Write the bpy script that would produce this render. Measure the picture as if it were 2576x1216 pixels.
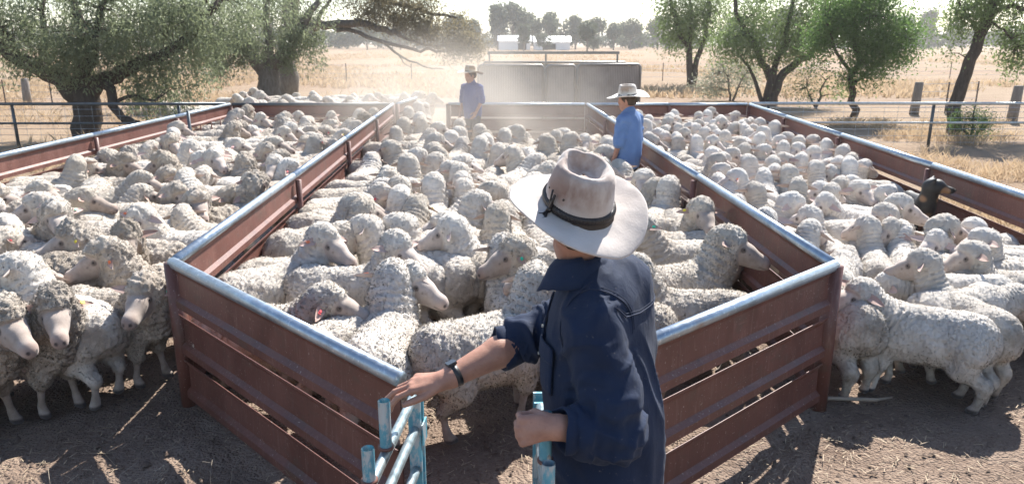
import bpy, bmesh, math, random
import numpy as np
from mathutils import Vector, Matrix, Euler
for o in list(bpy.data.objects): bpy.data.objects.remove(o)
SC = bpy.context.scene
COL = SC.collection
R = math.radians
random.seed(7); RNG = np.random.default_rng(7)
# ---------------------------------------------------------------- camera, sky, sun, exposure
cam_d = bpy.data.cameras.new('camera'); cam = bpy.data.objects.new('camera', cam_d); COL.objects.link(cam)
cam.location = (0, 0, 2.3); cam.rotation_euler = (R(90-15.2), 0, 0)
cam_d.sensor_width = 36; cam_d.lens = 36*1851/2576; cam_d.clip_start = .05; cam_d.clip_end = 5000
cam_d.dof.use_dof = True; cam_d.dof.focus_distance = 3.6; cam_d.dof.aperture_fstop = 5.0
SC.camera = cam
SUN_AZ, SUN_EL = 27.0, 46.0        # azimuth clockwise from +Y
W = bpy.data.worlds.new('World'); SC.world = W; W.use_nodes = True
wn = W.node_tree; sky = wn.nodes.new('ShaderNodeTexSky'); sky.sky_type = 'NISHITA'; sky.sun_disc = False
sky.sun_elevation = R(SUN_EL); sky.sun_rotation = R(SUN_AZ); sky.air_density = 1.0; sky.dust_density = .5; sky.ozone_density = 1.0
wn.nodes['Background'].inputs['Strength'].default_value = 0.098
wn.links.new(sky.outputs[0], wn.nodes['Background'].inputs['Color'])
sd = bpy.data.lights.new('sun', 'SUN'); sd.energy = 5.0; sd.angle = R(.53); sd.color = (1, .96, .895)
sun = bpy.data.objects.new('sun', sd); COL.objects.link(sun)
sv = Vector((math.sin(R(SUN_AZ))*math.cos(R(SUN_EL)), math.cos(R(SUN_AZ))*math.cos(R(SUN_EL)), math.sin(R(SUN_EL))))
sun.rotation_euler = sv.to_track_quat('Z', 'Y').to_euler(); sun.location = (6, 12, 14)
SC.view_settings.view_transform = 'Standard'; SC.view_settings.look = 'None'
SC.view_settings.exposure = 1.2; SC.view_settings.gamma = 1; SC.view_settings.use_curve_mapping = False
SC.render.engine = 'CYCLES'
cy = SC.cycles
cy.use_denoising = True; cy.max_bounces = 7; cy.diffuse_bounces = 3; cy.glossy_bounces = 2; cy.transmission_bounces = 3
cy.transparent_max_bounces = 6; cy.volume_bounces = 1; cy.caustics_reflective = False; cy.caustics_refractive = False
cy.volume_step_rate = 2.0; cy.volume_max_steps = 128; cy.sample_clamp_indirect = 6
# ---------------------------------------------------------------- object helpers
def tag(o, label=None, cat=None, group=None, kind=None):
    if label: o['label'] = label
    if cat: o['category'] = cat
    if group: o['group'] = group
    if kind: o['kind'] = kind
    return o
def empty(name, loc=(0,0,0), rz=0):
    o = bpy.data.objects.new(name, None); COL.objects.link(o); o.location = loc; o.rotation_euler = (0,0,rz); o.empty_display_size = .1
    return o
def link(name, me, mats=None, parent=None, loc=None, rot=None, scale=None):
    if mats is not None and not me.materials:
        for m in (mats if isinstance(mats, (list, tuple)) else [mats]): me.materials.append(m)
    o = bpy.data.objects.new(name, me); COL.objects.link(o)
    if parent: o.parent = parent
    if loc is not None: o.location = loc
    if rot is not None: o.rotation_euler = rot
    if scale is not None: o.scale = scale if hasattr(scale, '__len__') else (scale,)*3
    return o
def npmesh(name, V, F, smooth=True, mi=None):
    """V (n,3), F (m,k) with k = 3 or 4, all the same"""
    V = np.asarray(V, np.float32); F = np.asarray(F, np.int32); k = F.shape[1]
    me = bpy.data.meshes.new(name)
    me.vertices.add(len(V)); me.vertices.foreach_set('co', V.ravel())
    me.loops.add(F.size); me.loops.foreach_set('vertex_index', F.ravel())
    me.polygons.add(len(F)); me.polygons.foreach_set('loop_start', np.arange(0, F.size, k, dtype=np.int32))
    me.polygons.foreach_set('loop_total', np.full(len(F), k, np.int32))
    if mi is not None: me.polygons.foreach_set('material_index', np.asarray(mi, np.int32))
    me.polygons.foreach_set('use_smooth', np.full(len(F), smooth, bool))
    me.update(calc_edges=True); me.validate(); return me
def attr(me, name, vals):
    a = me.attributes.new(name, 'FLOAT', 'POINT'); a.data.foreach_set('value', np.asarray(vals, np.float32))
class MB:
    """collects tubes, boxes and lofts as ONE mesh"""
    def __init__(s): s.v = []; s.f = []; s.n = 0
    def add(s, V, F):
        V = np.asarray(V, float).reshape(-1, 3)
        s.v.append(V); s.f += [tuple(int(i)+s.n for i in f) for f in F]; s.n += len(V); return s
    def tube(s, pts, rad, n=8, cap=True):
        pts = [Vector(p) for p in pts]; m = len(pts)
        if not hasattr(rad, '__len__'): rad = [rad]*m
        V = []; up = None
        for i, p in enumerate(pts):
            t = (pts[min(i+1, m-1)]-pts[max(i-1, 0)]).normalized()
            if up is None:
                up = Vector((0, 0, 1)) if abs(t.z) < .9 else Vector((1, 0, 0))
            a = t.cross(up).normalized(); b = a.cross(t).normalized(); up = b
            for k in range(n):
                th = 2*math.pi*k/n; V.append(p+(a*math.cos(th)+b*math.sin(th))*rad[i])
        F = [(i*n+k, i*n+(k+1) % n, (i+1)*n+(k+1) % n, (i+1)*n+k) for i in range(m-1) for k in range(n)]
        if cap: F += [tuple(range(n-1, -1, -1)), tuple((m-1)*n+k for k in range(n))]
        return s.add(V, F)
    def box(s, c, size, rz=0, M=None):
        x, y, z = [q/2 for q in size]; V = np.array([(a*x, b*y, d*z) for a in (-1,1) for b in (-1,1) for d in (-1,1)])
        ca, sa = math.cos(rz), math.sin(rz); V = np.stack([V[:,0]*ca-V[:,1]*sa, V[:,0]*sa+V[:,1]*ca, V[:,2]], 1)
        if M is not None: V = V@np.array(M.to_3x3()).T
        return s.add(V+np.array(c), [(0,1,3,2),(4,6,7,5),(0,4,5,1),(2,3,7,6),(0,2,6,4),(1,5,7,3)])
    def strip(s, prof, a, b):
        """extrude a closed profile [(out,z)] from ground point a to b; 'out' points to the right of a->b"""
        a = np.array(a, float); b = np.array(b, float); d = (b-a)[:2]; d /= np.linalg.norm(d); nr = np.array([d[1], -d[0], 0])
        n = len(prof); V = [a+nr*o+np.array([0,0,z]) for o, z in prof]+[b+nr*o+np.array([0,0,z]) for o, z in prof]
        F = [(k, (k+1) % n, n+(k+1) % n, n+k) for k in range(n)]
        return s.add(V, F)
    def mesh(s, name, smooth=False):
        me = bpy.data.meshes.new(name); me.from_pydata(np.concatenate(s.v).tolist(), [], s.f)
        me.polygons.foreach_set('use_smooth', np.full(len(me.polygons), smooth, bool)); me.update(); return me
    def obj(s, name, mat, parent=None, smooth=False, loc=None):
        return link(name, s.mesh(name, smooth), mat, parent, loc)
def flat_smooth(o, ang=40):
    o.data.shade_auto = None if False else None
# ---------------------------------------------------------------- noise (numpy, vectorised)
def _h(i, j, k, s):
    n = (i.astype(np.uint32)*np.uint32(374761393)+j.astype(np.uint32)*np.uint32(668265263)+k.astype(np.uint32)*np.uint32(2147483647)+np.uint32(s*974711 & 0xffffffff))
    n = (n ^ (n >> np.uint32(13)))*np.uint32(1274126177); n = n ^ (n >> np.uint32(16))
    return (n & np.uint32(0xffff)).astype(np.float32)/65535.
def vnoise(P, s=0):
    """value noise in -1..1"""
    P = np.asarray(P, np.float32); I = np.floor(P).astype(np.int64); f = P-I; f = f*f*(3-2*f); r = 0
    for a in (0,1):
        for b in (0,1):
            for c in (0,1):
                w = (f[:,0] if a else 1-f[:,0])*(f[:,1] if b else 1-f[:,1])*(f[:,2] if c else 1-f[:,2])
                r = r+w*_h(I[:,0]+a, I[:,1]+b, I[:,2]+c, s)
    return r*2-1
def fbm(P, o=3, s=0):
    r = 0; a = 1
    for i in range(o): r = r+a*vnoise(P*2**i, s+i); a *= .5
    return r
def voro(P, s=0):
    """F1 distance of jittered cells"""
    P = np.asarray(P, np.float32); I = np.floor(P).astype(np.int64); best = np.full(len(P), 9., np.float32)
    for a in (-1,0,1):
        for b in (-1,0,1):
            for c in (-1,0,1):
                J = I+np.array([a,b,c]); q = np.stack([_h(J[:,0],J[:,1],J[:,2],s+k) for k in (11,22,33)], 1)+J-P
                best = np.minimum(best, (q*q).sum(1))
    return np.sqrt(best)
# ---------------------------------------------------------------- implicit surfaces
class Grid:
    def __init__(s, lo, hi, h):
        s.lo = np.array(lo, np.float32); s.h = h; n = np.ceil((np.array(hi)-s.lo)/h).astype(int)+1
        s.x = s.lo[0]+h*np.arange(n[0], dtype=np.float32)[:,None,None]; s.y = s.lo[1]+h*np.arange(n[1], dtype=np.float32)[None,:,None]; s.z = s.lo[2]+h*np.arange(n[2], dtype=np.float32)[None,None,:]
        s.n = n
class Pts:
    def __init__(s, P): P = np.asarray(P, np.float32); s.x, s.y, s.z = P[:,0], P[:,1], P[:,2]
def cone(g, a, b, ra, rb, sy=1.0):
    """tapered capsule distance (approximate)"""
    a = np.array(a, np.float32); b = np.array(b, np.float32); d = b-a; L = float(d@d)+1e-9
    px, py, pz = g.x-a[0], g.y-a[1], g.z-a[2]
    t = np.clip((px*d[0]+py*d[1]+pz*d[2])/L, 0, 1)
    return np.sqrt((px-t*d[0])**2+((py-t*d[1])/sy)**2+(pz-t*d[2])**2)-(ra+t*(rb-ra))
def ellip(g, c, r, M=None):
    x, y, z = g.x-c[0], g.y-c[1], g.z-c[2]
    if M is not None: x, y, z = [M[0][i]*x+M[1][i]*y+M[2][i]*z for i in range(3)]   # world -> local
    k = np.sqrt((x/r[0])**2+(y/r[1])**2+(z/r[2])**2); return (k-1)*min(r)
def smin(a, b, k):
    h = np.maximum(k-np.abs(a-b), 0)/k; return np.minimum(a, b)-h*h*k*.25
def union(g, prims, k):
    D = None
    for p in prims:
        d = cone(g, *p)
        D = d if D is None else smin(D, d, k)
    return D
CORN = [(a,b,c) for a in (0,1) for b in (0,1) for c in (0,1)]
EDG = [(i,j) for i in range(8) for j in range(i+1,8) if sum(abs(CORN[i][q]-CORN[j][q]) for q in range(3)) == 1]
def nets(D, g, extra=()):
    """naive surface nets: verts, quads and the extra fields averaged per vertex"""
    S = D < 0; n = np.array(D.shape)-1
    sh = lambda A, c: A[c[0]:c[0]+n[0], c[1]:c[1]+n[1], c[2]:c[2]+n[2]]
    cnt = sum(sh(S, c).astype(np.int8) for c in CORN); act = (cnt > 0) & (cnt < 8)
    idx = np.full(act.shape, -1, np.int64); ii = np.argwhere(act); idx[act] = np.arange(len(ii))
    val = np.stack([sh(D, c)[act] for c in CORN], 1); P = np.zeros((len(ii),3)); W_ = np.zeros(len(ii)); C = np.array(CORN, float)
    for i, j in EDG:
        a, b = val[:,i], val[:,j]; m = (a < 0) != (b < 0); t = np.where(m, a/np.where(m, a-b, 1), 0)
        P += m[:,None]*(C[i]+t[:,None]*(C[j]-C[i])); W_ += m
    V = g.lo+g.h*(ii+P/W_[:,None]); Q = []
    for ax in range(3):
        u, v = [q for q in range(3) if q != ax]
        A = np.take(S, range(0, n[ax]), ax); B = np.take(S, range(1, n[ax]+1), ax); e = np.argwhere(A != B)
        e = e[(e[:,u] > 0) & (e[:,v] > 0) & (e[:,u] < n[u]) & (e[:,v] < n[v])]
        o = []
        for du, dv in ((-1,-1),(0,-1),(0,0),(-1,0)):
            q = e.copy(); q[:,u] += du; q[:,v] += dv; o.append(idx[q[:,0],q[:,1],q[:,2]])
        q = np.stack(o, 1); inside = A[e[:,0],e[:,1],e[:,2]]
        flip = inside if ax != 1 else ~inside
        Q.append(np.where(flip[:,None], q, q[:,::-1]))
    F = np.concatenate(Q); F = F[(F >= 0).all(1)]
    return V, F, [np.mean([sh(x, c)[act] for c in CORN], 0) for x in extra]
def normals(V, F):
    n = np.cross(V[F[:,2]]-V[F[:,0]], V[F[:,3]]-V[F[:,1]]); N = np.zeros_like(V)
    for k in range(4):
        for q in range(3): N[:,q] += np.bincount(F[:,k], n[:,q], len(V))
    return N/(np.linalg.norm(N, axis=1)[:,None]+1e-12)
def relax(V, F, it=1, w=.5):
    for _ in range(it):
        A = np.zeros_like(V); c = np.zeros(len(V))
        for k in range(4):
            for o in (1, 3):
                for q in range(3): A[:,q] += np.bincount(F[:,k], V[F[:,(k+o) % 4],q], len(V))
                c += np.bincount(F[:,k], minlength=len(V))
        V = V*(1-w)+w*A/np.maximum(c, 1)[:,None]
    return V
def sstep(a, b, x):
    t = np.clip((x-a)/(b-a), 0, 1); return t*t*(3-2*t)
# ---------------------------------------------------------------- materials
class NT:
    def __init__(s, name):
        s.m = bpy.data.materials.new(name); s.m.use_nodes = True; s.t = s.m.node_tree; s.b = s.t.nodes['Principled BSDF']
    def node(s, ty, **kw):
        n = s.t.nodes.new('ShaderNode'+ty)
        for k, v in kw.items():
            if hasattr(n, k): setattr(n, k, v)
        return n
    def put(s, sock, v):
        if hasattr(v, 'is_linked') or isinstance(v, bpy.types.NodeSocket): s.t.links.new(v, sock)
        elif hasattr(v, '__len__') and len(v) == 3 and sock.type == 'RGBA': sock.default_value = (*v, 1)
        else: sock.default_value = v
    def coord(s, which='Object', scale=(1,1,1), rnd=False):
        c = s.node('TexCoord').outputs[which]
        if which == 'World': pass
        mp = s.node('Mapping'); s.put(mp.inputs['Vector'], c); mp.inputs['Scale'].default_value = scale
        if rnd:
            oi = s.node('ObjectInfo'); cx = s.node('CombineXYZ'); m = s.math('MULTIPLY', oi.outputs['Random'], 37.)
            for q in range(3): s.put(cx.inputs[q], m)
            s.put(mp.inputs['Location'], cx.outputs[0])
        return mp.outputs[0]
    def pos(s, scale=(1,1,1)):
        mp = s.node('Mapping'); s.put(mp.inputs['Vector'], s.node('NewGeometry').outputs['Position']); mp.inputs['Scale'].default_value = scale
        return mp.outputs[0]
    def noise(s, vec, scale, detail=3, rough=.6, dist=0):
        n = s.node('TexNoise'); s.put(n.inputs['Vector'], vec); n.inputs['Scale'].default_value = scale; n.inputs['Detail'].default_value = detail
        n.inputs['Roughness'].default_value = rough; n.inputs['Distortion'].default_value = dist; return n.outputs[0]
    def voro(s, vec, scale, feature='F1', rnd=1):
        n = s.node('TexVoronoi', feature=feature); s.put(n.inputs['Vector'], vec); n.inputs['Scale'].default_value = scale; n.inputs['Randomness'].default_value = rnd
        return n.outputs[0]
    def ramp(s, fac, stops):
        n = s.node('ValToRGB'); s.put(n.inputs[0], fac); e = n.color_ramp.elements
        while len(e) < len(stops): e.new(.5)
        for q, (p, c) in zip(e, stops): q.position = p; q.color = (*c, 1) if hasattr(c, '__len__') else (c, c, c, 1)
        return n.outputs[0]
    def mix(s, fac, a, b, blend='MIX'):
        n = s.node('Mix', data_type='RGBA', blend_type=blend); s.put(n.inputs[0], fac); s.put(n.inputs[6], a); s.put(n.inputs[7], b); return n.outputs[2]
    def math(s, op, a, b=0., c=None):
        n = s.node('Math', operation=op); s.put(n.inputs[0], a); s.put(n.inputs[1], b)
        if c is not None: s.put(n.inputs[2], c)
        return n.outputs[0]
    def attr(s, name): return s.node('Attribute', attribute_name=name).outputs['Fac']
    def bump(s, h, strength=.5, dist=.01, prev=None):
        n = s.node('Bump'); s.put(n.inputs['Height'], h); n.inputs['Strength'].default_value = strength; n.inputs['Distance'].default_value = dist
        if prev is not None: s.put(n.inputs['Normal'], prev)
        return n.outputs[0]
    def fin(s, col=None, rough=.7, normal=None, metal=0, spec=.5, sheen=0, **kw):
        b = s.b
        if col is not None: s.put(b.inputs['Base Color'], col)
        s.put(b.inputs['Roughness'], rough); s.put(b.inputs['Metallic'], metal); s.put(b.inputs['Specular IOR Level'], spec)
        if sheen: b.inputs['Sheen Weight'].default_value = sheen; b.inputs['Sheen Roughness'].default_value = .6
        if normal is not None: s.put(b.inputs['Normal'], normal)
        for k, v in kw.items(): s.put(b.inputs[k], v)
        return s.m
def plain(name, col, rough=.6, metal=0, var=.15, scale=8, spec=.5):
    n = NT(name); c = n.coord(rnd=True)
    f = n.noise(c, scale, 4); k = n.ramp(f, [(.3, tuple(q*(1-var) for q in col)), (.7, tuple(min(1, q*(1+var)) for q in col))])
    return n.fin(k, rough, n.bump(n.noise(c, scale*6, 2), .15, .004), metal, spec)
# ---------------------------------------------------------------- ground
def m_ground():
    n = NT('ground_soil'); p = n.pos()
    big = n.noise(p, .35, 4); mid = n.noise(p, 2.2, 5); fine = n.noise(p, 28, 4, .7); grit = n.voro(p, 55)
    dirt = n.ramp(mid, [(.25, (.125,.085,.063)), (.5, (.205,.147,.112)), (.75, (.30,.225,.175))])
    dirt = n.mix(n.ramp(fine, [(.35, 0), (.7, .55)]), dirt, (.30,.23,.18))
    dirt = n.mix(n.ramp(n.noise(p, 90, 2), [(.62, 0), (.7, .6)]), dirt, (.055,.038,.03))
    dust = n.ramp(n.noise(p, 1.1, 5), [(.3, (.29,.215,.165)), (.7, (.38,.295,.23))])
    straw = n.ramp(n.noise(n.pos((.5,.9,1)), 1.7, 6, .7), [(.25, (.25,.175,.115)), (.5, (.325,.238,.158)), (.75, (.40,.30,.205))])
    straw = n.mix(n.ramp(n.noise(n.pos((.03,.09,1)), 1.0, 4), [(.4, 0), (.65, .5)]), straw, (.27,.175,.125))
    sep = n.node('SeparateXYZ'); n.put(sep.inputs[0], p)
    y = n.math('ADD', sep.outputs['Y'], n.math('MULTIPLY_ADD', big, 8., -4.))
    x = n.math('ADD', n.math('ABSOLUTE', n.math('ADD', sep.outputs['X'], .6)), n.math('MULTIPLY_ADD', big, 3., -1.5))
    mr = n.node('MapRange'); n.put(mr.inputs[0], y); mr.inputs[1].default_value = 14; mr.inputs[2].default_value = 19
    c = n.mix(mr.outputs[0], dirt, dust)
    mx = n.node('MapRange'); n.put(mx.inputs[0], x); mx.inputs[1].default_value = 6.0; mx.inputs[2].default_value = 7.2
    m2 = n.node('MapRange'); n.put(m2.inputs[0], y); m2.inputs[1].default_value = 31; m2.inputs[2].default_value = 38
    c = n.mix(n.math('MAXIMUM', m2.outputs[0], n.math('MULTIPLY', mx.outputs[0], .85)), c, straw)
    b1 = n.bump(n.math('MULTIPLY_ADD', grit, -.6, fine), .9, .03); b2 = n.bump(mid, .6, .08, b1)
    return n.fin(c, .95, b2, spec=.15)
def ground():
    # one sheet out to the horizon, finely divided and uneven round the pens
    xs = np.concatenate([-np.geomspace(2500, 8.2, 26), np.arange(-8, 8.01, .08), np.geomspace(8.2, 2500, 26)])
    ys = np.concatenate([-np.geomspace(600, 1.2, 12), np.arange(-1, 7.01, .06), np.geomspace(7.1, 3200, 70)])
    X, Y = np.meshgrid(xs, ys, indexing='ij'); P = np.stack([X.ravel(), Y.ravel(), 0*X.ravel()], 1)
    near = np.exp(-(np.maximum(np.abs(P[:,0])-7, 0)/3)**2)*np.exp(-(np.maximum(P[:,1]-7, 0)/4)**2)
    P[:,2] = near*(.018*fbm(P*1.7, 3, 5)+.014*np.maximum(fbm(P*7, 3, 9), -.2)+.010*np.maximum(vnoise(P*16, 4), 0))-.012
    P[:,2] += -(1-near)*0.02+.25*sstep(60, 300, P[:,1])*vnoise(P*.01, 3)
    nx, ny = X.shape; i = (np.arange(nx-1)[:,None]*ny+np.arange(ny-1)[None]).ravel()
    me = npmesh('ground', P, np.stack([i, i+ny, i+ny+1, i+1], 1))
    o = link('ground', me, m_ground()); tag(o, 'bare trampled brown earth running out into a dry straw coloured paddock', kind='structure')
ground()
# ---------------------------------------------------------------- yard rails
def m_rust():
    n = NT('rusty_brown_steel'); c = n.coord(); p = n.pos()
    f = n.noise(n.pos((1,1,.35)), 6, 5, .65)
    k = n.ramp(f, [(.25, (.095,.036,.027)), (.5, (.14,.054,.040)), (.8, (.195,.083,.062))])
    k = n.mix(n.ramp(n.noise(n.pos((6,6,.8)), 9, 3), [(.55, 0), (.75, .5)]), k, (.27,.16,.13))
    k = n.mix(n.ramp(n.noise(n.pos((1,1,1.6)), 3.6, 5, .7), [(.56, 0), (.66, .55)]), k, (.10,.065,.048))
    k = n.mix(n.ramp(n.noise(n.pos((.4,.4,5)), 7, 5, .7), [(.62, 0), (.72, .45)]), k, (.25,.145,.115))
    k = n.mix(n.ramp(n.noise(p, 30, 3), [(.60, 0), (.72, .55)]), k, (.07,.035,.03))
    k = n.mix(n.ramp(n.noise(p, 70, 1), [(.70, 0), (.74, .7)]), k, (.38,.30,.26))
    return n.fin(k, n.ramp(f, [(.3,.42),(.7,.6)]), n.bump(n.noise(p, 60, 3), .2, .003), spec=.5)
def m_galv(name='galvanised_pipe', tint=(.43,.50,.57)):  # default tint carries the bluish sky reflection in its base colour
    n = NT(name); p = n.pos()
    f = n.noise(p, 14, 4); k = n.ramp(f, [(.3, tuple(q*.72 for q in tint)), (.7, tint)])
    k = n.mix(n.ramp(n.noise(p, 45, 3, .7), [(.60, 0), (.70, .7)]), k, (.78,.79,.80))
    k = n.mix(n.ramp(n.noise(p, 5, 4), [(.60, 0), (.75, .6)]), k, (.30,.22,.17))
    return n.fin(k, n.ramp(n.noise(p, 22, 3), [(.3,.30),(.7,.5)]), n.bump(f, .1, .003), metal=.85)
RUST, GALV = m_rust(), m_galv()
DARKPIPE = plain('dark_grey_pipe', (.10,.115,.125), .45, .5)
PANEL = [(.030,0),(.030,.046),(.003,.070),(.0,.213),(.012,.238),(.026,.252),(.026,.265)]
PANEL = PANEL+[(o-.004, z) for o, z in reversed(PANEL)]
def lerp(a, b, t): return tuple(a[i]+(b[i]-a[i])*t for i in range(len(a)))
def rail_fence(a, b, label, group, nsec=1, posts=(0, 1), top=GALV, H=1.0, side=1, planks=(.69, .38, .07), toplen=None, ph=.95, nick=True):
    """pressed steel rails under a round top pipe from a to b; 'side' turns the lips to the right of a->b"""
    ang = math.atan2(b[1]-a[1], b[0]-a[0])
    root = empty('sheep_yard_fence', (a[0], a[1], 0), ang); L = math.dist(a, b)
    tag(root, label, 'fence', group)
    s = L/nsec
    for q in range(nsec):
        x0, x1 = q*s+.004+(.055 if q == 0 and 0 in posts else 0), (q+1)*s-.004-(.055 if q == nsec-1 and 1 in posts else 0)
        for z in planks:
            m = MB().strip([(o*side, z+zz) for o, zz in PANEL], (x0, .0, 0), (x1, .0, 0))
            m.obj('plank', RUST, root)
        MB().tube([(q*s+.001, 0, H-.035), ((q+1)*s-.001, 0, H-.035)], .035, 16).obj('top_rail', top, root, True)
        if q > 0: MB().tube([(q*s, -.055*side, 0), (q*s, -.055*side, .93)], .032, 12).obj('post', RUST, root, True)
    for e in posts:
        MB().tube([(e*L, 0, -.05), (e*L, 0, .965)], .052, 18).obj('post', RUST, root, True)
    return root
LP, RP = (-2.13, 4.42), (2.0, 4.36)
GL, GR = (-.46, 2.77), (.36, 2.92)
FL, FR = (-2.64, 16.5), (1.67, 16.5)
OL0, OL1 = (-6.2, 2.6), (-6.25, 16.5)
OR0, OR1 = (4.35, 2.6), (5.26, 16.5)
G1 = 'steel rail fences of the sheep yards'
rail_fence(LP, GL, 'rusty front rail panel running from left corner post to the blue gate', G1, 1, (0,), side=1)
rail_fence(RP, GR, 'rusty front rail panel running from right corner post to behind the man', G1, 1, (0,), side=-1)
rail_fence((LP[0], LP[1]+.06), FL, 'long rusty rail fence dividing left pen from centre pen', G1, 4, (1,), side=1)
rail_fence((RP[0], RP[1]+.06), FR, 'long rusty rail fence dividing centre pen from the right lamb pen', G1, 4, (1,), side=-1)
rail_fence(OL0, OL1, 'rusty rail fence along the outer left side of left pen under the tree', G1, 5, (1,), side=1)
rail_fence(OR0, OR1, 'rusty rail fence along the outer right side of lamb pen beside dry grass', G1, 5, (1,), side=-1)
rail_fence((OL1[0]+.06, 16.5), (FL[0]-.06, 16.5), 'dusty rail fence closing the far end of left pen', G1, 1, (), DARKPIPE)
rail_fence((-1.42, 16.62), (FR[0]-.06, 16.5), 'dusty rail fence behind the two men at far end of centre pen', G1, 1, (0,))
rail_fence((FR[0]+.06, 16.5), (OR1[0]-.06, 16.5), 'dark rail fence closing the far end of lamb pen', G1, 2, ())
# short open gate leaf folded back at the gap
rail_fence((FL[0]+.08, 16.62), (-2.35, 18.4), 'open gate leaf swung back beside the dusty gateway', G1, 1, (0,), side=-1)
# knob welded to the left outer rail: a hinged steel slide post
def slide_gate():
    r = empty('slide_gate_post', (-5.75, 13.2, 0)); tag(r, 'thin dark steel slide gate frame standing against outer left rail', 'gate')
    MB().tube([(0,0,0),(0,0,1.12)], .028, 10).obj('upright', DARKPIPE, r, True)
    for z in (.55, .84): MB().tube([(.0,.05,z),(-.02,1.5,z)], .018, 8).obj('crossbar', RUST, r, True)
    for q in (.5, 1.0, 1.45): MB().tube([(-.01,q,.55),(-.01,q,.84)], .012, 8).obj('bar', RUST, r, True)
slide_gate()
def rusty_drum():
    r = empty('rusty_trough', (-7.15, 8.9, 0)); tag(r, 'rusty square edged steel trough beside the left outer fence', 'trough')
    MB().box((0,0,.3),(1.1,.8,.6)).obj('tank', RUST, r)
    m = MB()
    for c, s in (((0,.42,.61),(1.2,.06,.05)),((0,-.42,.61),(1.2,.06,.05)),((.57,0,.61),(.06,.78,.05)),((-.57,0,.61),(.06,.78,.05))): m.box(c, s)
    m.obj('rim', RUST, r)
    r = empty('rusty_strainer_post', (-8.15, 10.4, 0)); tag(r, 'thick rusty steel strainer post left of the trough', 'post')
    MB().tube([(0,0,0),(0,0,1.22)], [.16,.13], 18).obj('pipe', RUST, r, True); MB().tube([(0,0,1.22),(0,0,1.25)], .15, 18).obj('cap', RUST, r, True)
rusty_drum()
# nearest rail, just its rounded end showing at the lower left edge of the view
def near_rail():
    r = empty('near_rail_end', (-1.45, 1.72, 0)); tag(r, 'rounded reddish end of a nearer steel rail at the bottom left corner', 'rail')
    MB().tube([(-1.3,.12,.72),(-.1,.0,.72),(-.03,.0,.69),(0,0,.62),(0,0,0)], .045, 14).obj('pipe', RUST, r, True)
    MB().strip([(o, .38+z) for o, z in PANEL], (-1.3,.12,0), (-.03,0,0)).obj('plank', RUST, r)
near_rail()
# ---------------------------------------------------------------- blue gate panels
def m_blue():
    n = NT('worn_blue_paint'); p = n.pos()
    k = n.ramp(n.noise(p, 12, 4), [(.3, (.075,.27,.37)), (.7, (.15,.40,.50))])
    k = n.mix(n.ramp(n.noise(n.pos((1,1,.4)), 22, 5, .7), [(.47, 0), (.56, .9)]), k, (.46,.49,.50))
    k = n.mix(n.ramp(n.noise(p, 9, 4), [(.60, 0), (.67, .8)]), k, (.17,.085,.06))
    return n.fin(k, .45, n.bump(n.noise(p, 50, 3), .2, .002), metal=.3)
BLUE = m_blue(); WORN = m_galv('worn_bluish_pipe', (.46,.56,.60))
def blue_panel(base, ang, label, lean):
    r = empty('blue_gate_panel', (base[0], base[1], 0), ang); tag(r, label, 'gate panel', 'blue steel gate panels either side of the race')
    L = 1.25
    MB().box((.0,0,.49),(.012,.055,.98)).obj('upright', BLUE, r)
    MB().box((.045,0,.49),(.012,.05,.94)).obj('upright', BLUE, r)
    for z in (.945, .80, .62, .42, .2):
        MB().tube([(.052,0,z),(L-.03,0,z)], .0185, 12).obj('rail', WORN, r, True)
    MB().tube([(L,0,.02),(L,0,.90),(L-.012,0,.935),(L-.035,0,.945)], .021, 12).obj('end_rail', BLUE, r, True)
    for q, zt in ((.46,1.14),(.66,1.08)):
        a = [(q, .0, .966), (q, .0, zt)]; V = MB(); V.tube(a, .0205, 16, cap=False); V.tube([a[1], a[0]], .0175, 16, cap=False); V.obj('pin_sleeve', BLUE, r, True)
        MB().tube([(q, 0, .962), (q, 0, .972)], .027, 14).obj('weld_bead', RUST, r, True)
    MB().box((.02,.032,.78),(.075,.006,.09)).obj('hinge_plate', BLUE, r)
blue_panel((-.385, 2.70), math.atan2(-.56, -.055), 'worn blue steel gate panel under the outstretched hand', 0)
blue_panel((.11, 2.62), math.atan2(-1, .0), 'worn blue steel gate panel half hidden behind the man in navy shirt', 0)
# ---------------------------------------------------------------- trees, shrubs and grass
def m_leaf(name, a, b, tr=.50, rough=.42):
    n = NT(name); p = n.pos()
    k = n.ramp(n.noise(p, 2.3, 4, .65), [(.3, a), (.7, b)]); k = n.mix(n.ramp(n.noise(p, 40, 1), [(.35, 0), (.75, .6)]), k, tuple(min(1, q*1.8) for q in b))
    b_ = n.b; n.put(b_.inputs['Base Color'], k); b_.inputs['Roughness'].default_value = rough; b_.inputs['Specular IOR Level'].default_value = .28
    t = n.node('BsdfTranslucent'); n.put(t.inputs['Color'], n.mix(.5, k, tuple(min(1, q*2.0) for q in b), 'MIX'))
    mx = n.node('MixShader'); mx.inputs[0].default_value = tr; n.t.links.new(b_.outputs[0], mx.inputs[1]); n.t.links.new(t.outputs[0], mx.inputs[2])
    n.t.links.new(mx.outputs[0], n.t.nodes['Material Output'].inputs['Surface']); return n.m
def m_bark(name, a, b):
    n = NT(name); c = n.coord(scale=(1,1,.25)); f = n.noise(c, 14, 5, .7)
    return n.fin(n.ramp(f, [(.3, a), (.7, b)]), .95, n.bump(f, .9, .03), spec=.2)
BARK = m_bark('dark_bark', (.045,.034,.027), (.115,.092,.075)); BARKG = m_bark('grey_bark', (.10,.085,.07), (.21,.185,.16))
LPEP = m_leaf('grey_green_leaf', (.095,.115,.068), (.165,.190,.110)); LGUM = m_leaf('bronze_green_leaf', (.085,.078,.048), (.15,.13,.08))
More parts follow.
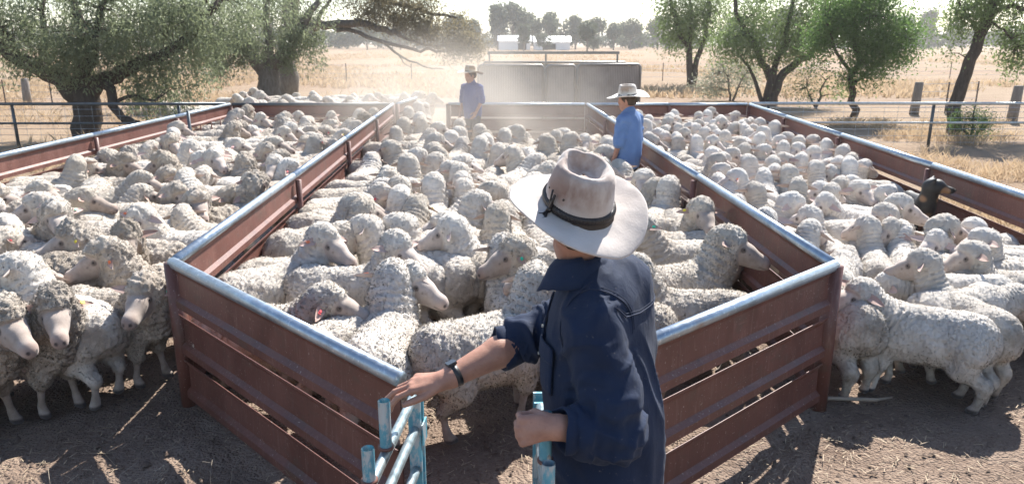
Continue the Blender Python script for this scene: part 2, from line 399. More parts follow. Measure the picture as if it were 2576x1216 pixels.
LDK = m_leaf('deep_green_leaf', (.046,.085,.026), (.095,.16,.046)); LMID = m_leaf('olive_green_leaf', (.070,.105,.040), (.135,.185,.068))
LFAR = m_leaf('dull_olive_leaf', (.045,.058,.034), (.085,.10,.058), .25, .7); LPALE = m_leaf('pale_sage_leaf', (.13,.14,.10), (.21,.215,.155))
STRAWM = m_leaf('dry_straw', (.31,.225,.14), (.44,.335,.22), .35, .8)
def leaf_mesh(name, C, L, Wd, droop, rng, mat, axis=None):
    """rhombic leaves: centres C, random directions pulled down by droop"""
    n = len(C); d = rng.normal(size=(n,3)) if axis is None else axis+.6*rng.normal(size=(n,3))
    d[:,2] -= droop; d /= np.linalg.norm(d, axis=1)[:,None]
    s = np.cross(d, rng.normal(size=(n,3))); s /= np.linalg.norm(s, axis=1)[:,None]+1e-9
    l = (L*rng.uniform(.6, 1.3, n))[:,None]; w = (Wd*rng.uniform(.6, 1.3, n))[:,None]
    V = np.stack([C-d*l*.5, C+s*w*.5, C+d*l*.5, C-s*w*.5], 1).reshape(-1, 3)
    F = np.arange(4*n).reshape(-1, 4); me = npmesh(name, V, F, False); me.materials.append(mat); return me
def subcentres(rng, clumps):
    out = []
    for c, r, ns in clumps:
        v = rng.normal(size=(ns,3)); v /= np.linalg.norm(v, axis=1)[:,None]; v *= rng.uniform(.25, 1, ns)[:,None]**.55
        out.append(np.array(c)+v*np.array(r))
    return np.concatenate(out)
def wob(pts, rng, k=3, amp=.05):
    """subdivide a limb path with a little crookedness"""
    P = [np.array(p, float) for p in pts]; out = []
    for a, b in zip(P[:-1], P[1:]):
        L = np.linalg.norm(b-a)
        for q in range(k): out.append(a+(b-a)*q/k+(rng.normal(size=3)*amp*L if q else 0))
    return out+[P[-1]]
def tree(label, base, limbs, clumps, leaf=(.075,.02), per=60, spread=.28, droop=.9, mat=None, bark=None, seed=0, name='tree', twigs=.5, group=None, cat='tree', strand=0):
    rng = np.random.default_rng(seed+100); b = np.array([base[0], base[1], 0])
    r = empty(name, (base[0], base[1], 0)); tag(r, label, cat, group)
    m = MB(); LP = []
    for pts, r0, r1 in limbs:
        w = wob(pts, rng); rad = [r0+(r1-r0)*(i/(len(w)-1)) for i in range(len(w))]
        m.tube([p-b for p in w], rad, 10 if r0 > .06 else 6); LP += [(p, q) for p, q in zip(w, rad)]
    S = subcentres(rng, clumps); S = S[fbm(S*1.25+seed, 2, seed) > (-.16 if mat is LDK else -.36)]; A = np.array([p for p, _ in LP])
    for c in S:
        if rng.random() > twigs: continue
        i = np.argmin(((A-c)**2).sum(1)); a = A[i]; mid = (a+c)/2+np.array([0,0,.12*np.linalg.norm(c-a)])
        m.tube([a-b, mid-b, c-b], [min(.02, LP[i][1]), .011, .004], 4, False)
    m.obj('trunk', bark or BARK, r, True)
    C = []
    for c in S:
        k = int(per*rng.uniform(.5, 1.5)); q = rng.normal(size=(k,3))*spread
        if strand: q = np.stack([rng.normal(size=k)*spread*.45, rng.normal(size=k)*spread*.45, -rng.uniform(0, 1, k)**.8*strand*rng.uniform(.5, 1.3)], 1)
        C.append(c+q)
    me = leaf_mesh('crown', np.concatenate(C)-b, leaf[0], leaf[1], droop, rng, mat or LPEP)
    o = link('crown', me, None, r); o['kind'] = 'stuff'; return r
# the pepper tree at left and the second one behind it
P0 = (-10.45, 18.2, 0)
tree('big spreading pepper tree with forked dark trunk behind the left pipe rail', P0,
     [([(-10.45,18.2,-.05),(-10.38,18.2,.75),(-10.45,18.2,1.15)], .34, .30), ([(-10.5,18.15,1.0),(-10.9,18.2,1.45),(-11.7,18.1,1.85),(-12.4,18.0,2.35),(-13.6,17.8,2.9)], .26, .10),
      ([(-10.35,18.2,1.05),(-9.9,18.3,1.42),(-9.2,18.3,1.7),(-8.45,18.4,2.0),(-7.6,18.5,2.6),(-7.0,18.6,3.3)], .22, .07), ([(-10.45,18.2,1.1),(-10.5,18.4,1.7),(-10.42,18.6,2.3),(-10.7,18.8,3.3),(-10.6,19,4.4)], .20, .06),
      ([(-10.4,18.25,1.1),(-10.0,18.1,1.9),(-9.75,18.0,2.6),(-9.3,18,3.6)], .15, .05), ([(-9.85,18.2,1.40),(-9.62,18.0,1.05),(-9.52,17.9,.72),(-9.3,17.8,.50),(-8.9,17.7,.42)], .13, .07),
      ([(-9.55,18,.9),(-9.0,17.9,1.05),(-8.5,17.8,.95)], .05, .03), ([(-11.7,18.1,1.85),(-12.0,18.0,2.6),(-12.3,18,3.6)], .10, .05), ([(-11.2,18.15,1.6),(-11.3,18.4,2.4),(-11.2,18.6,3.4)], .10, .05)],
     [((-10.4,18.4,3.3),(2.4,1.9,1.5),230), ((-8.3,18.4,2.7),(1.5,1.4,1.05),150), ((-12.6,18.1,2.9),(1.5,1.3,1.0),110), ((-8.2,18.2,1.75),(.9,.8,.6),46), ((-10.3,17.6,2.35),(1.3,.7,.5),48), ((-7.3,18.5,3.4),(1.3,1.2,.9),80), ((-9.3,18.4,1.3),(.7,.5,.4),18)],
     (.115,.032), 84, .30, 1.1, LPEP, BARK, 1, 'pepper_tree', .45, strand=.75)
tree('second pepper tree with drooping pale foliage behind the mob, trunk in dust', (-8.9, 27.5, 0),
     [([(-8.95,27.5,-.05),(-8.85,27.5,.9),(-9.0,27.5,1.4)], .43, .36), ([(-9.0,27.5,1.3),(-9.6,27.5,2.0),(-10.8,27.4,2.8),(-11.8,27.3,3.6)], .28, .10), ([(-8.9,27.5,1.3),(-8.2,27.6,2.0),(-7.5,27.6,2.9),(-6.9,27.7,3.7)], .28, .10), ([(-8.95,27.5,1.3),(-8.8,27.8,2.4),(-8.7,28,4.6)], .25, .09)],
     [((-9.0,27.7,3.4),(2.6,2.0,1.5),220), ((-7.6,27.6,2.5),(1.0,1.1,.8),70), ((-10.6,27.3,2.4),(1.2,1.1,.7),80), ((-11.8,27.2,3.2),(1.4,1.2,.9),70)],
     (.14,.040), 72, .36, 1.2, LPEP, BARKG, 2, 'pepper_tree', .35, strand=.9)
tree('gum tree reaching a long bare crooked limb with bronze leaves out over the paddock', (-9.6, 32, 0),
     [([(-9.6,32,-.05),(-9.4,32,2.4),(-9.2,32,3.6),(-8.9,32,5)], .42, .30), ([(-9.3,32,3.2),(-8.3,31.6,3.0),(-7.6,31,2.92),(-6.0,30.4,3.02),(-5.0,30.2,2.78),(-4.4,30,2.55)], .22, .10),
      ([(-7.6,31,2.92),(-6.6,30.7,2.78),(-5.1,30,2.3),(-3.9,30,2.02),(-3.0,30,1.92),(-2.2,29.9,1.98),(-1.7,29.8,2.05)], .10, .03), ([(-4.7,30.1,2.7),(-4.0,30,2.35),(-3.2,29.9,2.15),(-2.3,29.8,2.1)], .07, .025),
      ([(-5.1,30,2.3),(-4.4,30,1.75),(-3.5,30,1.35),(-2.7,30,1.25)], .06, .02), ([(-8.9,32,4.8),(-7.4,31.6,4.6),(-5.4,31,3.9),(-3.6,30.6,3.5),(-2.2,30.3,3.2)], .16, .05), ([(-7.9,31,2.95),(-7.6,30.8,3.5),(-6.9,30.6,4.2)], .09, .05), ([(-4.6,30,1.9),(-4.3,30,1.5),(-4.0,30,1.3)], .03, .012)],
     [((-4.6,30.5,3.6),(1.9,1.1,.75),95), ((-2.6,30.1,2.9),(1.0,.8,.6),55), ((-2.0,29.9,2.15),(.8,.6,.35),48), ((-6.6,31.3,4.6),(2.4,1.4,.9),90), ((-3.5,30.1,2.8),(.8,.6,.4),28)],
     (.16,.044), 80, .26, .8, LGUM, BARKG, 3, 'gum_tree', .5)
tree('slim gum with forked grey trunk beyond the loading pen on the right', (9.45, 40, 0),
     [([(9.5,40,-.05),(9.35,40,1.5),(8.6,40,3.2),(8.2,40,4.6)], .20, .09), ([(9.6,40,.0),(9.75,40,1.4),(10.1,40,3.2),(10.3,40,5)], .17, .08), ([(9.3,40,1.8),(9.3,40,3.4),(9.2,40,5)], .12, .06)],
     [((9.3,40,4.6),(2.0,1.6,1.6),150), ((9.3,40,2.9),(1.5,1.2,.9),80), ((10.3,40,3.2),(1.1,1,.8),60), ((8.2,40,3.6),(.9,.9,.7),40)], (.19,.062), 58, .46, .7, LMID, BARK, 4, 'gum_tree', .3)
tree('many stemmed wattle tree with leaning trunks behind the right far rail', (9.9, 28.5, 0),
     [([(9.75,28.5,-.05),(9.8,28.5,.9),(9.2,28.5,2.0),(8.5,28.5,3.0),(8.2,28.5,4.2)], .18, .06), ([(9.95,28.5,-.05),(10.1,28.5,.9),(10.8,28.5,1.65),(11.6,28.5,2.2),(12.2,28.5,3.0)], .20, .07), ([(9.85,28.5,.5),(10.0,28.5,1.8),(10.3,28.5,3.2),(10.4,28.5,4.4)], .14, .05), ([(9.6,28.5,-.05),(9.2,28.5,.9),(8.7,28.5,1.6)], .09, .04)],
     [((10.2,28.6,3.7),(2.1,1.6,1.3),190), ((8.6,28.4,2.3),(1.0,.9,.8),80), ((11.2,28.5,2.6),(1.3,1.0,.9),95), ((9.9,28.2,2.2),(1.0,.7,.7),55)], (.125,.044), 72, .32, .6, LMID, BARK, 5, 'wattle_tree', .4)
tree('pale leafy bush in front of the forked gum, beyond the dark far rail', (8.9, 30.5, 0),
     [([(8.9,30.5,-.05),(8.8,30.5,.7),(8.5,30.5,1.4)], .05, .02), ([(9.0,30.5,-.05),(9.3,30.5,.8),(9.6,30.5,1.3)], .05, .02)], [((8.9,30.5,.95),(1.1,.8,.75),95), ((8.2,30.5,.5),(.8,.6,.4),36)], (.10,.04), 42, .22, .2, LPALE, BARKG, 6, 'bush', .6, cat='bush')
tree('low olive bush below the wattle tree behind the far right rail', (11.0, 27, 0),
     [([(11,27,-.05),(11.1,27,.6),(11.4,27,1.1)], .05, .02), ([(11,27,0),(10.6,27,.7)], .04, .02)], [((11.0,27,.75),(1.3,.7,.55),90)], (.09,.035), 44, .22, .2, LMID, BARK, 7, 'bush', .6, cat='bush')
tree('dense dark green tree on one thin stem standing behind the right pipe rail', (10.27, 22.5, 0),
     [([(10.3,22.5,-.05),(10.25,22.5,.8),(10.15,22.5,2.1),(10.3,22.5,3.6)], .12, .06), ([(10.22,22.5,1.1),(10.8,22.5,1.6),(11.6,22.5,2.4)], .06, .03), ([(10.2,22.5,1.3),(9.6,22.5,2.0),(9.2,22.5,2.7)], .06, .03)],
     [((10.4,22.5,2.75),(1.35,1.1,1.15),230), ((11.3,22.4,2.3),(.75,.7,.8),95), ((10.3,22.4,1.35),(.75,.6,.5),80), ((9.4,22.5,2.3),(.65,.6,.7),75), ((10.0,22.4,3.6),(1.1,.9,.7),60)], (.095,.042), 84, .23, .3, LDK, BARK, 8, 'evergreen_tree', .4)
tree('leaning dark trunked tree at right edge behind the pipe rail', (11.27, 18.8, 0),
     [([(11.22,18.8,-.05),(11.22,18.8,1.0),(11.36,18.8,1.87),(11.62,18.8,2.72),(11.75,18.8,3.4),(11.9,18.8,4.6)], .17, .10), ([(11.7,18.8,3.0),(12.2,18.8,3.15),(12.9,18.7,3.0),(13.4,18.6,2.6)], .07, .03), ([(11.5,18.8,2.4),(11.1,18.8,2.9),(10.8,18.8,3.4)], .05, .02), ([(11.66,18.8,2.8),(12.0,18.7,2.6),(12.4,18.7,2.2)], .04, .015)],
     [((11.2,18.8,2.95),(.75,.6,.65),75), ((12.6,18.8,2.35),(.55,.5,.75),75), ((12.2,18.8,3.6),(1.3,1.0,.7),110), ((10.95,18.8,2.1),(.35,.3,.35),16)], (.085,.036), 70, .20, .7, LMID, BARK, 9, 'gum_tree', .5)
tree('round dark olive shrub growing against the foot of the leaning tree', (11.0, 17.7, 0),
     [([(11,17.7,-.03),(11,17.7,.5)], .03, .015), ([(11,17.7,-.03),(10.7,17.7,.45)], .03, .012), ([(11,17.7,-.03),(11.3,17.7,.5)], .03, .012)], [((11.0,17.7,.42),(.50,.4,.36),90)], (.055,.018), 40, .12, .0, LDK, BARK, 10, 'shrub', .8, cat='shrub')
# far paddock trees: four leafy shapes, then copies
def far_shape(i):
    rng = np.random.default_rng(40+i); h = 1.0
    S = [[((0,0,.68),(.34,.30,.26),60), ((-.16,0,.55),(.2,.2,.14),20), ((.2,0,.6),(.2,.2,.15),20)], [((0,0,.62),(.20,.20,.36),64), ((.06,0,.85),(.12,.12,.13),12)],
         [((-.12,0,.62),(.24,.24,.24),40), ((.2,0,.72),(.2,.2,.2),30), ((.0,0,.85),(.16,.15,.12),14)], [((0,0,.52),(.46,.36,.34),80), ((.2,0,.7),(.2,.2,.16),16)]][i]
    c = subcentres(rng, S); C = np.concatenate([q+rng.normal(size=(26,3))*.045 for q in c])
    cr = leaf_mesh('crown', C, .062, .045, .1, rng, LFAR); m = MB(); m.tube([(0,0,-.02),(.01,0,.3),(0,0,.6)], [.028,.022,.012], 7)
    for q in c[::7]: m.tube([(0,0,.32),tuple((q+np.array([0,0,.3]))/2), tuple(q)], [.012,.008,.004], 4, False)
    t = m.mesh('trunk', True); t.materials.append(BARKG); return cr, t
FS = [far_shape(i) for i in range(4)]
def far_tree(x, y, h, i, label, w=1., mat=None):
    r = empty('paddock_tree', (x, y, 0), (x*7.7) % 6.28); r.scale = (h*w, h*w, h); tag(r, label, 'tree', 'trees across the far paddock')
    o = link('crown', FS[i][0], None, r); o['kind'] = 'stuff'; link('trunk', FS[i][1], None, r)
    return r
for a in [(-4.4,236,13.6,1,'tall narrow dark tree rising behind the white shed'), (.4,240,14.4,2,'tallest ragged tree right of the narrow one, behind white shed'), (5.2,238,11.6,0,'broad grey green tree behind the gap between two sheds',1.1),
          (11.6,236,11.4,2,'rounded tree behind the second shed roof'), (16.1,163,6.9,0,'bright rounded green tree alone in paddock right of the sheds',1.0), (3.1,196,6.6,1,'green bushy tree growing in front of the sheds',1.3),
          (24.5,228,9.5,2,'mid height tree right of the lone green tree'), (30,225,8.2,0,'low wide tree right of the lone green tree'), (36,232,9.6,0,'grey green tree near the forked gum',1.1), (-12,232,9.5,0,'dull olive tree left of the white shed'), (-18,236,10.8,2,'uneven two topped tree behind the gum limb'),
          (-26,228,8.8,0,'wide olive tree seen under the gum limb'), (-34,232,10.2,1,'narrow tree seen under the gum limb'), (-43,226,8.5,0,'low olive tree beside second pepper tree trunk'), (20,240,10.5,1,'thin dark tree behind the lone green tree'),
          (44,230,10,2,'tall grey tree glimpsed behind the forked gum'), (54,236,11,0,'wide tree glimpsed left of the wattle'), (66,228,10,1,'narrow tree glimpsed behind the wattle'), (84,236,13,2,'tall pale tree in gap right of dense dark tree'), (94,228,9,0,'rounded tree in gap right of dense dark tree'), (103,238,11,0,'broad tree beside the leaning trunk'), (116,226,10,2,'tree at the right edge far off',1.1), (128,236,12,1,'narrow tree at the far right edge'),
          (-60,230,10,0,'wide tree far off behind the pepper trees'), (-76,236,11,2,'two topped tree far off between pepper trunks'), (-92,226,9,0,'low tree far off left of pepper trunk'), (-110,236,11,1,'narrow tree far off near left edge'), (-130,232,10,0,'wide tree far off at left edge'), (31,150,4.6,0,'small green tree beyond the loading pen at right'), (8.6,210,5.0,3,'dusty pinkish shrub crown between the sheds',1.1), (22,205,4.0,3,'low round bush right of second shed')]:
    far_tree(*a[:5], *(a[5:] or ()))
def woodland():
    rng = np.random.default_rng(77); C = []
    for k in range(300):
        x = rng.uniform(-190, 190); y = rng.uniform(246, 290); h = rng.uniform(3.5, 8.5)*(1.0+.25*math.sin(x*.09)); w = rng.uniform(2.5, 6)
        for q in range(18):
            v = rng.normal(size=3); v /= np.linalg.norm(v); v *= rng.uniform(.4, 1); C.append(np.array([x, y, h*.55])+v*np.array([w, w*.6, h*.45])+rng.normal(size=(16,3))*.55)
    me = leaf_mesh('far_woodland', np.concatenate(C), .95, .7, .1, rng, LFAR); o = link('far_woodland', me); tag(o, 'band of dull green woodland along the far edge of the paddock', 'woodland', kind='stuff')
woodland()
# ---------------------------------------------------------------- sheds far off
WHITE = plain('white_painted_iron', (.72,.73,.74), .5, 0, .05); TIN = plain('pale_tin_roof', (.62,.64,.67), .35, .4, .08); SHADE = plain('painted_bay_shade', (.05,.048,.045), .9)
def shed(x, y, w, d, h, label, door):
    r = empty('farm_shed', (x, y, 0)); tag(r, label, 'shed')
    m = MB(); m.box((0, d/2, h/2), (w, .15, h)); m.box((-w/2+.075, 0, h/2), (.15, d-.16, h)); m.box((w/2-.075, 0, h/2), (.15, d-.16, h))
    a, b = door; m.box(((-w/2+.16+a)/2, -d/2, h/2), (a+w/2-.16, .15, h)); m.box(((b+w/2-.16)/2, -d/2, h/2), (w/2-.16-b, .15, h)); m.box(((a+b)/2, -d/2, h-.3), (b-a-.02, .15, .6)); m.obj('wall', WHITE, r)
    for k in (1, -1):
        q = MB(); 
        for i in range(int(w/.5)):
            q.add([(-w/2-.3+i*(w+.6)/int(w/.5)+t*(w+.6)/int(w/.5), 0 if e else k*-(d/2+.4), (h+1.5 if e else h-.02)+(.06 if t == .5 else 0)) for e in (0,1) for t in (0,.5,1)], [(0,1,4,3),(1,2,5,4)])
        q.obj('roof', TIN, r)
    MB().box(((a+b)/2, 0, h*.45), (b-a, .1, h*.88)).obj('bay_shade_sheet', SHADE, r)  # dark sheet added in the open bay, its colour standing for interior shade
    for s in (-1,1): MB().add([(s*w/2,-d/2,h),(s*w/2,d/2,h),(s*w/2,0,h+1.45)], [(0,1,2)]).obj('gable', WHITE, r)
shed(.7, 219, 9.0, 7, 2.5, 'white farm shed with pale tin roof and dark open bay across the paddock', (1.0, 3.4))
shed(11.6, 224, 10.5, 6, 2.3, 'second white shed half hidden by a bushy tree across the paddock', (-2.6, 1.2))
# ---------------------------------------------------------------- dry grass
def grass():
    rng = np.random.default_rng(5)
    def blades(P, h, w, nb):
        n = len(P)*nb; B = np.repeat(P, nb, 0)+np.c_[rng.normal(size=(n,2))*.09, np.zeros(n)]; a = rng.uniform(0, 6.28, n); H = h*rng.uniform(.5, 1.3, n); ln = rng.normal(size=(n,2))*.38*H[:,None]
        wv = np.c_[np.cos(a), np.sin(a), np.zeros(n)]*(w*rng.uniform(.7, 1.4, n))[:,None]
        V = np.stack([B-wv, B+wv, B+np.c_[ln*.4, H*.6]+wv*.7, B+np.c_[ln, H]], 1).reshape(-1, 3); return V
    near = []
    X = rng.uniform(5.6, 16, 5200); Y = rng.uniform(5, 22, 5200); k = (fbm(np.c_[X*.6, Y*.6, 0*X], 3, 4) > .02) & (X > 5.6+.0*Y) & ((Y < 15.6) | (X > 5.8)); P = np.c_[X, Y, 0*X-.03][k]
    V = blades(P, .21, .0045, 9); me = npmesh('dry_grass', V, np.arange(len(V)).reshape(-1, 4), False); o = link('dry_grass', me, STRAWM); tag(o, 'tall dry straw grass standing along the outer right rail', 'grass', kind='stuff')
    X = rng.uniform(-24, -6.8, 2600); Y = rng.uniform(10, 34, 2600); k = fbm(np.c_[X*.5, Y*.5, 0*X], 3, 7) > .0; P = np.c_[X, Y, 0*X-.03][k]
    V = blades(P, .26, .007, 7); me = npmesh('dry_grass', V, np.arange(len(V)).reshape(-1, 4), False); o = link('dry_grass', me, STRAWM); tag(o, 'patchy dry grass under the pepper trees on the left', 'grass', kind='stuff')
    Y = np.exp(rng.uniform(np.log(32), np.log(215), 26000)); X = rng.uniform(-.78, .78, 26000)*Y; k = fbm(np.c_[X*.11, Y*.06, 0*X], 3, 8) > -.1; P = np.c_[X, Y, 0*X-.04][k]
    V = blades(P, .30, .03, 4); me = npmesh('paddock_grass', V, np.arange(len(V)).reshape(-1, 4), False); o = link('paddock_grass', me, STRAWM); tag(o, 'dry tussocks spread over the wide straw coloured paddock', 'grass', kind='stuff')
grass()
# ---------------------------------------------------------------- pipe fences, wire fences and posts beyond the yards
WOODP = m_bark('weathered_grey_post', (.17,.15,.135), (.30,.275,.25))
def pipe_fence(x0, x1, y, label, mat, posts, nets):
    r = empty('pipe_rail_fence', (min(x0, x1), y, 0)); L = abs(x1-x0); tag(r, label, 'fence', 'pipe fences either side of the yards')
    for z, q in ((.975,.034), (.55,.026)): MB().tube([(0,0,z),(L,0,z)], q, 10).obj('rail', mat, r, True)
    for p in posts: MB().tube([(p,.05,0),(p,.05,.97)], .035, 10).obj('post', DARKPIPE, r, True)
    m = MB()
    for z in nets: m.tube([(0,.09,z),(L,.09,z)], .0045, 4, False)
    n = int(L/.30)
    for i in range(n): m.tube([(i*L/n,.09,.03),(i*L/n,.09,.92)], .003, 3, False)
    o = m.obj('wire_netting', GALV, r); o['kind'] = 'stuff'
pipe_fence(-20, -6.32, 16.5, 'dark pipe rail fence with wire netting running off left past the pepper tree', DARKPIPE, (1.5,5.2,8.9,12.6), (.1,.28,.42,.7,.85))
pipe_fence(5.33, 22, 16.62, 'pale topped pipe rail fence with wire netting running off right past the trees', m_galv('weathered_pale_pipe', (.60,.63,.62)), (.4,4.1,7.9,11.8,15.6), (.1,.25,.4,.65,.78,.88))
for x, y, h, lab in ((13.4,24.8,1.02,'thick grey wooden strainer post left of the leaning tree'), (14.95,22.2,1.05,'thick grey wooden post at the right edge beyond pipe rail'), (-18.5,28.5,.95,'old grey wooden post at the far left in dry grass')):
    r = empty('wooden_post', (x, y, 0)); tag(r, lab, 'post', 'wooden fence posts'); MB().tube([(0,0,-.05),(.02,0,h*.5),(.04,0,h-.02),(.04,0,h)], [.15,.14,.13,.115], 12).obj('trunk', WOODP, r, True)
PICK = plain('rusty_star_picket', (.085,.060,.048), .8)
def wire_fence(pts, n, label, h=1.05):
    r = empty('wire_fence', (pts[0][0], pts[0][1], 0)); tag(r, label, 'fence', 'wire paddock fences'); b = np.array([pts[0][0], pts[0][1], 0])
    a, c = np.array([*pts[0], 0.]), np.array([*pts[1], 0.])
    for i in range(n):
        p = a+(c-a)*i/(n-1)-b; m = MB(); m.box(p+np.array([0,0,h/2-.03]), (.05,.012,h+.06)); m.box(p+np.array([0,.019,h/2-.03]), (.012,.026,h+.06)); m.obj('picket', PICK, r)
    m = MB()
    for z in (.2,.45,.7,.95): m.tube([a-b+np.array([0,-.012,z]), c-b+np.array([0,-.012,z])], .006, 4, False)
    m.obj('wire', GALV, r)
wire_fence(((-30,48),(2,44)), 9, 'thin wire fence on rusty pickets crossing the paddock behind the gum limb')
wire_fence(((4.5,46),(48,52)), 10, 'thin wire fence on rusty pickets crossing the paddock at right')
wire_fence(((13.4,24.75),(15.9,25.6)), 3, 'short wire fence on dark pickets between the wooden posts', 1.0)
wire_fence(((-19.6,28.9),(-15.5,28.1)), 3, 'low wire fence on thin pickets beside old grey wooden post', .9)
# ---------------------------------------------------------------- steel loading pen behind the far rail
GREY = plain('dull_grey_sheet_steel', (.31,.27,.23), .7, .15, .16, 3)
def loading_pen():
    r = empty('loading_pen', (1.2, 19, 0)); tag(r, 'grey sheet steel loading pen with ribbed panels and a raised rear frame', 'loading pen')
    def panel(x0, x1, y, z0, z1):
        n = max(6, int((x1-x0)/.045)); xs = np.linspace(x0+.04, x1-.04, 4*n+1); of = [(0,.004,.004,0)[i % 4] for i in range(4*n+1)]
        V = [(x, y+o, z) for z in (z0+.05, z1-.04) for x, o in zip(xs, of)]+[(x, y+o+.006, z) for z in (z0+.05, z1-.04) for x, o in zip(xs, of)]; k = len(xs)
        F = [(i, i+1, k+i+1, k+i) for i in range(k-1)]+[(2*k+i+1, 2*k+i, 3*k+i, 3*k+i+1) for i in range(k-1)]
        MB().add(V, F).obj('panel', GREY, r)
        c = .06; MB().tube([(x0,y,z0),(x0,y,z1-c),(x0+.03,y,z1-.03),(x0+c,y,z1),(x1-c,y,z1),(x1-.03,y,z1-.03),(x1,y,z1-c),(x1,y,z0)], .032, 8).obj('frame', m_fr, r, True)
    m_fr = plain('grey_frame_pipe', (.25,.235,.215), .45, .5)
    panel(-2.05, -.40, 0, .12, 1.73); panel(-.33, .40, .0, .12, 1.73); panel(.47, 2.03, -.02, .12, 1.75)
    panel(-2.0, 1.95, 1.7, .12, 1.76)
    for sx in (-2.06, 2.04): MB().box((sx, .85, .92), (.01, 1.62, 1.55)).obj('side_panel', GREY, r)
    MB().box((-.1,1.15,2.02),(3.5,.07,.07)).obj('upper_rail', m_fr, r)
    for x in (-1.8, -.3, 1.6): MB().box((x, 1.15, 1.0), (.045,.045,1.96)).obj('upright', m_fr, r)
loading_pen()
# ---------------------------------------------------------------- people
def m_cloth(name, a, b, dust=(.30,.26,.23), weave=900, da=.55, worn=None):
    n = NT(name); c = n.coord(); f = n.noise(c, 5, 4, .6); k = n.ramp(f, [(.3, a), (.7, b)])
    if worn: k = n.mix(n.ramp(n.noise(c, 3.1, 5, .6), [(.50, 0), (.78, .55)]), k, worn)
    k = n.mix(n.ramp(n.noise(c, 55, 3), [(.68, 0), (.76, da*.6)]), k, dust)
    w = n.noise(c, weave, 1); fold = n.noise(n.coord(scale=(1,1,.45)), 22, 3, .55, .6)
    return n.fin(k, .82, n.bump(w, .25, .002, n.bump(fold, .35, .012)), spec=.2, sheen=.05)
def m_skin(name, a=(.335,.165,.115), b=(.45,.24,.17)):
    n = NT(name); c = n.coord(); k = n.ramp(n.noise(c, 18, 4, .6), [(.3, a), (.7, b)]); k = n.mix(n.ramp(n.noise(c, 60, 2), [(.6, 0), (.75, .35)]), k, (.27,.115,.08))
    b_ = n.b; b_.inputs['Subsurface Weight'].default_value = .08; b_.inputs['Subsurface Radius'].default_value = (.012,.004,.002); b_.inputs['Subsurface Scale'].default_value = .6
    return n.fin(k, .5, n.bump(n.noise(c, 170, 3), .35, .002, n.bump(n.noise(c, 45, 2), .3, .003)), spec=.4)
SKIN = m_skin('tanned_skin'); NAVY = m_cloth('navy_work_cloth', (.007,.0145,.038), (.013,.025,.060), worn=(.024,.040,.083)); SKYBLUE = m_cloth('faded_blue_cloth', (.11,.19,.38), (.155,.255,.47), weave=500); BLUE2 = m_cloth('blue_work_cloth', (.035,.06,.20), (.055,.09,.26), weave=500)
DENIM = m_cloth('dark_denim', (.028,.036,.055), (.05,.06,.085)); BOOTM = plain('brown_boot_leather', (.08,.045,.028), .5); HAIRM = plain('short_brown_hair', (.055,.035,.022), .8, 0, .3, 60); LEATHER = plain('dark_plaited_leather', (.022,.015,.013), .45, 0, .4, 60)
def m_felt(name, a, b, stain):
    n = NT(name); c = n.coord(); f = n.noise(c, 6, 5, .65); k = n.ramp(f, [(.3, a), (.7, b)])
    sp = n.node('SeparateXYZ'); n.put(sp.inputs[0], c)
    z = n.math('ADD', sp.outputs['Z'], n.math('MULTIPLY_ADD', n.noise(c, 9, 4), .10, -.05))
    k = n.mix(n.math('MULTIPLY', n.ramp(z, [(.04, 0), (.09, .95), (.15, .6)]), n.ramp(n.noise(n.coord(scale=(1,1,.5)), 9, 4), [(.36, 0), (.56, 1)])), k, stain)
    k = n.mix(n.ramp(n.noise(n.coord(scale=(1,.5,1)), 17, 5, .7), [(.62, 0), (.74, .75)]), k, stain)
    return n.fin(k, .95, n.bump(n.noise(c, 90, 4), .3, .003, n.bump(f, .3, .01)), spec=.12, sheen=.35)
FELT = m_felt('worn_pale_felt', (.47,.405,.36), (.58,.515,.47), (.21,.12,.085)); FELT2 = m_felt('cream_felt', (.62,.57,.50), (.72,.67,.60), (.36,.25,.17)); FELT3 = m_felt('dusty_tan_felt', (.47,.40,.31), (.57,.50,.40), (.33,.23,.15))
NRM = lambda v: np.array(v, float)/np.linalg.norm(v)
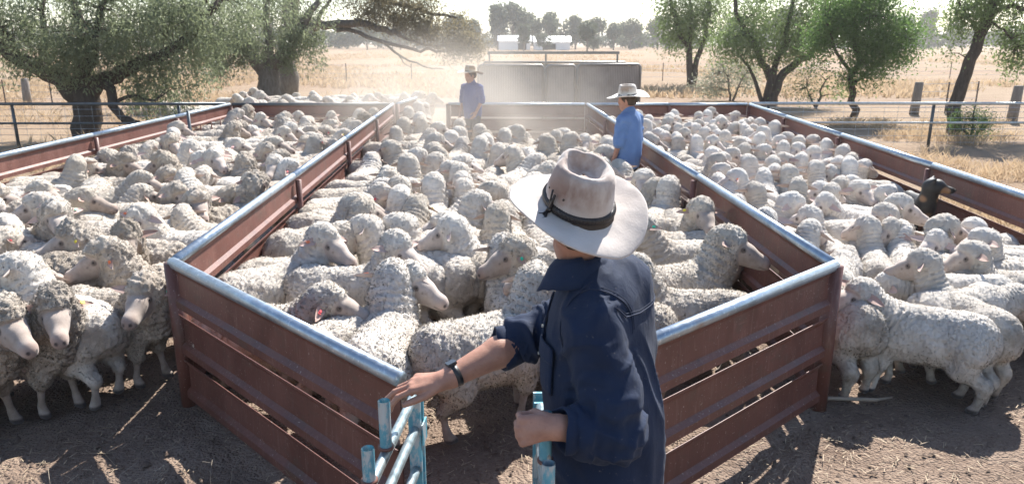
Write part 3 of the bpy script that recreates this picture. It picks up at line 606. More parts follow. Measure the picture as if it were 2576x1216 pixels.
def arm_hand(wrist, d, n, s, curl, L=1.0, spread=.10, thumb=(.62,.62,-.35), tuck=False):
    """palm, four unequal bent fingers and a thumb: capsules; d along the hand, n out of its back, s towards the thumb"""
    w = np.array(wrist, float); d, n, s = NRM(d), NRM(n), NRM(s); P = []
    kn = []
    for i, (so, fo) in enumerate(((.031,.088),(.0105,.094),(-.0105,.090),(-.031,.080))):
        k = w+(s*so+d*fo+n*(.004-.05*abs(so)))*L; kn.append(k); P.append((w+(s*so*.55+d*.012)*L, k, .0150*L, .0120*L))
    P += [((w+d*.01*L), w+d*.06*L, .021*L, .020*L), (w+(s*.012+d*.02-n*.006)*L, w+(s*.020+d*.062-n*.008)*L, .017*L, .016*L)]
    F = []
    for i, (k, ls, r) in enumerate(zip(kn, ((.044,.027,.021),(.049,.031,.023),(.045,.028,.022),(.034,.021,.019)), (.0094,.0096,.0092,.0082))):
        sp = (1.5-i)*spread; dd = NRM(d*math.cos(sp)+s*math.sin(sp)); a = k; ang = 0; seg = []
        for j, l in enumerate(ls):
            ang += curl[i][j]; q = dd*math.cos(ang)-n*math.sin(ang); b = a+q*l*L; seg.append((a, b, r*L*(1-.07*j), r*L*(.97-.07*j))); a = b
        F.append(seg)
    t0 = w+(s*.022+d*.018-n*.004)*L; td = NRM(s*thumb[0]+d*thumb[1]+n*thumb[2]); t1 = t0+td*.045*L; t2d = NRM(td*.7+d*.7); t2 = t1+t2d*.033*L; t3 = t2+NRM(t2d*.7+d*.5-n*.15)*.027*L
    if tuck:
        t1 = t0+NRM(d*.75+s*.25-n*.55)*.040*L; t2 = t1+NRM(d*.35-n*.85-s*.25)*.032*L; t3 = t2+NRM(-n*.55-s*.8-d*.1)*.026*L
    F.append([(t0,t1,.0155*L,.0115*L),(t1,t2,.0108*L,.0100*L),(t2,t3,.0102*L,.0085*L)])
    return P, F
def hand_field(g, P, F, extra=()):
    D = union(g, list(extra)+P, .016)
    for seg in F:
        d = union(g, seg, .003); D = smin(D, d, .005)
    return D
def bounds(prims, m=.02):
    A = np.array([np.array(p[e])+sg*p[2+e] for p in prims for e in (0,1) for sg in (1,-1)]); return A.min(0)-m, A.max(0)+m
def joined(parts):
    V = np.concatenate([p[0] for p in parts]); o = 0; F = []
    for v, f in parts: F.append(f+o); o += len(v)
    return V, np.concatenate(F)
def head_prims(c, fd, L=1.0):
    """skull, jaw, nose, ears; fd = facing direction (horizontal)"""
    f = NRM((fd[0], fd[1], 0)); l = np.array((-f[1], f[0], 0)); c = np.array(c); u = np.array((0,0,1.))
    H = lambda a, b, z: tuple(c+(f*a+l*b+u*z)*L)
    P = [(H(-.025,0,.025), H(.02,0,.03), .098*L, .092*L), (H(.02,0,-.02), H(.045,0,-.075), .068*L, .040*L), (H(.0,.03,-.05), H(.055,.012,-.10), .034*L, .028*L), (H(.0,-.03,-.05), H(.055,-.012,-.10), .034*L, .028*L),
         (H(.095,0,.005), H(.115,0,-.03), .010*L, .016*L), (H(.075,.035,.025), H(.08,-.035,.025), .020*L, .020*L), (H(.085,.018,-.062), H(.085,-.018,-.062), .010*L, .010*L), (H(.078,.016,-.075), H(.078,-.016,-.075), .011*L, .011*L)]
    E = [(H(-.005,sg*.088,.02), H(-.015,sg*.094,-.028), .017*L, .010*L) for sg in (1,-1)]
    return P, E, H
def hat(parent, c, fd, tilt, felt, band, S=1.0, knot=True, braid=True, brim=1.0, H=1.0):
    f = NRM((fd[0], fd[1], 0)); o = empty('tmp'); bpy.data.objects.remove(o)
    prof = [(1.0,.0,0),(.96,.002,0),(.85,.004,0),(.7,.004,0),(.5,.002,0),(.3,.001,0),(.12,.003,0),(.03,.008,0)]
    N = 96; V = []; n_ = 0
    def pt(th, kind, t, z):
        cx, sy = math.cos(th), math.sin(th)
        a, b = .116, .097
        if kind == 0:
            Ra, Rb = .232*brim, .205*brim; x = (a+(Ra-a)*t)*cx; y = (b+(Rb-b)*t)*sy
            zz = z+t**1.7*(.030*sy*sy-.030*cx*cx)+.006*t*math.sin(3*th+1)+.004*t*math.sin(5*th)
        else:
            p = 1-.10*math.exp(-((th-.62)/.34)**2)*max(0, (z-.05)/.06)-.10*math.exp(-((th+.62)/.30)**2)*max(0, (z-.05)/.06) if kind == 1 else 1
            x = a*t*cx*p; y = b*t*sy*p; zz = z
            if kind == 2: zz = z
        return (x*S, y*S, zz*S)
    rows = [(0, t, z) for t, z, _ in prof]+[(k_, t_, z_*H) for k_, t_, z_ in [(1,1.0,.006),(1,.995,.03),(1,.975,.055),(1,.945,.08),(1,.90,.102),(1,.83,.119),(1,.74,.128),(1,.66,.127),(2,.58,.118),(2,.48,.104),(2,.36,.096),(2,.20,.096),(2,.05,.098)]]
    for k, t, z in rows:
        for i in range(N):
            th = 2*math.pi*i/N; th = th if th < math.pi else th-2*math.pi
            x, y, zz = pt(th, k, t, z)
            if k and z > .10*H: zz += S*.006*math.cos(th)**2*(.5+.5*math.cos(th))-S*.006*(abs(math.sin(th)) < .4)*(k == 2)
            V.append((x, y, zz))
    V = np.array(V); V += .0018*S*fbm(V*30/S, 2, 3)[:,None]
    F = [(r*N+i, r*N+(i+1) % N, (r+1)*N+(i+1) % N, (r+1)*N+i) for r in range(len(rows)-1) for i in range(N)]
    me = npmesh('hat', V, np.array(F)); h = link('hat', me, felt, parent); md = h.modifiers.new('thick', 'SOLIDIFY'); md.thickness = .004*S; md.offset = 0
    h.location = c; yaw = math.atan2(f[1], f[0]); h.rotation_euler = (Euler(tilt).to_matrix() @ Matrix.Rotation(yaw, 3, 'Z')).to_euler()
    a, b = .1185*S, .0995*S
    if braid:
        for k in range(3):
            pts = []
            for i in range(241):
                th = 2*math.pi*i/240; ph = 26*th+k*2*math.pi/3
                pts.append(((a+.0035*math.cos(2*ph))*math.cos(th), (b+.0035*math.cos(2*ph))*math.sin(th), (.022+.011*math.sin(ph))*S))
            MB().tube(pts, .0066, 6, False).obj('hat_band', band, h, True)
    else: MB().add([(a*math.cos(q*.1963)*k, b*math.sin(q*.1963)*k, z) for z, k in ((.006*S,1),(.03*S,.985)) for q in range(32)], [(q, (q+1) % 32, 32+(q+1) % 32, 32+q) for q in range(32)]).obj('hat_band', band, h, True)
    if knot:
        m = MB(); y = b+.006
        m.tube([(-.01,y,.075*S),(-.006,y+.004,.05),(0,y+.004,.022),(.004,y+.012,.012)], [.004,.006,.008,.007], 8)
        m.tube([(.006,y-.002,.085*S),(.002,y+.006,.05),(.0,y+.007,.02)], .0035, 6)
        for q in range(7): m.tube([(.002,y+.01,.016),(-.006+.012*math.sin(q*2.1),y+.022+.002*q,.008),(-.016+.022*math.sin(q*1.7),y+.038+.004*q,.009+.004*math.sin(q))], [.0035,.003,.002], 5)
        m.tube([(-.001,y+.005,.030),(.001,y+.006,.016)], .0095, 8); m.obj('tassel', band, h, True)
    m = MB()
    for th in (1.25, 1.9, -1.25, -1.9):
        m.tube([(.94*a*math.cos(th), .94*b*math.sin(th), .072*S), (1.0*a*math.cos(th), 1.0*b*math.sin(th), .072*S)], .0035, 8)
    m.obj('eyelet', LEATHER, h); return h
def project(f, P, off=0., it=5):
    """move points onto the surface f = off"""
    P = np.array(P, np.float32); e = 1e-3
    for _ in range(it):
        d = f(Pts(P)); G = np.stack([f(Pts(P+np.eye(3, dtype=np.float32)[q]*e))-d for q in range(3)], 1)/e
        G /= np.linalg.norm(G, axis=1)[:,None]+1e-6; P = P-G*(d-off)[:,None]
    return P, G
def fold_disp(V, segs, seed, amp):
    """cloth folds: stretched along the limb, drawn together at the joints"""
    d = np.zeros(len(V))
    for a, b, rad, am in segs:
        a, b = np.array(a), np.array(b); ax = NRM(b-a); L = np.linalg.norm(b-a); t = (V-a)@ax; dist = np.linalg.norm(V-a-np.clip(t, 0, L)[:,None]*ax, axis=1)
        w = sstep(rad*1.5, rad*.9, dist); per = V-a-t[:,None]*ax; ang = per@np.cross(ax, (0.3,.9,.2))
        Q = np.stack([t*26+6*ang+2.0*vnoise(V*9, seed), ang*9, t*3], 1); r = 1-np.abs(vnoise(Q, seed)); d += w*am*(r**2.2-.45)
    return d*amp
def R2(fd): f = NRM((fd[0], fd[1], 0)); return [[f[0], -f[1], 0], [f[1], f[0], 0], [0, 0, 1]]
# ---- the man in front
def foreground_man():
    bx, by = .33, 2.42; r = empty('person', (bx, by, 0)); tag(r, 'man in navy work shirt and wide pale hat reaching over the blue gate', 'person')
    rel = lambda V: np.asarray(V)-np.array([bx, by, 0]); fd = (-.9, .43); M = R2(fd)
    Ls, Le, Lw = (.262,2.245,1.385), (.348,2.175,1.055), (.140,2.113,1.114); Rs, Re, Rw = (.35,2.60,1.405), (.05,2.555,1.235), (-.215,2.40,1.152)
    nk = (.235,2.43,1.50); hc = (.225,2.425,1.688); hd = (-.55,.83)
    # body: one mesh, the forearms and hands sampled finer; the seams lie inside the sleeves
    hp, he, H = head_prims(hc, hd)
    core = hp+[(nk, (.228,2.425,1.63), .062, .058), ((.275,2.42,1.15), (.28,2.43,1.36), .12, .13), ((.35,2.42,.92), (.28,2.42,1.15), .125, .12), (Ls, Rs, .06, .06), (Ls, Le, .055, .042), (Rs, Re, .055, .042), (nk, (.28,2.43,1.36), .065, .11)]
    for sg in (1,-1):
        q = np.array((M[0][1], M[1][1], 0))*.095*sg; hip = np.array((.355,2.42,.92))+q; kne = hip+np.array((-.01,.01,-.43))+q*.1; ank = kne+np.array((.03,-.01,-.41)); core += [(tuple(hip), tuple(kne), .085, .055), (tuple(kne), tuple(ank), .055, .04)]
    lo, hi = bounds(core); g = Grid(lo, hi, .012); D = smin(union(g, core, .035), union(g, he, .01), .012); V1, F1, _ = nets(D, g); V1 = relax(V1, F1, 1)
    pr, fr = arm_hand((-.240,2.385,1.146), (-.98,-.04,-.14), (-.14,-.16,.97), (.02,-.97,-.16), [(.22,.50,.35),(.20,.42,.3),(.34,.55,.4),(.62,.7,.45)], 1.24, .12, (.42,.88,-.30))
    fa = [(Re, tuple(np.array(Re)*.62+np.array(Rw)*.38), .052, .057), (tuple(np.array(Re)*.62+np.array(Rw)*.38), Rw, .057, .038), (Rw, (-.243,2.384,1.145), .038, .034)]
    lo, hi = bounds(fa+pr+[s for q in fr for s in q]); g = Grid(lo, hi, .0036); V2, F2, _ = nets(hand_field(g, pr, fr, fa), g)
    pl, fl = arm_hand((.132,2.110,1.118), (-.96,-.22,-.02), (-.20,-.93,.20), (.05,.22,.97), [(1.25,1.65,.8),(1.3,1.65,.8),(1.3,1.6,.8),(1.25,1.5,.8)], 1.22, .045, tuck=True)
    fb = [(Le, (.26,2.15,1.08), .047, .050), ((.26,2.15,1.08), Lw, .054, .039), (Lw, (.122,2.107,1.118), .039, .036)]
    lo, hi = bounds(fb+pl+[s for q in fl for s in q]); g = Grid(lo, hi, .0036); V3, F3, _ = nets(hand_field(g, pl, fl, fb), g)
    V, F = joined([(V1,F1),(V2,F2),(V3,F3)]); link('body', npmesh('body', rel(V), F), SKIN, r)
    for sg in (1,-1):
        bm = bmesh.new(); bmesh.ops.create_uvsphere(bm, u_segments=10, v_segments=8, radius=.0125); me = bpy.data.meshes.new('eye'); bm.to_mesh(me); bm.free(); link('eye', me, M_EYE0, r, rel([H(.078,.032*sg,.008)])[0])
    nm = plain('fingernail', (.62,.42,.36), .35)
    for q in fr:
        a, b, ra, rb = q[2]; dv = NRM(b-a); up = NRM(np.array((0,0,1.))-dv*dv[2]); c = b-dv*.003+up*rb*.86; s = np.cross(dv, up); nails = MB()
        nails.add(rel([c+dv*i*.0065+s*j*.006+up*(.0008-.0012*abs(j)) for i in (-1,1) for j in (-1,0,1)]), [(0,1,4,3),(1,2,5,4)]); nails.obj('fingernail', nm, r, True)
    # hair
    g = Grid(np.array(hc)-.14, np.array(hc)+.16, .010); D = np.maximum(union(g, [(H(-.03,0,.025), H(.015,0,.032), .104, .098)], .01), -union(g, [(H(.11,0,-.03), H(.06,0,-.09), .11, .10)], .01)); D = np.maximum(D, -(g.z-hc[2]+.055+0*D)); Vh, Fh, _ = nets(D, g); link('hair', npmesh('hair', rel(Vh+.002*fbm(Vh*70)[:,None]), Fh), HAIRM, r)
    # shirt
    def shirt(g):
        d = ellip(g, (.288,2.43,1.22), (.165,.205,.30), M); d = smin(d, ellip(g, (.352,2.42,.82), (.205,.235,.55), M), .10)
        d = smin(d, union(g, [(Ls, Rs, .082, .082), ((.285,2.43,1.38), (.245,2.43,1.525), .125, .070), ((.33,2.47,1.36), (.30,2.5,1.20), .13, .12), ((.275,2.435,1.515), (.385,2.515,1.455), .070, .105), ((.385,2.515,1.455), (.38,2.50,1.25), .105, .12), ((.30,2.36,1.46), (.27,2.28,1.41), .085, .085)], .06), .07)
        ra = union(g, [(Rs, Re, .086, .074), (Re, (-.005,2.535,1.213), .076, .073)], .03); ra = np.maximum(ra, -(( g.x+.022)*.97+(g.z-1.21)*.15+(g.y-2.53)*.3))
        la = union(g, [(Ls, (.325,2.19,1.18), .093, .092), ((.325,2.19,1.18), Le, .092, .084), (Le, (.205,2.132,1.092), .084, .073)], .035); la = np.maximum(la, -((g.x-.195)*.97+(g.y-2.13)*.25))
        d = smin(d, ra, .04); return smin(d, la, .022)
    g = Grid((-.09,1.98,.62), (.68,2.80,1.60), .0085); D = shirt(g); D = np.maximum(D, .68+0*D-g.z); V, F, _ = nets(D, g); V = relax(V, F, 1); Nn = normals(V, F)
    fd_ = fold_disp(V, [(Ls, Le, .11, 1.0), (Le, (.2,2.13,1.09), .10, 1.3), (Rs, Re, .10, 1.2), (Re, (-.01,2.53,1.19), .09, 1.2)], 4, .016)
    ew = sum(np.exp(-(np.linalg.norm(V-np.array(e), axis=1)/.085)**2) for e in (Le, Re, (.30,2.25,1.30), (.20,2.14,1.09)))
    fd_ += .012*ew*(1-np.abs(vnoise(V*np.array([16,16,34])+1.5*vnoise(V*7, 2)[:,None], 6)))**2
    tor = sstep(1.45, 1.2, V[:,2])*np.clip(1-ew, 0, 1); Q = np.c_[V[:,0]*10+V[:,2]*2.5, V[:,1]*10, V[:,2]*2.6]; fd_ += tor*.020*((1-np.abs(vnoise(Q+.6*vnoise(V*5, 3)[:,None], 9)))**2-.4)
    Q = np.c_[V[:,0]*7, V[:,1]*7, V[:,2]*13+V[:,0]*9]; fd_ += sstep(.98, .80, V[:,2])*.010*((1-np.abs(vnoise(Q, 13)))**2-.4)
    fd_ += sstep(1.30, 1.45, V[:,2])*.006*(1-np.abs(vnoise(np.c_[V[:,0]*22, V[:,1]*8, V[:,2]*10], 15)))**2
    link('shirt', npmesh('shirt', rel(V+Nn*fd_[:,None]), F), NAVY, r); sh = [o for o in r.children if o.name.startswith('shirt')][0]
    # seams: armhole, yoke, side; doubled
    thread = plain('seam_thread', (.020,.028,.056), .9)
    def seam(pts, rad=.0026):
        P = []; 
        for a, b in zip(pts[:-1], pts[1:]): P += [np.array(a)+(np.array(b)-np.array(a))*t for t in np.linspace(0, 1, 10, endpoint=False)]
        P.append(np.array(pts[-1])); P, _ = project(shirt, P, .004); MB().tube([tuple(p) for p in rel(P)], rad, 5, False).obj('seam', thread, sh, True)
    arm = [np.array(Ls)+.105*(math.cos(t)*NRM((-.25,.10,.55))+math.sin(t)*NRM((.9,.35,.2)))+np.array((.0,.028,-.01)) for t in np.linspace(-1.9, 1.9, 9)]
    seam(arm); seam([p+np.array((.006,.010,.008)) for p in arm], .0014)
    yk = [(.27,2.24,1.47),(.36,2.26,1.43),(.44,2.33,1.42),(.50,2.42,1.42),(.52,2.52,1.42)]; seam(yk); seam([(a+.004,b+.004,c+.010) for a, b, c in yk], .0014)
    seam([(.28,2.33,1.5),(.24,2.30,1.47),(.20,2.27,1.42)])
    # collar: stand and turned down leaf
    n = 40; V = []; bk = math.atan2(-fd[1], -fd[0])
    for i in range(n+1):
        th = bk+(i/n*2-1)*2.55; f = abs(i/n*2-1); cx, cy_ = math.cos(th), math.sin(th)
        for rr, z in ((.064,-.06),(.070,.014-.028*f**2),(.078,.020-.030*f**2),(.090+.008*f,.006-.04*f**2),(.102+.020*f,-.040-.045*f**2),(.108+.034*f,-.072-.050*f**3)):
            V.append((.238+rr*cx-.012*f, 2.428+rr*cy_*1.0+.0*f, 1.592+z-.012*(cx > 0)))
    me = npmesh('collar', rel(np.array(V)+.003*fbm(np.array(V)*30)[:,None]), np.array([(i*6+k, i*6+k+1, i*6+k+7, i*6+k+6) for i in range(n) for k in range(5)])); o = link('collar', me, NAVY, sh); m_ = o.modifiers.new('thick', 'SOLIDIFY'); m_.thickness = .004; m_.offset = 0
    # rolled cuffs
    def cuff(c, ax, rad, flare, seed):
        c = np.array(c); ax = NRM(ax); u = NRM(np.cross(ax, (0.1,.3,1))); v = np.cross(ax, u); V = []; N = 40
        pr_ = [(-.034,.96),(-.034,1.06),(-.012,1.10),(.014,1.13+flare*.5),(.034,1.12+flare),(.038,1.05+flare),(.034,.98+flare),(.010,.90),(-.02,.86)]
        for t, q in pr_:
            for i in range(N):
                a = 2*math.pi*i/N; w = 1+.06*math.sin(3*a+seed)+.03*math.sin(7*a+seed*2+t*60)+flare*.5*max(0, math.cos(a-seed))*(t > 0)
                V.append(c+ax*(t+.010*math.sin(2*a+seed)+.012*math.sin(a*1+seed)*(t > 0))+(u*math.cos(a)+v*math.sin(a))*rad*q*w)
        k = len(pr_); me = npmesh('cuff', rel(V), np.array([(j*N+i, j*N+(i+1) % N, (j+1) % k*N+(i+1) % N, (j+1) % k*N+i) for j in range(k) for i in range(N)])); link('cuff', me, NAVY, sh)
    cuff((-.020,2.537,1.208), (-.93,-.25,-.22), .068, .10, 1.0); cuff((.188,2.128,1.096), (-.96,-.22,.12), .065, .03, 2.0)
    # pocket flap and placket on the chest, both laid on the cloth
    def patch(name, c, uax, vax, su, sv, off, mat=NAVY, parent=sh, nu=8, nv=8):
        P = [np.array(c)+NRM(uax)*su*(i/nu-.5)+NRM(vax)*sv*(j/nv-.5) for i in range(nu+1) for j in range(nv+1)]; P, G = project(shirt, P, off)
        o = link(name, npmesh(name, rel(P), np.array([(i*(nv+1)+j, (i+1)*(nv+1)+j, (i+1)*(nv+1)+j+1, i*(nv+1)+j+1) for i in range(nu) for j in range(nv)])), mat, parent); q = o.modifiers.new('thick', 'SOLIDIFY'); q.thickness = .006; q.offset = 0; return o
    patch('pocket_flap', (.155,2.36,1.275), (.30,-.85,0), (0,0,1), .12, .055, .016); patch('pocket', (.150,2.36,1.20), (.30,-.85,0), (0,0,1), .115, .12, .010)
    patch('placket', (.125,2.47,1.2), (.43,.9,0), (0,0,1), .035, .5, .010, nv=20)
    for z in (1.02,1.12,1.22,1.32):
        p, G = project(shirt, [(.12,2.46,z)], .015); MB().tube([rel(p)[0]-G[0]*.003, rel(p)[0]+G[0]*.003], .0055, 10).obj('button', plain('white_button', (.6,.58,.52), .3), sh)
    # watch
    c = np.array((-.203,2.407,1.156)); ax = NRM((-.86,-.48,-.26)); u = NRM(np.cross(ax, (0,1,.2))); v = np.cross(ax, u); N = 32
    V = [c+ax*t+(u*math.cos(a)*1.0+v*math.sin(a)*1.02)*q for t, q in ((-.011,.040),(-.011,.0440),(.011,.042),(.011,.038)) for a in np.linspace(0, 2*math.pi, N, endpoint=False)]
    w = link('watch', npmesh('watch', rel(V), np.array([(j*N+i, j*N+(i+1) % N, (j+1) % 4*N+(i+1) % N, (j+1) % 4*N+i) for j in range(4) for i in range(N)])), plain('black_watch_strap', (.018,.019,.022), .4), r)
    kd = u if u[2] > 0 else -u; kd = NRM(kd+v*.25*(1 if v[2] > 0 else -1)); p = c+kd*.0455; e1 = NRM(np.cross(kd, ax)); bx_ = [p+ax*a*.017+e1*b*.017+kd*k for a in (-1,1) for b in (-1,1) for k in (-.004,.006)]
    MB().add(rel(bx_), [(0,1,3,2),(4,6,7,5),(0,4,5,1),(2,3,7,6),(0,2,6,4),(1,5,7,3)]).obj('watch_case', plain('dark_watch_case', (.05,.055,.065), .25, .4), w)
    # trousers and boots
    g = Grid((.10,2.15,.04), (.60,2.70,1.0), .013); P = [];
    for sg in (1,-1):
        q = np.array((M[0][1], M[1][1], 0))*.095*sg; hip = np.array((.355,2.42,.92))+q; kne = hip+np.array((-.01,.01,-.43))+q*.1; ank = kne+np.array((.03,-.01,-.40)); P += [(tuple(hip), tuple(kne), .105, .080), (tuple(kne), tuple(ank), .080, .068)]
        tip = ank+np.array((-.9,.43,0))*.17; MB().tube([ank+np.array((.03,-.01,-.03))-np.array((bx,by,0)), ank+np.array((-.03,.01,-.045))-np.array((bx,by,0)), (tip+ank)/2+np.array((0,0,-.045))-np.array((bx,by,0)), tip+np.array((0,0,-.05))-np.array((bx,by,0))], [.05,.055,.045,.03], 12).obj('boot', BOOTM, r, True)
    V, F, _ = nets(union(g, P+[((.355,2.42,.86), (.355,2.42,.95), .15, .15)], .05), g); link('trousers', npmesh('trousers', rel(relax(V, F, 1)+.006*fbm(V*14)[:,None]), F), DENIM, r)
    hat(r, tuple(rel([(.222,2.425,1.765)])[0]), hd, (R(22), R(6), 0), FELT, LEATHER, 1.09, H=1.16)
M_EYE0 = NT('human_eye').fin((.25,.22,.20), .15)
foreground_man()
# ---- the two men at the far side
def standing_man(x, y, fd, label, shirtm, feltm, L, arms, head_fd, sleeve=.55, lean=0., hat_tilt=(0,0,0)):
    r = empty('person', (x, y, 0)); tag(r, label, 'person'); f = NRM((*fd, 0)); l = np.array((-f[1], f[0], 0)); M = R2(fd)
    W3 = lambda a, b, z: np.array(f*a*L+l*b*L+np.array((0,0,z*L)))
    nk, hc = W3(.02+lean,0,1.48), W3(.045+lean,0,1.625); hp, he, H = head_prims(hc, head_fd, L)
    core = hp+[(nk, hc, .058*L, .056*L), (W3(0,0,.98), W3(lean*.7,0,1.34), .115*L, .12*L), (W3(lean*.8,.17,1.40), W3(lean*.8,-.17,1.40), .055*L, .055*L), (nk, W3(lean*.8,0,1.34), .06*L, .10*L)]
    sl = []; parts = []
    for sg, (el, wr, hd_) in zip((1,-1), arms):
        S_ = W3(lean*.8,.185*sg,1.39); E_ = W3(el[0],el[1]*sg,el[2]); Wt = W3(*(wr[0],wr[1]*sg,wr[2])); core += [(S_, E_, .048*L, .040*L), (E_, Wt, .040*L, .028*L)]; sl.append((S_, E_, Wt))
        d = NRM(Wt-E_); n = NRM(l*sg*.9+f*.1-d*((l*sg*.9+f*.1)@d)); s = np.cross(n, d)*(1 if np.cross(n, d)@f > 0 else -1)
        P, F_ = arm_hand(Wt, d, n, s, [(.25,.35,.25),(.3,.4,.3),(.35,.45,.3),(.4,.5,.3)], L, .06); lo, hi = bounds(P+[q for z in F_ for q in z]+[(Wt-d*.05, Wt, .03, .03)]); g = Grid(lo, hi, .0055); V, F, _ = nets(hand_field(g, P, F_, [(Wt-d*.06, Wt, .031*L, .028*L)]), g); parts.append((V, F))
    legs = []
    for sg in (1,-1):
        hip, kn, an = W3(0,.095*sg,.90), W3(.015,.105*sg,.48), W3(-.02+.05*sg,.11*sg,.07); legs.append((hip, kn, an)); core += [(hip, kn, .08*L, .052*L), (kn, an, .052*L, .038*L)]
    lo, hi = bounds(core); g = Grid(lo, hi, .014); D = smin(union(g, core, .035), union(g, he, .01), .012); V, F, _ = nets(D, g); parts.insert(0, (relax(V, F, 1), F)); V, F = joined(parts); link('body', npmesh('body', V, F), SKIN, r)
    def shirt(g):
        d = smin(ellip(g, W3(lean*.6+.01,0,1.20), (.150*L,.200*L,.29*L), M), ellip(g, W3(.0,0,.90), (.155*L,.195*L,.34*L), M), .10)
        d = smin(d, union(g, [(W3(lean*.8,.165,1.385), W3(lean*.8,-.165,1.385), .078*L, .078*L), (W3(lean*.8,0,1.38), W3(lean+.01,0,1.50), .11*L, .068*L)], .05), .06)
        for S_, E_, Wt in sl:
            e = S_+(E_-S_)*min(1, sleeve*1.55); q = union(g, [(S_, e, .080*L, .072*L)]+([(E_, E_+(Wt-E_)*(sleeve-.6), .07*L, .062*L)] if sleeve > .65 else []), .02); d = smin(d, q, .03)
        return d
    g = Grid(bounds(core)[0]-.08, bounds(core)[1]+np.array((.08,.08,-.1)), .012); D = np.maximum(shirt(g), .76*L-g.z+0*shirt(g)); V, F, _ = nets(D, g); V = relax(V, F, 1); Nn = normals(V, F)
    fo = fold_disp(V, [(a, b, .09*L, 1) for a, b, _ in sl], 7, .014)+.016*((1-np.abs(vnoise(np.c_[V[:,0]*11, V[:,1]*11, V[:,2]*3.2]+.5*vnoise(V*6)[:,None], 5)))**2-.4)
    s = link('shirt', npmesh('shirt', V+Nn*fo[:,None], F), shirtm, r)
    n = 20; Vc = []; bk = math.atan2(-f[1], -f[0])
    for i in range(n+1):
        th = bk+(i/n*2-1)*2.5; q = abs(i/n*2-1)
        for rr, z in ((.062,-.02),(.070,.018-.02*q),(.085+.01*q,.0-.03*q),(.108+.02*q,-.038-.04*q)): Vc.append(nk+np.array((rr*math.cos(th), rr*math.sin(th), z+.03))*L)
    o = link('collar', npmesh('collar', Vc, np.array([(i*4+k, i*4+k+1, i*4+k+5, i*4+k+4) for i in range(n) for k in range(3)])), shirtm, s); q = o.modifiers.new('thick', 'SOLIDIFY'); q.thickness = .005
    P = [(a, b, .10*L, .078*L) for a, b, c in legs]+[(b, c, .078*L, .066*L) for a, b, c in legs]+[(W3(0,.04,.93), W3(0,-.04,.93), .125*L, .125*L)]
    lo, hi = bounds(P); g = Grid(lo, hi, .016); V, F, _ = nets(np.maximum(union(g, P, .05), g.z-1.0*L+0*union(g, P[:1], .1)), g); link('trousers', npmesh('trousers', relax(V, F, 1)+.006*fbm(V*14)[:,None], F), DENIM, r)
    for a, b, c in legs: MB().tube([c-f*.05+np.array((0,0,-.02)), c+f*.02+np.array((0,0,-.025)), c+f*.12+np.array((0,0,-.04)), c+f*.19+np.array((0,0,-.045))], [.045*L,.052*L,.042*L,.026*L], 10).obj('boot', BOOTM, r, True)
    g = Grid(np.array(hc)-.14, np.array(hc)+.16, .012); D = np.maximum(union(g, [(H(-.03,0,.025), H(.015,0,.032), .104*L, .098*L)], .01), -union(g, [(H(.11,0,-.03), H(.06,0,-.09), .11*L, .10*L)], .01)); D = np.maximum(D, -(g.z-hc[2]+.055+0*D)); V, F, _ = nets(D, g); link('hair', npmesh('hair', V, F), HAIRM, r)
    hat(r, tuple(hc+np.array((0,0,.072*L))), head_fd, hat_tilt, feltm, LEATHER, L*1.06, False, False, 1.14); return r
standing_man(1.50, 9.45, (-.80,.60), 'man in bright blue shirt and cream hat beside the right divider', SKYBLUE, FELT2, .97, (((.02,.235,1.10),(.10,.225,.84),0),((.0,.26,1.10),(.13,.24,.86),0)), (-.92,.38), .62, .0, (R(4),R(-6),0))
standing_man(-.82, 15.55, (-.55,-.83), 'man in dusty blue shirt and tan hat standing in the dust by the far gateway', BLUE2, FELT3, 1.0, (((.02,.25,1.12),(.16,.20,.90),0),((.0,.26,1.10),(.10,.25,.85),0)), (-.85,-.52), .6, .02, (0,R(3),0))
SHEEP_KEYS = ("x","y","head","gaze","kind","neck","label","group","tagc","hi")
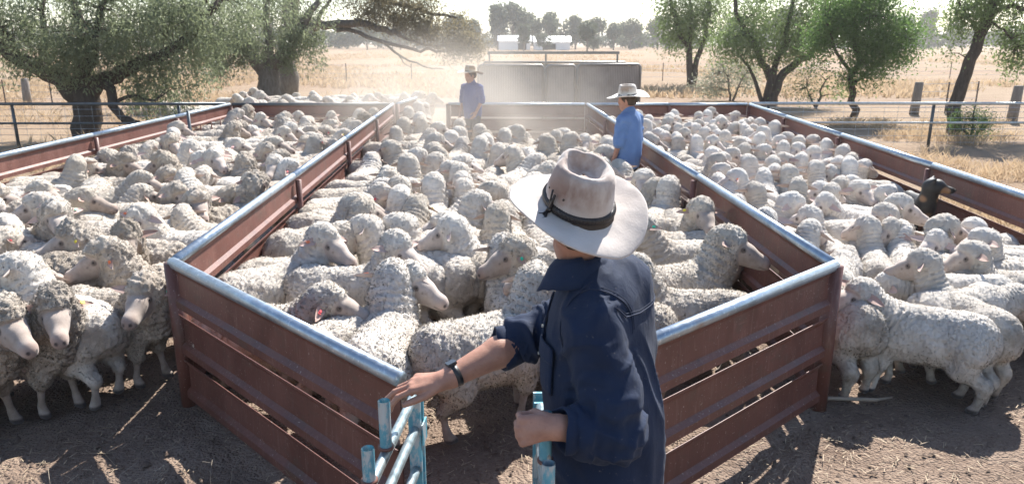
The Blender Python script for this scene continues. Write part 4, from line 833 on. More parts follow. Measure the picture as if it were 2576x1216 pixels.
SHEEP = [dict(zip(SHEEP_KEYS, r)) for r in [
(-0.17, 4.13, 28, 50, 'ewe', 'up', "big cracked fleece ewe with rump at the open gate, head behind man's collar", 'sheep in the centre pen', None, True),
(-0.79, 4.14, 87, 75, 'ewe', 'up', 'ewe from behind with dark cracked neck wool and orange tag at the front rail', 'sheep in the centre pen', 'orange', True),
(-3.12, 4.35, 343, 312, 'shag', 'mid', 'shaggy grey ewe stepping out in front at lower left, yellow tag in ear', 'sheep in the left pen', 'yellow', True),
(-1.62, 4.44, 352, 345, 'ewe', 'mid', 'ewe in sharp profile looking right over front rail, red tag and curly topknot', 'sheep in the centre pen', 'red', True),
(2.72, 4.52, 149, 198, 'lamb', 'mid', 'large front lamb pushing its face left behind right corner post', 'lambs in the right pen', None, True),
(3.07, 4.7, 103, 130, 'lamb', 'up', 'lamb seen from behind with upright neck and ears out, right front', 'lambs in the right pen', None, False),
(-2.76, 4.75, 352, 252, 'shag', 'mid', 'shaggy ewe with lowered grey face and green tag against left corner post', 'sheep in the left pen', 'green', False),
(2.27, 4.8, 95, 100, 'lamb', 'low', 'lamb rump and hind leg beside right corner post', 'lambs in the right pen', None, True),
(1.23, 5.23, 22, 350, 'ewe', 'up', 'big clean faced ewe with thick neck looking right over right front rail', 'sheep in the centre pen', None, True),
(-0.09, 5.68, 178, 198, 'ewe', 'up', 'large ewe facing left with yellow edged ear left of the hat', 'sheep in the centre pen', 'yellow', False),
(1.49, 6.06, 172, 200, 'ewe', 'up', 'ewe facing left with hanging green tag right of hat brim', 'sheep in the centre pen', 'green', False),
(-3.39, 4.02, 5, 325, 'shag', 'mid', 'ewe cut off by left edge with yellow tag and long pink face', 'sheep in the left pen', 'yellow', True),
(-3.74, 4.18, 0, 350, 'shag', 'low', 'muzzle of a sheep poking in at left edge, lowest of the faces there', 'sheep in the left pen', 'red', False),
(-0.97, 4.36, 53, 330, 'ewe', 'up', 'ewe with curled ear and bare pink nose beside the dark cracked neck', 'sheep in the centre pen', None, True),
(0.6, 4.45, 165, 170, 'ewe', 'up', "sheep with yellow tag tucked beside the man's collar", 'sheep in the centre pen', 'yellow', True),
(-3.62, 4.54, 15, 150, 'ewe', 'mid', 'sheep with ribbed fleece facing away at left edge, ear sticking out right', 'sheep in the left pen', None, False),
(-2.96, 4.59, 150, 175, 'ewe', 'up', 'small pale sheep seen from behind at left edge, one drooping ear', 'sheep in the left pen', None, False),
(1.22, 4.76, 176, 190, 'ewe', 'up', "long backed ewe facing left with yellow tag behind the man's shoulder", 'sheep in the centre pen', 'yellow', True),
(3.13, 4.85, 15, 20, 'lamb', 'low', 'rounded rump of a lamb at right edge, nearest rows', 'lambs in the right pen', None, False),
(0.08, 4.93, 110, 100, 'ewe', 'up', 'fluffy head from behind just left of hat brim', 'sheep in the centre pen', 'yellow', True),
(0.41, 5.04, 160, 195, 'ewe', 'up', 'ewe facing left with green tag just below the hat brim', 'sheep in the centre pen', 'green', True),
(3.26, 5.1, 172, 172, 'lamb', 'low', 'rounded white back between front lamb and curly headed lamb', 'lambs in the right pen', None, False),
(-1.22, 5.16, 4, 330, 'ewe', 'up', 'ewe with shaggy dark fringe and closed eye looking down right', 'sheep in the centre pen', None, True),
(-1.76, 5.22, 44, 322, 'ewe', 'up', 'ewe with orange tag, white face bent down by the left divider', 'sheep in the centre pen', 'orange', False),
(3.81, 5.31, 178, 192, 'lamb', 'up', 'smooth headed lamb in profile facing left, right front', 'lambs in the right pen', None, False),
(-2.6, 5.38, 215, 232, 'shag', 'up', 'ewe with pale curly topknot and pale face touching the left corner of the top rail', 'sheep in the left pen', 'orange', False),
(2.56, 5.47, 60, 60, 'lamb', 'low', 'lamb with pink ear just showing over right corner of top rail', 'lambs in the right pen', None, False),
(-3.28, 5.49, 8, 252, 'shag', 'up', 'ewe with dark curly topknot and long ear out, beside a paler face near corner', 'sheep in the left pen', None, False),
(4.12, 5.51, 178, 175, 'lamb', 'low', 'second ribbed back just below the long ribbed back', 'lambs in the right pen', None, False),
(-0.86, 5.54, 140, 200, 'ewe', 'up', 'thick necked ewe facing left with yellow tagged ear, middle of centre pen', 'sheep in the centre pen', 'yellow', False),
(-1.72, 5.56, 18, 10, 'ewe', 'up', 'curly head turned right behind the orange tagged ewe, yellow tag', 'sheep in the centre pen', 'yellow', False),
(-0.6, 5.64, 137, 190, 'ewe', 'up', 'tightly curled ewe facing left with pale ear, centre pen', 'sheep in the centre pen', None, False),
(-3.66, 5.67, 355, 200, 'shag', 'low', 'fleecy back of a sheep wedged behind the ewe with the green tag', 'sheep in the left pen', None, False),
(4.13, 5.68, 180, 200, 'lamb', 'up', 'lamb face looking left cut by right edge of view', 'lambs in the right pen', None, False),
(2.4, 5.73, 80, 50, 'lamb', 'mid', 'lamb with ear out right peeping above the near right divider', 'lambs in the right pen', None, False),
(2.99, 5.78, 73, 120, 'lamb', 'up', 'lamb turned away with ears both sides, fourth from the right corner post', 'lambs in the right pen', None, False),
(-0.18, 5.79, 82, 100, 'ewe', 'up', 'ribbed woolly poll left of the hat brim tip', 'sheep in the centre pen', None, False),
(3.87, 5.8, 170, 198, 'lamb', 'mid', 'lamb facing left with two ears back, middle of the right front', 'lambs in the right pen', None, False),
(4.14, 5.87, 175, 170, 'lamb', 'low', 'long ribbed back behind the upright necked lamb', 'lambs in the right pen', None, False),
(3.63, 6.05, 160, 195, 'lamb', 'mid', 'lamb facing left behind the curly lamb near right corner post', 'lambs in the right pen', None, False),
(-1.46, 6.21, 82, 60, 'ewe', 'up', 'dark upright woolly neck from behind with red tag at right', 'sheep in the centre pen', 'red', False),
(-2.84, 6.24, 175, 305, 'ewe', 'up', 'ewe with cracked fleece back and pinkish ear, near the galvanised divider', 'sheep in the left pen', 'orange', False),
(1.48, 6.25, 178, 180, 'ewe', 'low', 'long cream back lying across behind hat brim at right', 'sheep in the centre pen', None, False),
(-0.15, 6.31, 153, 200, 'ewe', 'mid', 'ewe facing left with pale green tag behind the thick necked one', 'sheep in the centre pen', 'green', False),
(-0.01, 6.31, 100, 110, 'ewe', 'mid', 'woolly head from behind with shaded ear, left of the hat crown', 'sheep in the centre pen', None, False),
(-0.57, 6.47, 60, 30, 'ewe', 'up', 'curly head with tan ear left of hat brim, further back', 'sheep in the centre pen', None, False),
(-1.0, 6.47, 79, 85, 'ewe', 'mid', 'grey curled head from behind with pale yellow tag at left', 'sheep in the centre pen', 'yellow', False),
(-1.8, 6.49, 40, 350, 'ewe', 'up', 'dark curly ewe looking right beside the divider, red tag', 'sheep in the centre pen', 'red', False),
(-1.14, 6.63, 82, 100, 'ewe', 'up', 'tight curled head from behind with red inner ear at left', 'sheep in the centre pen', 'red', False),
(-0.62, 6.89, 72, 340, 'ewe', 'mid', 'brown eared sheep facing right in middle of centre pen', 'sheep in the centre pen', 'red', False),
(1.02, 6.89, 0, 350, 'ewe', 'low', 'cream back pressed against right divider below the pale ewe', 'sheep in the centre pen', None, False),
(-1.8, 6.9, 332, 25, 'ewe', 'up', 'grey curly head turned away with yellow tag, behind red tagged ewe', 'sheep in the centre pen', 'yellow', False),
(-0.83, 7.2, 88, 95, 'ewe', 'up', 'woolly back of a head left of a pair with red tags', 'sheep in the centre pen', 'red', False),
(1.44, 7.22, 60, 60, 'ewe', 'up', 'woolly head tucked behind the pale orange tagged ewe', 'sheep in the centre pen', None, False),
(-1.69, 7.24, 16, 330, 'ewe', 'up', 'ewe in profile looking right with pinkish bare nose and red tag', 'sheep in the centre pen', 'red', False),
(-0.61, 7.29, 67, 88, 'ewe', 'up', 'woolly back of a head right of a pair with red tags', 'sheep in the centre pen', 'red', False),
(2.8, 6.22, 96, 150, 'lamb', 'up', 'white lamb turned left, right pen, first from centre divider, third row', 'lambs in the right pen', None, False),
(4.21, 6.26, 212, 210, 'lamb', 'up', 'lamb with pale face looking left at right edge, below the tall one', 'lambs in the right pen', None, False),
(3.28, 6.29, 20, 30, 'lamb', 'low', 'white lamb turned right low, right pen, third from centre divider, third row', 'lambs in the right pen', None, False),
(-4.32, 6.35, 352, 318, 'shag', 'up', 'tall ewe with long white face hanging down at far left, dark curls on poll', 'sheep in the left pen', 'green', False),
(3.73, 6.42, 137, 160, 'lamb', 'up', 'white lamb looking left, right pen, fifth from centre divider, fourth row', 'lambs in the right pen', None, False),
(-3.96, 6.58, 166, 195, 'ewe', 'up', 'ewe with flopped pale ear looking left at left edge', 'sheep in the left pen', None, False),
(3.28, 6.77, 9, 330, 'lamb', 'up', 'white lamb facing right forward, right pen, fourth from centre divider, fourth row', 'lambs in the right pen', None, False),
(-3.36, 6.79, 190, 200, 'ewe', 'low', 'long flat cream back behind the white faced ewe', 'sheep in the left pen', None, False),
(3.53, 7.11, 155, 200, 'lamb', 'mid', 'white lamb looking left, right pen, fifth from centre divider, fifth row', 'lambs in the right pen', None, False),
(-3.42, 7.16, 345, 322, 'shag', 'up', 'big dark headed ewe looking down right beside the galvanised rail of left pen', 'sheep in the left pen', None, False),
(-2.86, 7.24, 59, 40, 'shag', 'up', 'dark woolly head with pale ears against the near divider, left pen', 'sheep in the left pen', None, False),
(2.98, 7.28, 87, 90, 'lamb', 'up', 'white lamb seen from behind, right pen, third from centre divider, fifth row', 'lambs in the right pen', None, False),
(-4.12, 7.31, 78, 35, 'ewe', 'mid', 'pale bare poll turned away behind the bare pale head', 'sheep in the left pen', None, False),
(3.23, 7.33, 73, 35, 'lamb', 'up', 'white lamb from behind with ear out right, left of the front facing lamb', 'lambs in the right pen', None, False),
(-3.56, 7.44, 180, 185, 'ewe', 'low', 'low headed sheep with a dark ear and yellow tag, left pen front', 'sheep in the left pen', 'yellow', False),
(1.2393677960916126e+70, 7.45, 112, 110, 'lamb', 'up', 'tall ribbed necked sheep from behind at the right edge by outer rail', 'lambs in the right pen', None, False),
(-1.45, 7.54, 38, 30, 'ewe', 'mid', 'fluffy pale sheep turned away, left half of centre pen', 'sheep in the centre pen', None, False),
(-1.8, 7.55, 15, 345, 'ewe', 'mid', 'curly ewe half hidden behind red tagged ewe, looking right', 'sheep in the centre pen', None, False),
(3.59, 7.58, 148, 200, 'lamb', 'up', 'white lamb looking left, right pen, sixth from centre divider, fifth row', 'lambs in the right pen', None, False),
(1.16, 7.58, 20, 350, 'ewe', 'up', 'ewe with big open ear looking right, behind hat brim on right', 'sheep in the centre pen', None, False),
(-5.25, 7.61, 342, 350, 'ewe', 'up', 'pale faced ewe in profile looking right by left outer rail, woolly cheek', 'sheep in the left pen', None, False),
(-0.44, 7.63, 107, 95, 'ewe', 'up', 'thick woolly neck from behind with pink tag, centre', 'sheep in the centre pen', 'pink', False),
(-3.36, 7.71, 339, 322, 'shag', 'mid', 'dark curly ewe squeezed against the divider rail, left pen', 'sheep in the left pen', None, False),
(3.5, 7.72, 73, 50, 'lamb', 'up', 'white lamb turned right, right pen, third from centre divider, sixth row', 'lambs in the right pen', None, False),
(-1.83, 7.82, 26, 30, 'ewe', 'mid', 'dark poll turned away hard against divider, centre pen', 'sheep in the centre pen', None, False),
(-3.05, 7.83, 302, 330, 'shag', 'mid', 'dark woolly ewe face down beside the near divider, left pen', 'sheep in the left pen', None, False),
(1.45, 7.9, 200, 190, 'ewe', 'up', 'curly head facing left just above the hat brim at right', 'sheep in the centre pen', None, False),
(-0.73, 7.91, 61, 88, 'ewe', 'up', 'broad upright woolly neck from behind with red ear, centre', 'sheep in the centre pen', 'red', False),
(2.69, 7.97, 98, 170, 'lamb', 'up', 'white lamb looking left orange tag, right pen, second from centre divider, sixth row', 'lambs in the right pen', 'orange', False),
(-4.01, 8.01, 328, 328, 'shag', 'mid', 'ewe with dark curls and long bare nose looking right in front of pale lamb', 'sheep in the left pen', 'orange', False),
(-0.36, 8.03, 100, 100, 'ewe', 'low', 'smooth cream back in middle of centre pen', 'sheep in the centre pen', None, False),
(-4.62, 8.04, 41, 345, 'ewe', 'mid', 'ewe with shadowed face low in the middle of left pen', 'sheep in the left pen', None, False),
(-1.83, 8.13, 20, 40, 'ewe', 'mid', 'curly head with round yellow tag close to left divider', 'sheep in the centre pen', 'yellow', False),
(0.14, 8.14, 41, 40, 'ewe', 'up', 'dark curly head touching the hat crown on its left', 'sheep in the centre pen', None, False),
(3.67, 8.2, 287, 268, 'lamb', 'up', 'white lamb with pink nose looking straight out from middle of right pen', 'lambs in the right pen', None, False),
(3.3, 8.27, 94, 85, 'lamb', 'up', 'white lamb seen from behind, right pen, fifth from centre divider, seventh row', 'lambs in the right pen', None, False),
(-3.39, 8.27, 179, 100, 'ewe', 'mid', 'smooth pale head turned away on a broad cream back, left pen', 'sheep in the left pen', None, False),
(2.92, 8.28, 78, 90, 'lamb', 'mid', 'white lamb seen from behind, right pen, third from centre divider, seventh row', 'lambs in the right pen', None, False),
(-0.79, 8.36, 67, 30, 'ewe', 'mid', 'woolly head in profile with dusty pink tag, centre', 'sheep in the centre pen', 'pink', False),
(-5.73, 8.37, 5, 10, 'ewe', 'low', 'cream back with wool parting at the left edge, under the outer rail', 'sheep in the left pen', None, False),
(0.04, 8.5, 58, 10, 'ewe', 'mid', 'dark curly cheek of a sheep left of hat crown', 'sheep in the centre pen', None, False),
(-1.19, 8.6, 103, 90, 'ewe', 'up', 'upright head with yellow tags both sides near the left divider', 'sheep in the centre pen', 'yellow', False),
(-0.45, 8.62, 131, 170, 'ewe', 'up', 'sheep from behind with orange inner ear at left, centre', 'sheep in the centre pen', 'orange', False),
(4.34, 8.62, 202, 190, 'lamb', 'mid', 'white lamb looking left, right pen, eighth from centre divider, seventh row', 'lambs in the right pen', None, False),
(3.79, 8.68, 97, 90, 'lamb', 'up', 'white lamb seen from behind, right pen, sixth from centre divider, seventh row', 'lambs in the right pen', None, False),
(2.34, 8.71, 10, 10, 'lamb', 'low', 'white lamb looking right low, right pen, second from centre divider, seventh row', 'lambs in the right pen', None, False),
(4.11, 8.71, 78, 90, 'lamb', 'up', 'white lamb seen from behind, right pen, seventh from centre divider, seventh row', 'lambs in the right pen', None, False),
(-5.63, 8.73, 26, 165, 'ewe', 'up', 'woolly head turned away with both ears out, in front of left outer rail', 'sheep in the left pen', None, False),
(2.92, 8.73, 26, 50, 'lamb', 'up', 'white lamb turned right, right pen, fourth from centre divider, seventh row', 'lambs in the right pen', None, False),
(-1.81, 8.74, 0, 10, 'ewe', 'low', 'long side on cream back in centre pen', 'sheep in the centre pen', None, False),
(3.07, 8.91, 103, 90, 'lamb', 'up', 'white lamb seen from behind, right pen, fourth from centre divider, eighth row', 'lambs in the right pen', None, False),
(4.36, 8.97, 151, 200, 'lamb', 'mid', 'white lamb looking left, right pen, eighth from centre divider, eighth row', 'lambs in the right pen', None, False),
(1.5473034838158303e+69, 9.0, 350, 10, 'lamb', 'low', 'white lamb looking right low, right pen, ninth from centre divider, eighth row', 'lambs in the right pen', None, False),
(-5.76, 9.0, 30, 50, 'ewe', 'mid', 'round woolly head turned away beside left outer rail, ear to the right', 'sheep in the left pen', None, False),
(-0.9, 9.03, 68, 40, 'ewe', 'mid', 'pale sheep with yellow tag between two heads, centre', 'sheep in the centre pen', 'yellow', False),
(-5.04, 9.06, 155, 150, 'shag', 'low', 'broad cream back with dark neck wool sloping away, left pen', 'sheep in the left pen', None, False),
(-3.6, 9.08, 48, 225, 'shag', 'up', 'ewe with long pale face turned down left, both ears level, mid left pen', 'sheep in the left pen', None, False),
(-1.26, 9.08, 38, 40, 'ewe', 'up', 'fluffy pale head behind upright yellow tagged head', 'sheep in the centre pen', 'orange', False),
(2.26, 9.14, 331, 320, 'lamb', 'up', 'white lamb facing right forward, right pen, first from centre divider, eighth row', 'lambs in the right pen', None, False),
(4.16, 9.16, 23, 35, 'lamb', 'up', 'white lamb standing head high against the outer rail behind the dog', 'lambs in the right pen', None, False),
(-3.97, 9.27, 198, 192, 'shag', 'up', 'woolly ewe facing left nose to nose with the thick necked ewe', 'sheep in the left pen', None, False),
(0.04, 9.32, 66, 30, 'ewe', 'mid', 'smooth sheep with ear out right, left of hat crown', 'sheep in the centre pen', None, False),
(-1.42, 9.37, 73, 50, 'ewe', 'up', 'curly head with bright ear near the left divider, far half', 'sheep in the centre pen', 'yellow', False),
(-1.71, 9.42, 60, 20, 'ewe', 'low', 'rounded smooth rump between upright heads, centre', 'sheep in the centre pen', None, False),
(3.97, 9.45, 15, 40, 'lamb', 'up', 'white lamb turned right, right pen, sixth from centre divider, eighth row', 'lambs in the right pen', None, False),
(2.28, 9.47, 345, 330, 'lamb', 'up', 'white lamb facing right forward, right pen, second from centre divider, eighth row', 'lambs in the right pen', None, False),
(-4.39, 9.49, 349, 335, 'ewe', 'up', 'ewe with fringed poll looking right, left centre of left pen', 'sheep in the left pen', None, False),
(4.36, 9.5, 58, 50, 'lamb', 'up', 'white lamb turned right, right pen, eighth from centre divider, ninth row', 'lambs in the right pen', None, False),
(-2.96, 9.57, 268, 272, 'ewe', 'up', 'tan faced sheep looking straight out with ears out wide by the divider', 'sheep in the left pen', None, False),
(3.52, 9.58, 16, 40, 'lamb', 'up', 'white lamb turned right, right pen, fifth from centre divider, ninth row', 'lambs in the right pen', None, False),
(3.83, 9.59, 21, 30, 'lamb', 'mid', 'white lamb turned right, right pen, seventh from centre divider, ninth row', 'lambs in the right pen', None, False),
(2.92, 9.59, 98, 90, 'lamb', 'up', 'white lamb seen from behind, right pen, third from centre divider, ninth row', 'lambs in the right pen', None, False),
(-5.32, 9.62, 315, 345, 'shag', 'up', 'big ewe with thick dark woolly neck and long pale face looking right in left pen', 'sheep in the left pen', None, False),
(0.34, 9.63, 151, 160, 'ewe', 'up', 'pale curly head facing left with ear out, centre', 'sheep in the centre pen', None, False),
(-4.12, 9.66, 319, 335, 'ewe', 'up', 'big pale faced ewe with open ear looking right in middle of left pen', 'sheep in the left pen', None, False),
(3.3, 9.76, 9, 340, 'lamb', 'up', 'white lamb looking right orange tag, right pen, fourth from centre divider, ninth row', 'lambs in the right pen', 'orange', False),
(-0.24, 9.93, 82, 92, 'ewe', 'up', 'broad woolly neck from behind with green tag, far centre', 'sheep in the centre pen', 'green', False),
(3.81, 9.97, 230, 230, 'lamb', 'up', 'white lamb facing left forward, right pen, sixth from centre divider, ninth row', 'lambs in the right pen', None, False),
(4.39, 9.97, 48, 60, 'lamb', 'up', 'white lamb turned right, right pen, ninth from centre divider, ninth row', 'lambs in the right pen', None, False),
(2.74, 10.06, 74, 90, 'lamb', 'up', 'white lamb seen from behind, right pen, second from centre divider, ninth row', 'lambs in the right pen', None, False),
(0.59, 10.07, 146, 190, 'ewe', 'mid', 'ewe with ribbed neck facing left, yellow ear, centre', 'sheep in the centre pen', 'yellow', False),
(-1.17, 10.1, 81, 90, 'ewe', 'up', 'curly head from behind with yellow tag out right, far centre', 'sheep in the centre pen', 'yellow', False),
(2.26, 10.14, 340, 325, 'lamb', 'low', 'white lamb facing right forward low, right pen, first from centre divider, tenth row', 'lambs in the right pen', None, False),
(3.24, 10.18, 83, 60, 'lamb', 'up', 'white lamb turned right, right pen, fourth from centre divider, tenth row', 'lambs in the right pen', None, False),
(-3.82, 10.31, 357, 330, 'shag', 'up', 'ewe with dark fringe looking down right, rear of left pen', 'sheep in the left pen', None, False),
(-0.59, 10.34, 69, 70, 'ewe', 'up', 'shaggy pale head in far centre crowd', 'sheep in the centre pen', None, False),
(4.18, 10.41, 265, 268, 'lamb', 'up', 'white lamb facing the camera, right pen, seventh from centre divider, tenth row', 'lambs in the right pen', None, False),
(-4.53, 10.47, 1, 300, 'ewe', 'mid', 'woolly ewe with face bent down behind the big pale faced ewe', 'sheep in the left pen', None, False),
(3.73, 10.53, 37, 60, 'lamb', 'up', 'white lamb turned right, right pen, sixth from centre divider, tenth row', 'lambs in the right pen', None, False),
(2.84, 10.54, 318, 300, 'lamb', 'up', 'white lamb facing right forward, right pen, third from centre divider, tenth row', 'lambs in the right pen', None, False),
(-1.92, 10.54, 0, 15, 'ewe', 'low', 'smaller shaded back below the big shaded back', 'sheep in the centre pen', None, False),
(3.27, 10.6, 359, 0, 'lamb', 'up', 'white lamb looking right, right pen, fifth from centre divider, tenth row', 'lambs in the right pen', None, False),
(-0.29, 10.61, 105, 90, 'ewe', 'up', 'low woolly head with both ears out, far centre', 'sheep in the centre pen', None, False),
(-5.75, 10.74, 19, 60, 'ewe', 'mid', 'round dark woolly head seen from behind against the left outer rail', 'sheep in the left pen', None, False),
(-1.29, 10.8, 78, 40, 'ewe', 'up', 'pale woolly head facing right, far left of centre pen', 'sheep in the centre pen', None, False),
(-4.72, 10.86, 288, 280, 'lamb', 'mid', 'small bare headed sheep facing front with ears level, mid left pen', 'sheep in the left pen', None, False),
(0.68, 10.88, 112, 100, 'ewe', 'up', 'smooth pale head with pink ear at left, far centre', 'sheep in the centre pen', None, False),
(-5.27, 10.94, 330, 335, 'lamb', 'low', 'small pale head tucked low under the front facing small sheep', 'sheep in the left pen', None, False),
(2.87, 10.97, 96, 88, 'lamb', 'up', 'white lamb seen from behind, right pen, second from centre divider, eleventh row', 'lambs in the right pen', None, False),
(4.51, 10.98, 211, 200, 'lamb', 'up', 'white lamb looking left, right pen, seventh from centre divider, eleventh row', 'lambs in the right pen', None, False),
(-0.51, 11.01, 73, 90, 'ewe', 'up', 'small woolly head between two pale heads of far row', 'sheep in the centre pen', None, False),
(3.47, 11.2, 71, 80, 'lamb', 'up', 'white lamb seen from behind, right pen, fourth from centre divider, eleventh row', 'lambs in the right pen', None, False),
(-1.62, 11.21, 5, 0, 'ewe', 'low', 'dusty cream back just in front of the long one', 'sheep in the centre pen', None, False),
(3.77, 11.23, 104, 90, 'lamb', 'mid', 'white lamb seen from behind, right pen, fifth from centre divider, eleventh row', 'lambs in the right pen', None, False),
(-5.58, 11.23, 3, 343, 'shag', 'up', 'large ewe with wrinkled neck and hanging wool looking right in left pen', 'sheep in the left pen', None, False),
(4.35, 11.24, 64, 60, 'lamb', 'up', 'white lamb turned right, right pen, sixth from centre divider, eleventh row', 'lambs in the right pen', None, False),
(2.63, 11.25, 93, 90, 'lamb', 'up', 'white lamb seen from behind, right pen, first from centre divider, eleventh row', 'lambs in the right pen', None, False),
(0.43, 11.25, 80, 90, 'ewe', 'low', 'rounded pale rump nearest hat crown, far right', 'sheep in the centre pen', None, False),
(-0.2, 11.31, 77, 80, 'ewe', 'up', 'pale round head in far row of centre pen', 'sheep in the centre pen', None, False),
(2.76, 11.4, 359, 320, 'lamb', 'up', 'white lamb facing right forward, right pen, second from centre divider, twelfth row', 'lambs in the right pen', None, False),
(-3.35, 11.41, 172, 210, 'ewe', 'mid', 'ewe with small ear looking left, rear of left pen', 'sheep in the left pen', None, False),
(-3.94, 11.53, 311, 340, 'ewe', 'up', 'ewe with bluish dark poll looking right, rear of left pen', 'sheep in the left pen', None, False),
(-1.5, 11.56, 10, 0, 'ewe', 'low', 'long dusty cream back in far centre', 'sheep in the centre pen', None, False),
(-1.0, 11.57, 88, 80, 'ewe', 'up', 'round shaded head from behind below the far man', 'sheep in the centre pen', None, False),
(4.62, 11.58, 118, 150, 'lamb', 'up', 'white lamb turned left, right pen, seventh from centre divider, twelfth row', 'lambs in the right pen', None, False),
(3.61, 11.59, 6, 30, 'lamb', 'up', 'white lamb turned right, right pen, fifth from centre divider, twelfth row', 'lambs in the right pen', None, False),
(0.25, 11.66, 57, 30, 'ewe', 'mid', 'small curly head beside the smooth pale head, far centre', 'sheep in the centre pen', None, False),
(-0.63, 11.8, 68, 70, 'ewe', 'mid', 'pale head in the far row right of the far man', 'sheep in the centre pen', None, False),
(-5.73, 11.82, 6, 300, 'ewe', 'up', 'white faced ewe looking out to the front beside left outer rail, ear out right', 'sheep in the left pen', None, False),
(3.54, 11.87, 16, 320, 'lamb', 'mid', 'white lamb facing right forward, right pen, fourth from centre divider, twelfth row', 'lambs in the right pen', None, False),
(-3.86, 11.95, 0, 0, 'ewe', 'low', 'cream back with wool split along divider rail', 'sheep in the left pen', None, False),
(4.67, 11.96, 284, 270, 'lamb', 'up', 'white lamb facing the camera orange tag, right pen, tenth from centre divider, thirteenth row', 'lambs in the right pen', 'orange', False),
(-1.98, 11.98, 0, 20, 'ewe', 'low', 'big shaded back standing side on by left divider', 'sheep in the centre pen', None, False),
(0.0, 11.98, 67, 90, 'ewe', 'up', 'pale sheep from behind with both ears stretched wide, far centre', 'sheep in the centre pen', None, False),
(3.67, 11.99, 117, 90, 'lamb', 'up', 'white lamb seen from behind, right pen, sixth from centre divider, thirteenth row', 'lambs in the right pen', None, False),
(2.56, 12.0, 90, 95, 'lamb', 'up', 'white lamb seen from behind, right pen, second from centre divider, thirteenth row', 'lambs in the right pen', None, False),
(4.02, 12.0, 328, 320, 'lamb', 'up', 'white lamb facing right forward, right pen, seventh from centre divider, thirteenth row', 'lambs in the right pen', None, False),
(-4.68, 12.05, 310, 272, 'ewe', 'mid', 'ewe looking straight out with white blaze face, back of left pen', 'sheep in the left pen', None, False),
(-1.89, 12.13, 101, 90, 'ewe', 'up', 'sheep from behind with ears level near the dusty gateway, left one', 'sheep in the centre pen', None, False),
(-4.2, 12.28, 15, 332, 'ewe', 'up', 'ewe with long bare nose pointing right, open ear, rear of left pen', 'sheep in the left pen', None, False),
(-0.95, 12.28, 75, 100, 'ewe', 'up', 'dusty head half hidden left of the tallest sheep', 'sheep in the centre pen', None, False),
(1.32, 12.3, 175, 170, 'ewe', 'low', 'pale back against far right corner of centre pen', 'sheep in the centre pen', None, False),
(4.57, 12.38, 162, 160, 'lamb', 'up', 'white lamb looking left, right pen, ninth from centre divider, thirteenth row', 'lambs in the right pen', None, False),
(2.56, 12.41, 352, 310, 'lamb', 'up', 'white lamb facing right forward, right pen, third from centre divider, thirteenth row', 'lambs in the right pen', None, False),
(-5.74, 12.63, 10, 20, 'ewe', 'low', 'long cream back beside the slide gate post', 'sheep in the left pen', None, False),
(3.62, 12.65, 76, 100, 'lamb', 'mid', 'white lamb seen from behind, right pen, fifth from centre divider, fourteenth row', 'lambs in the right pen', None, False),
(-5.15, 12.68, 41, 30, 'shag', 'up', 'dark curly woolly head seen from behind, far part of left pen', 'sheep in the left pen', None, False),
(2.81, 12.69, 200, 200, 'lamb', 'up', 'white lamb looking left, right pen, second from centre divider, fourteenth row', 'lambs in the right pen', None, False),
(-1.04, 12.85, 73, 85, 'ewe', 'up', 'tallest sheep from behind in front of far man, ear out right', 'sheep in the centre pen', None, False),
(3.95, 12.85, 48, 60, 'lamb', 'mid', 'white lamb turned right, right pen, sixth from centre divider, fourteenth row', 'lambs in the right pen', None, False),
(-4.01, 12.89, 15, 30, 'ewe', 'mid', 'fluffy head from behind with upright ear and orange tag, rear of left pen', 'sheep in the left pen', 'orange', False),
(2.95, 12.89, 86, 95, 'lamb', 'up', 'white lamb seen from behind, right pen, third from centre divider, fourteenth row', 'lambs in the right pen', None, False),
(3.39, 13.02, 104, 90, 'lamb', 'up', 'white lamb seen from behind, right pen, fourth from centre divider, fourteenth row', 'lambs in the right pen', None, False),
(2.48, 13.04, 40, 60, 'lamb', 'up', 'white lamb turned right, right pen, first from centre divider, fourteenth row', 'lambs in the right pen', None, False),
(-2.04, 13.07, 78, 80, 'ewe', 'up', 'dusty round head in the gateway by divider end', 'sheep running through the dusty gateway', None, False),
(-5.93, 13.1, 277, 340, 'ewe', 'up', 'curly ewe in profile looking right against left outer rail', 'sheep in the left pen', None, False),
(-5.25, 13.16, 36, 25, 'shag', 'up', 'dark curly head from behind above plump cream backs, left pen', 'sheep in the left pen', None, False),
(-1.72, 13.24, 81, 80, 'ewe', 'up', 'dusty fat rump in middle of the gateway', 'sheep running through the dusty gateway', None, False),
(3.96, 13.35, 140, 120, 'lamb', 'mid', 'white lamb turned left, right pen, sixth from centre divider, fifteenth row', 'lambs in the right pen', None, False),
(-5.73, 13.58, 5, 0, 'ewe', 'low', 'cream back below the far left corner of left pen', 'sheep in the left pen', None, False),
(-3.9, 13.69, 0, 0, 'ewe', 'low', 'smooth cream back beside divider, far half of left pen', 'sheep in the left pen', None, False),
(3.84, 13.75, 26, 40, 'lamb', 'mid', 'white lamb turned right, right pen, fifth from centre divider, fifteenth row', 'lambs in the right pen', None, False),
(-5.74, 14.05, 14, 20, 'ewe', 'mid', 'pale sheep with short ear facing right in far corner of left pen', 'sheep in the left pen', None, False),
(-4.62, 14.06, 57, 60, 'shag', 'up', 'dark round woolly head seen from behind near far rail of left pen', 'sheep in the left pen', None, False),
(-3.47, 14.16, 43, 60, 'shag', 'mid', 'woolly head from behind nearest the divider at far end of left pen', 'sheep in the left pen', None, False),
(-1.79, 14.18, 93, 92, 'ewe', 'up', 'broad dusty sheep running through the gateway', 'sheep running through the dusty gateway', None, False),
(3.66, 14.21, 353, 320, 'lamb', 'up', 'white lamb facing right forward, right pen, fifth from centre divider, sixteenth row', 'lambs in the right pen', None, False),
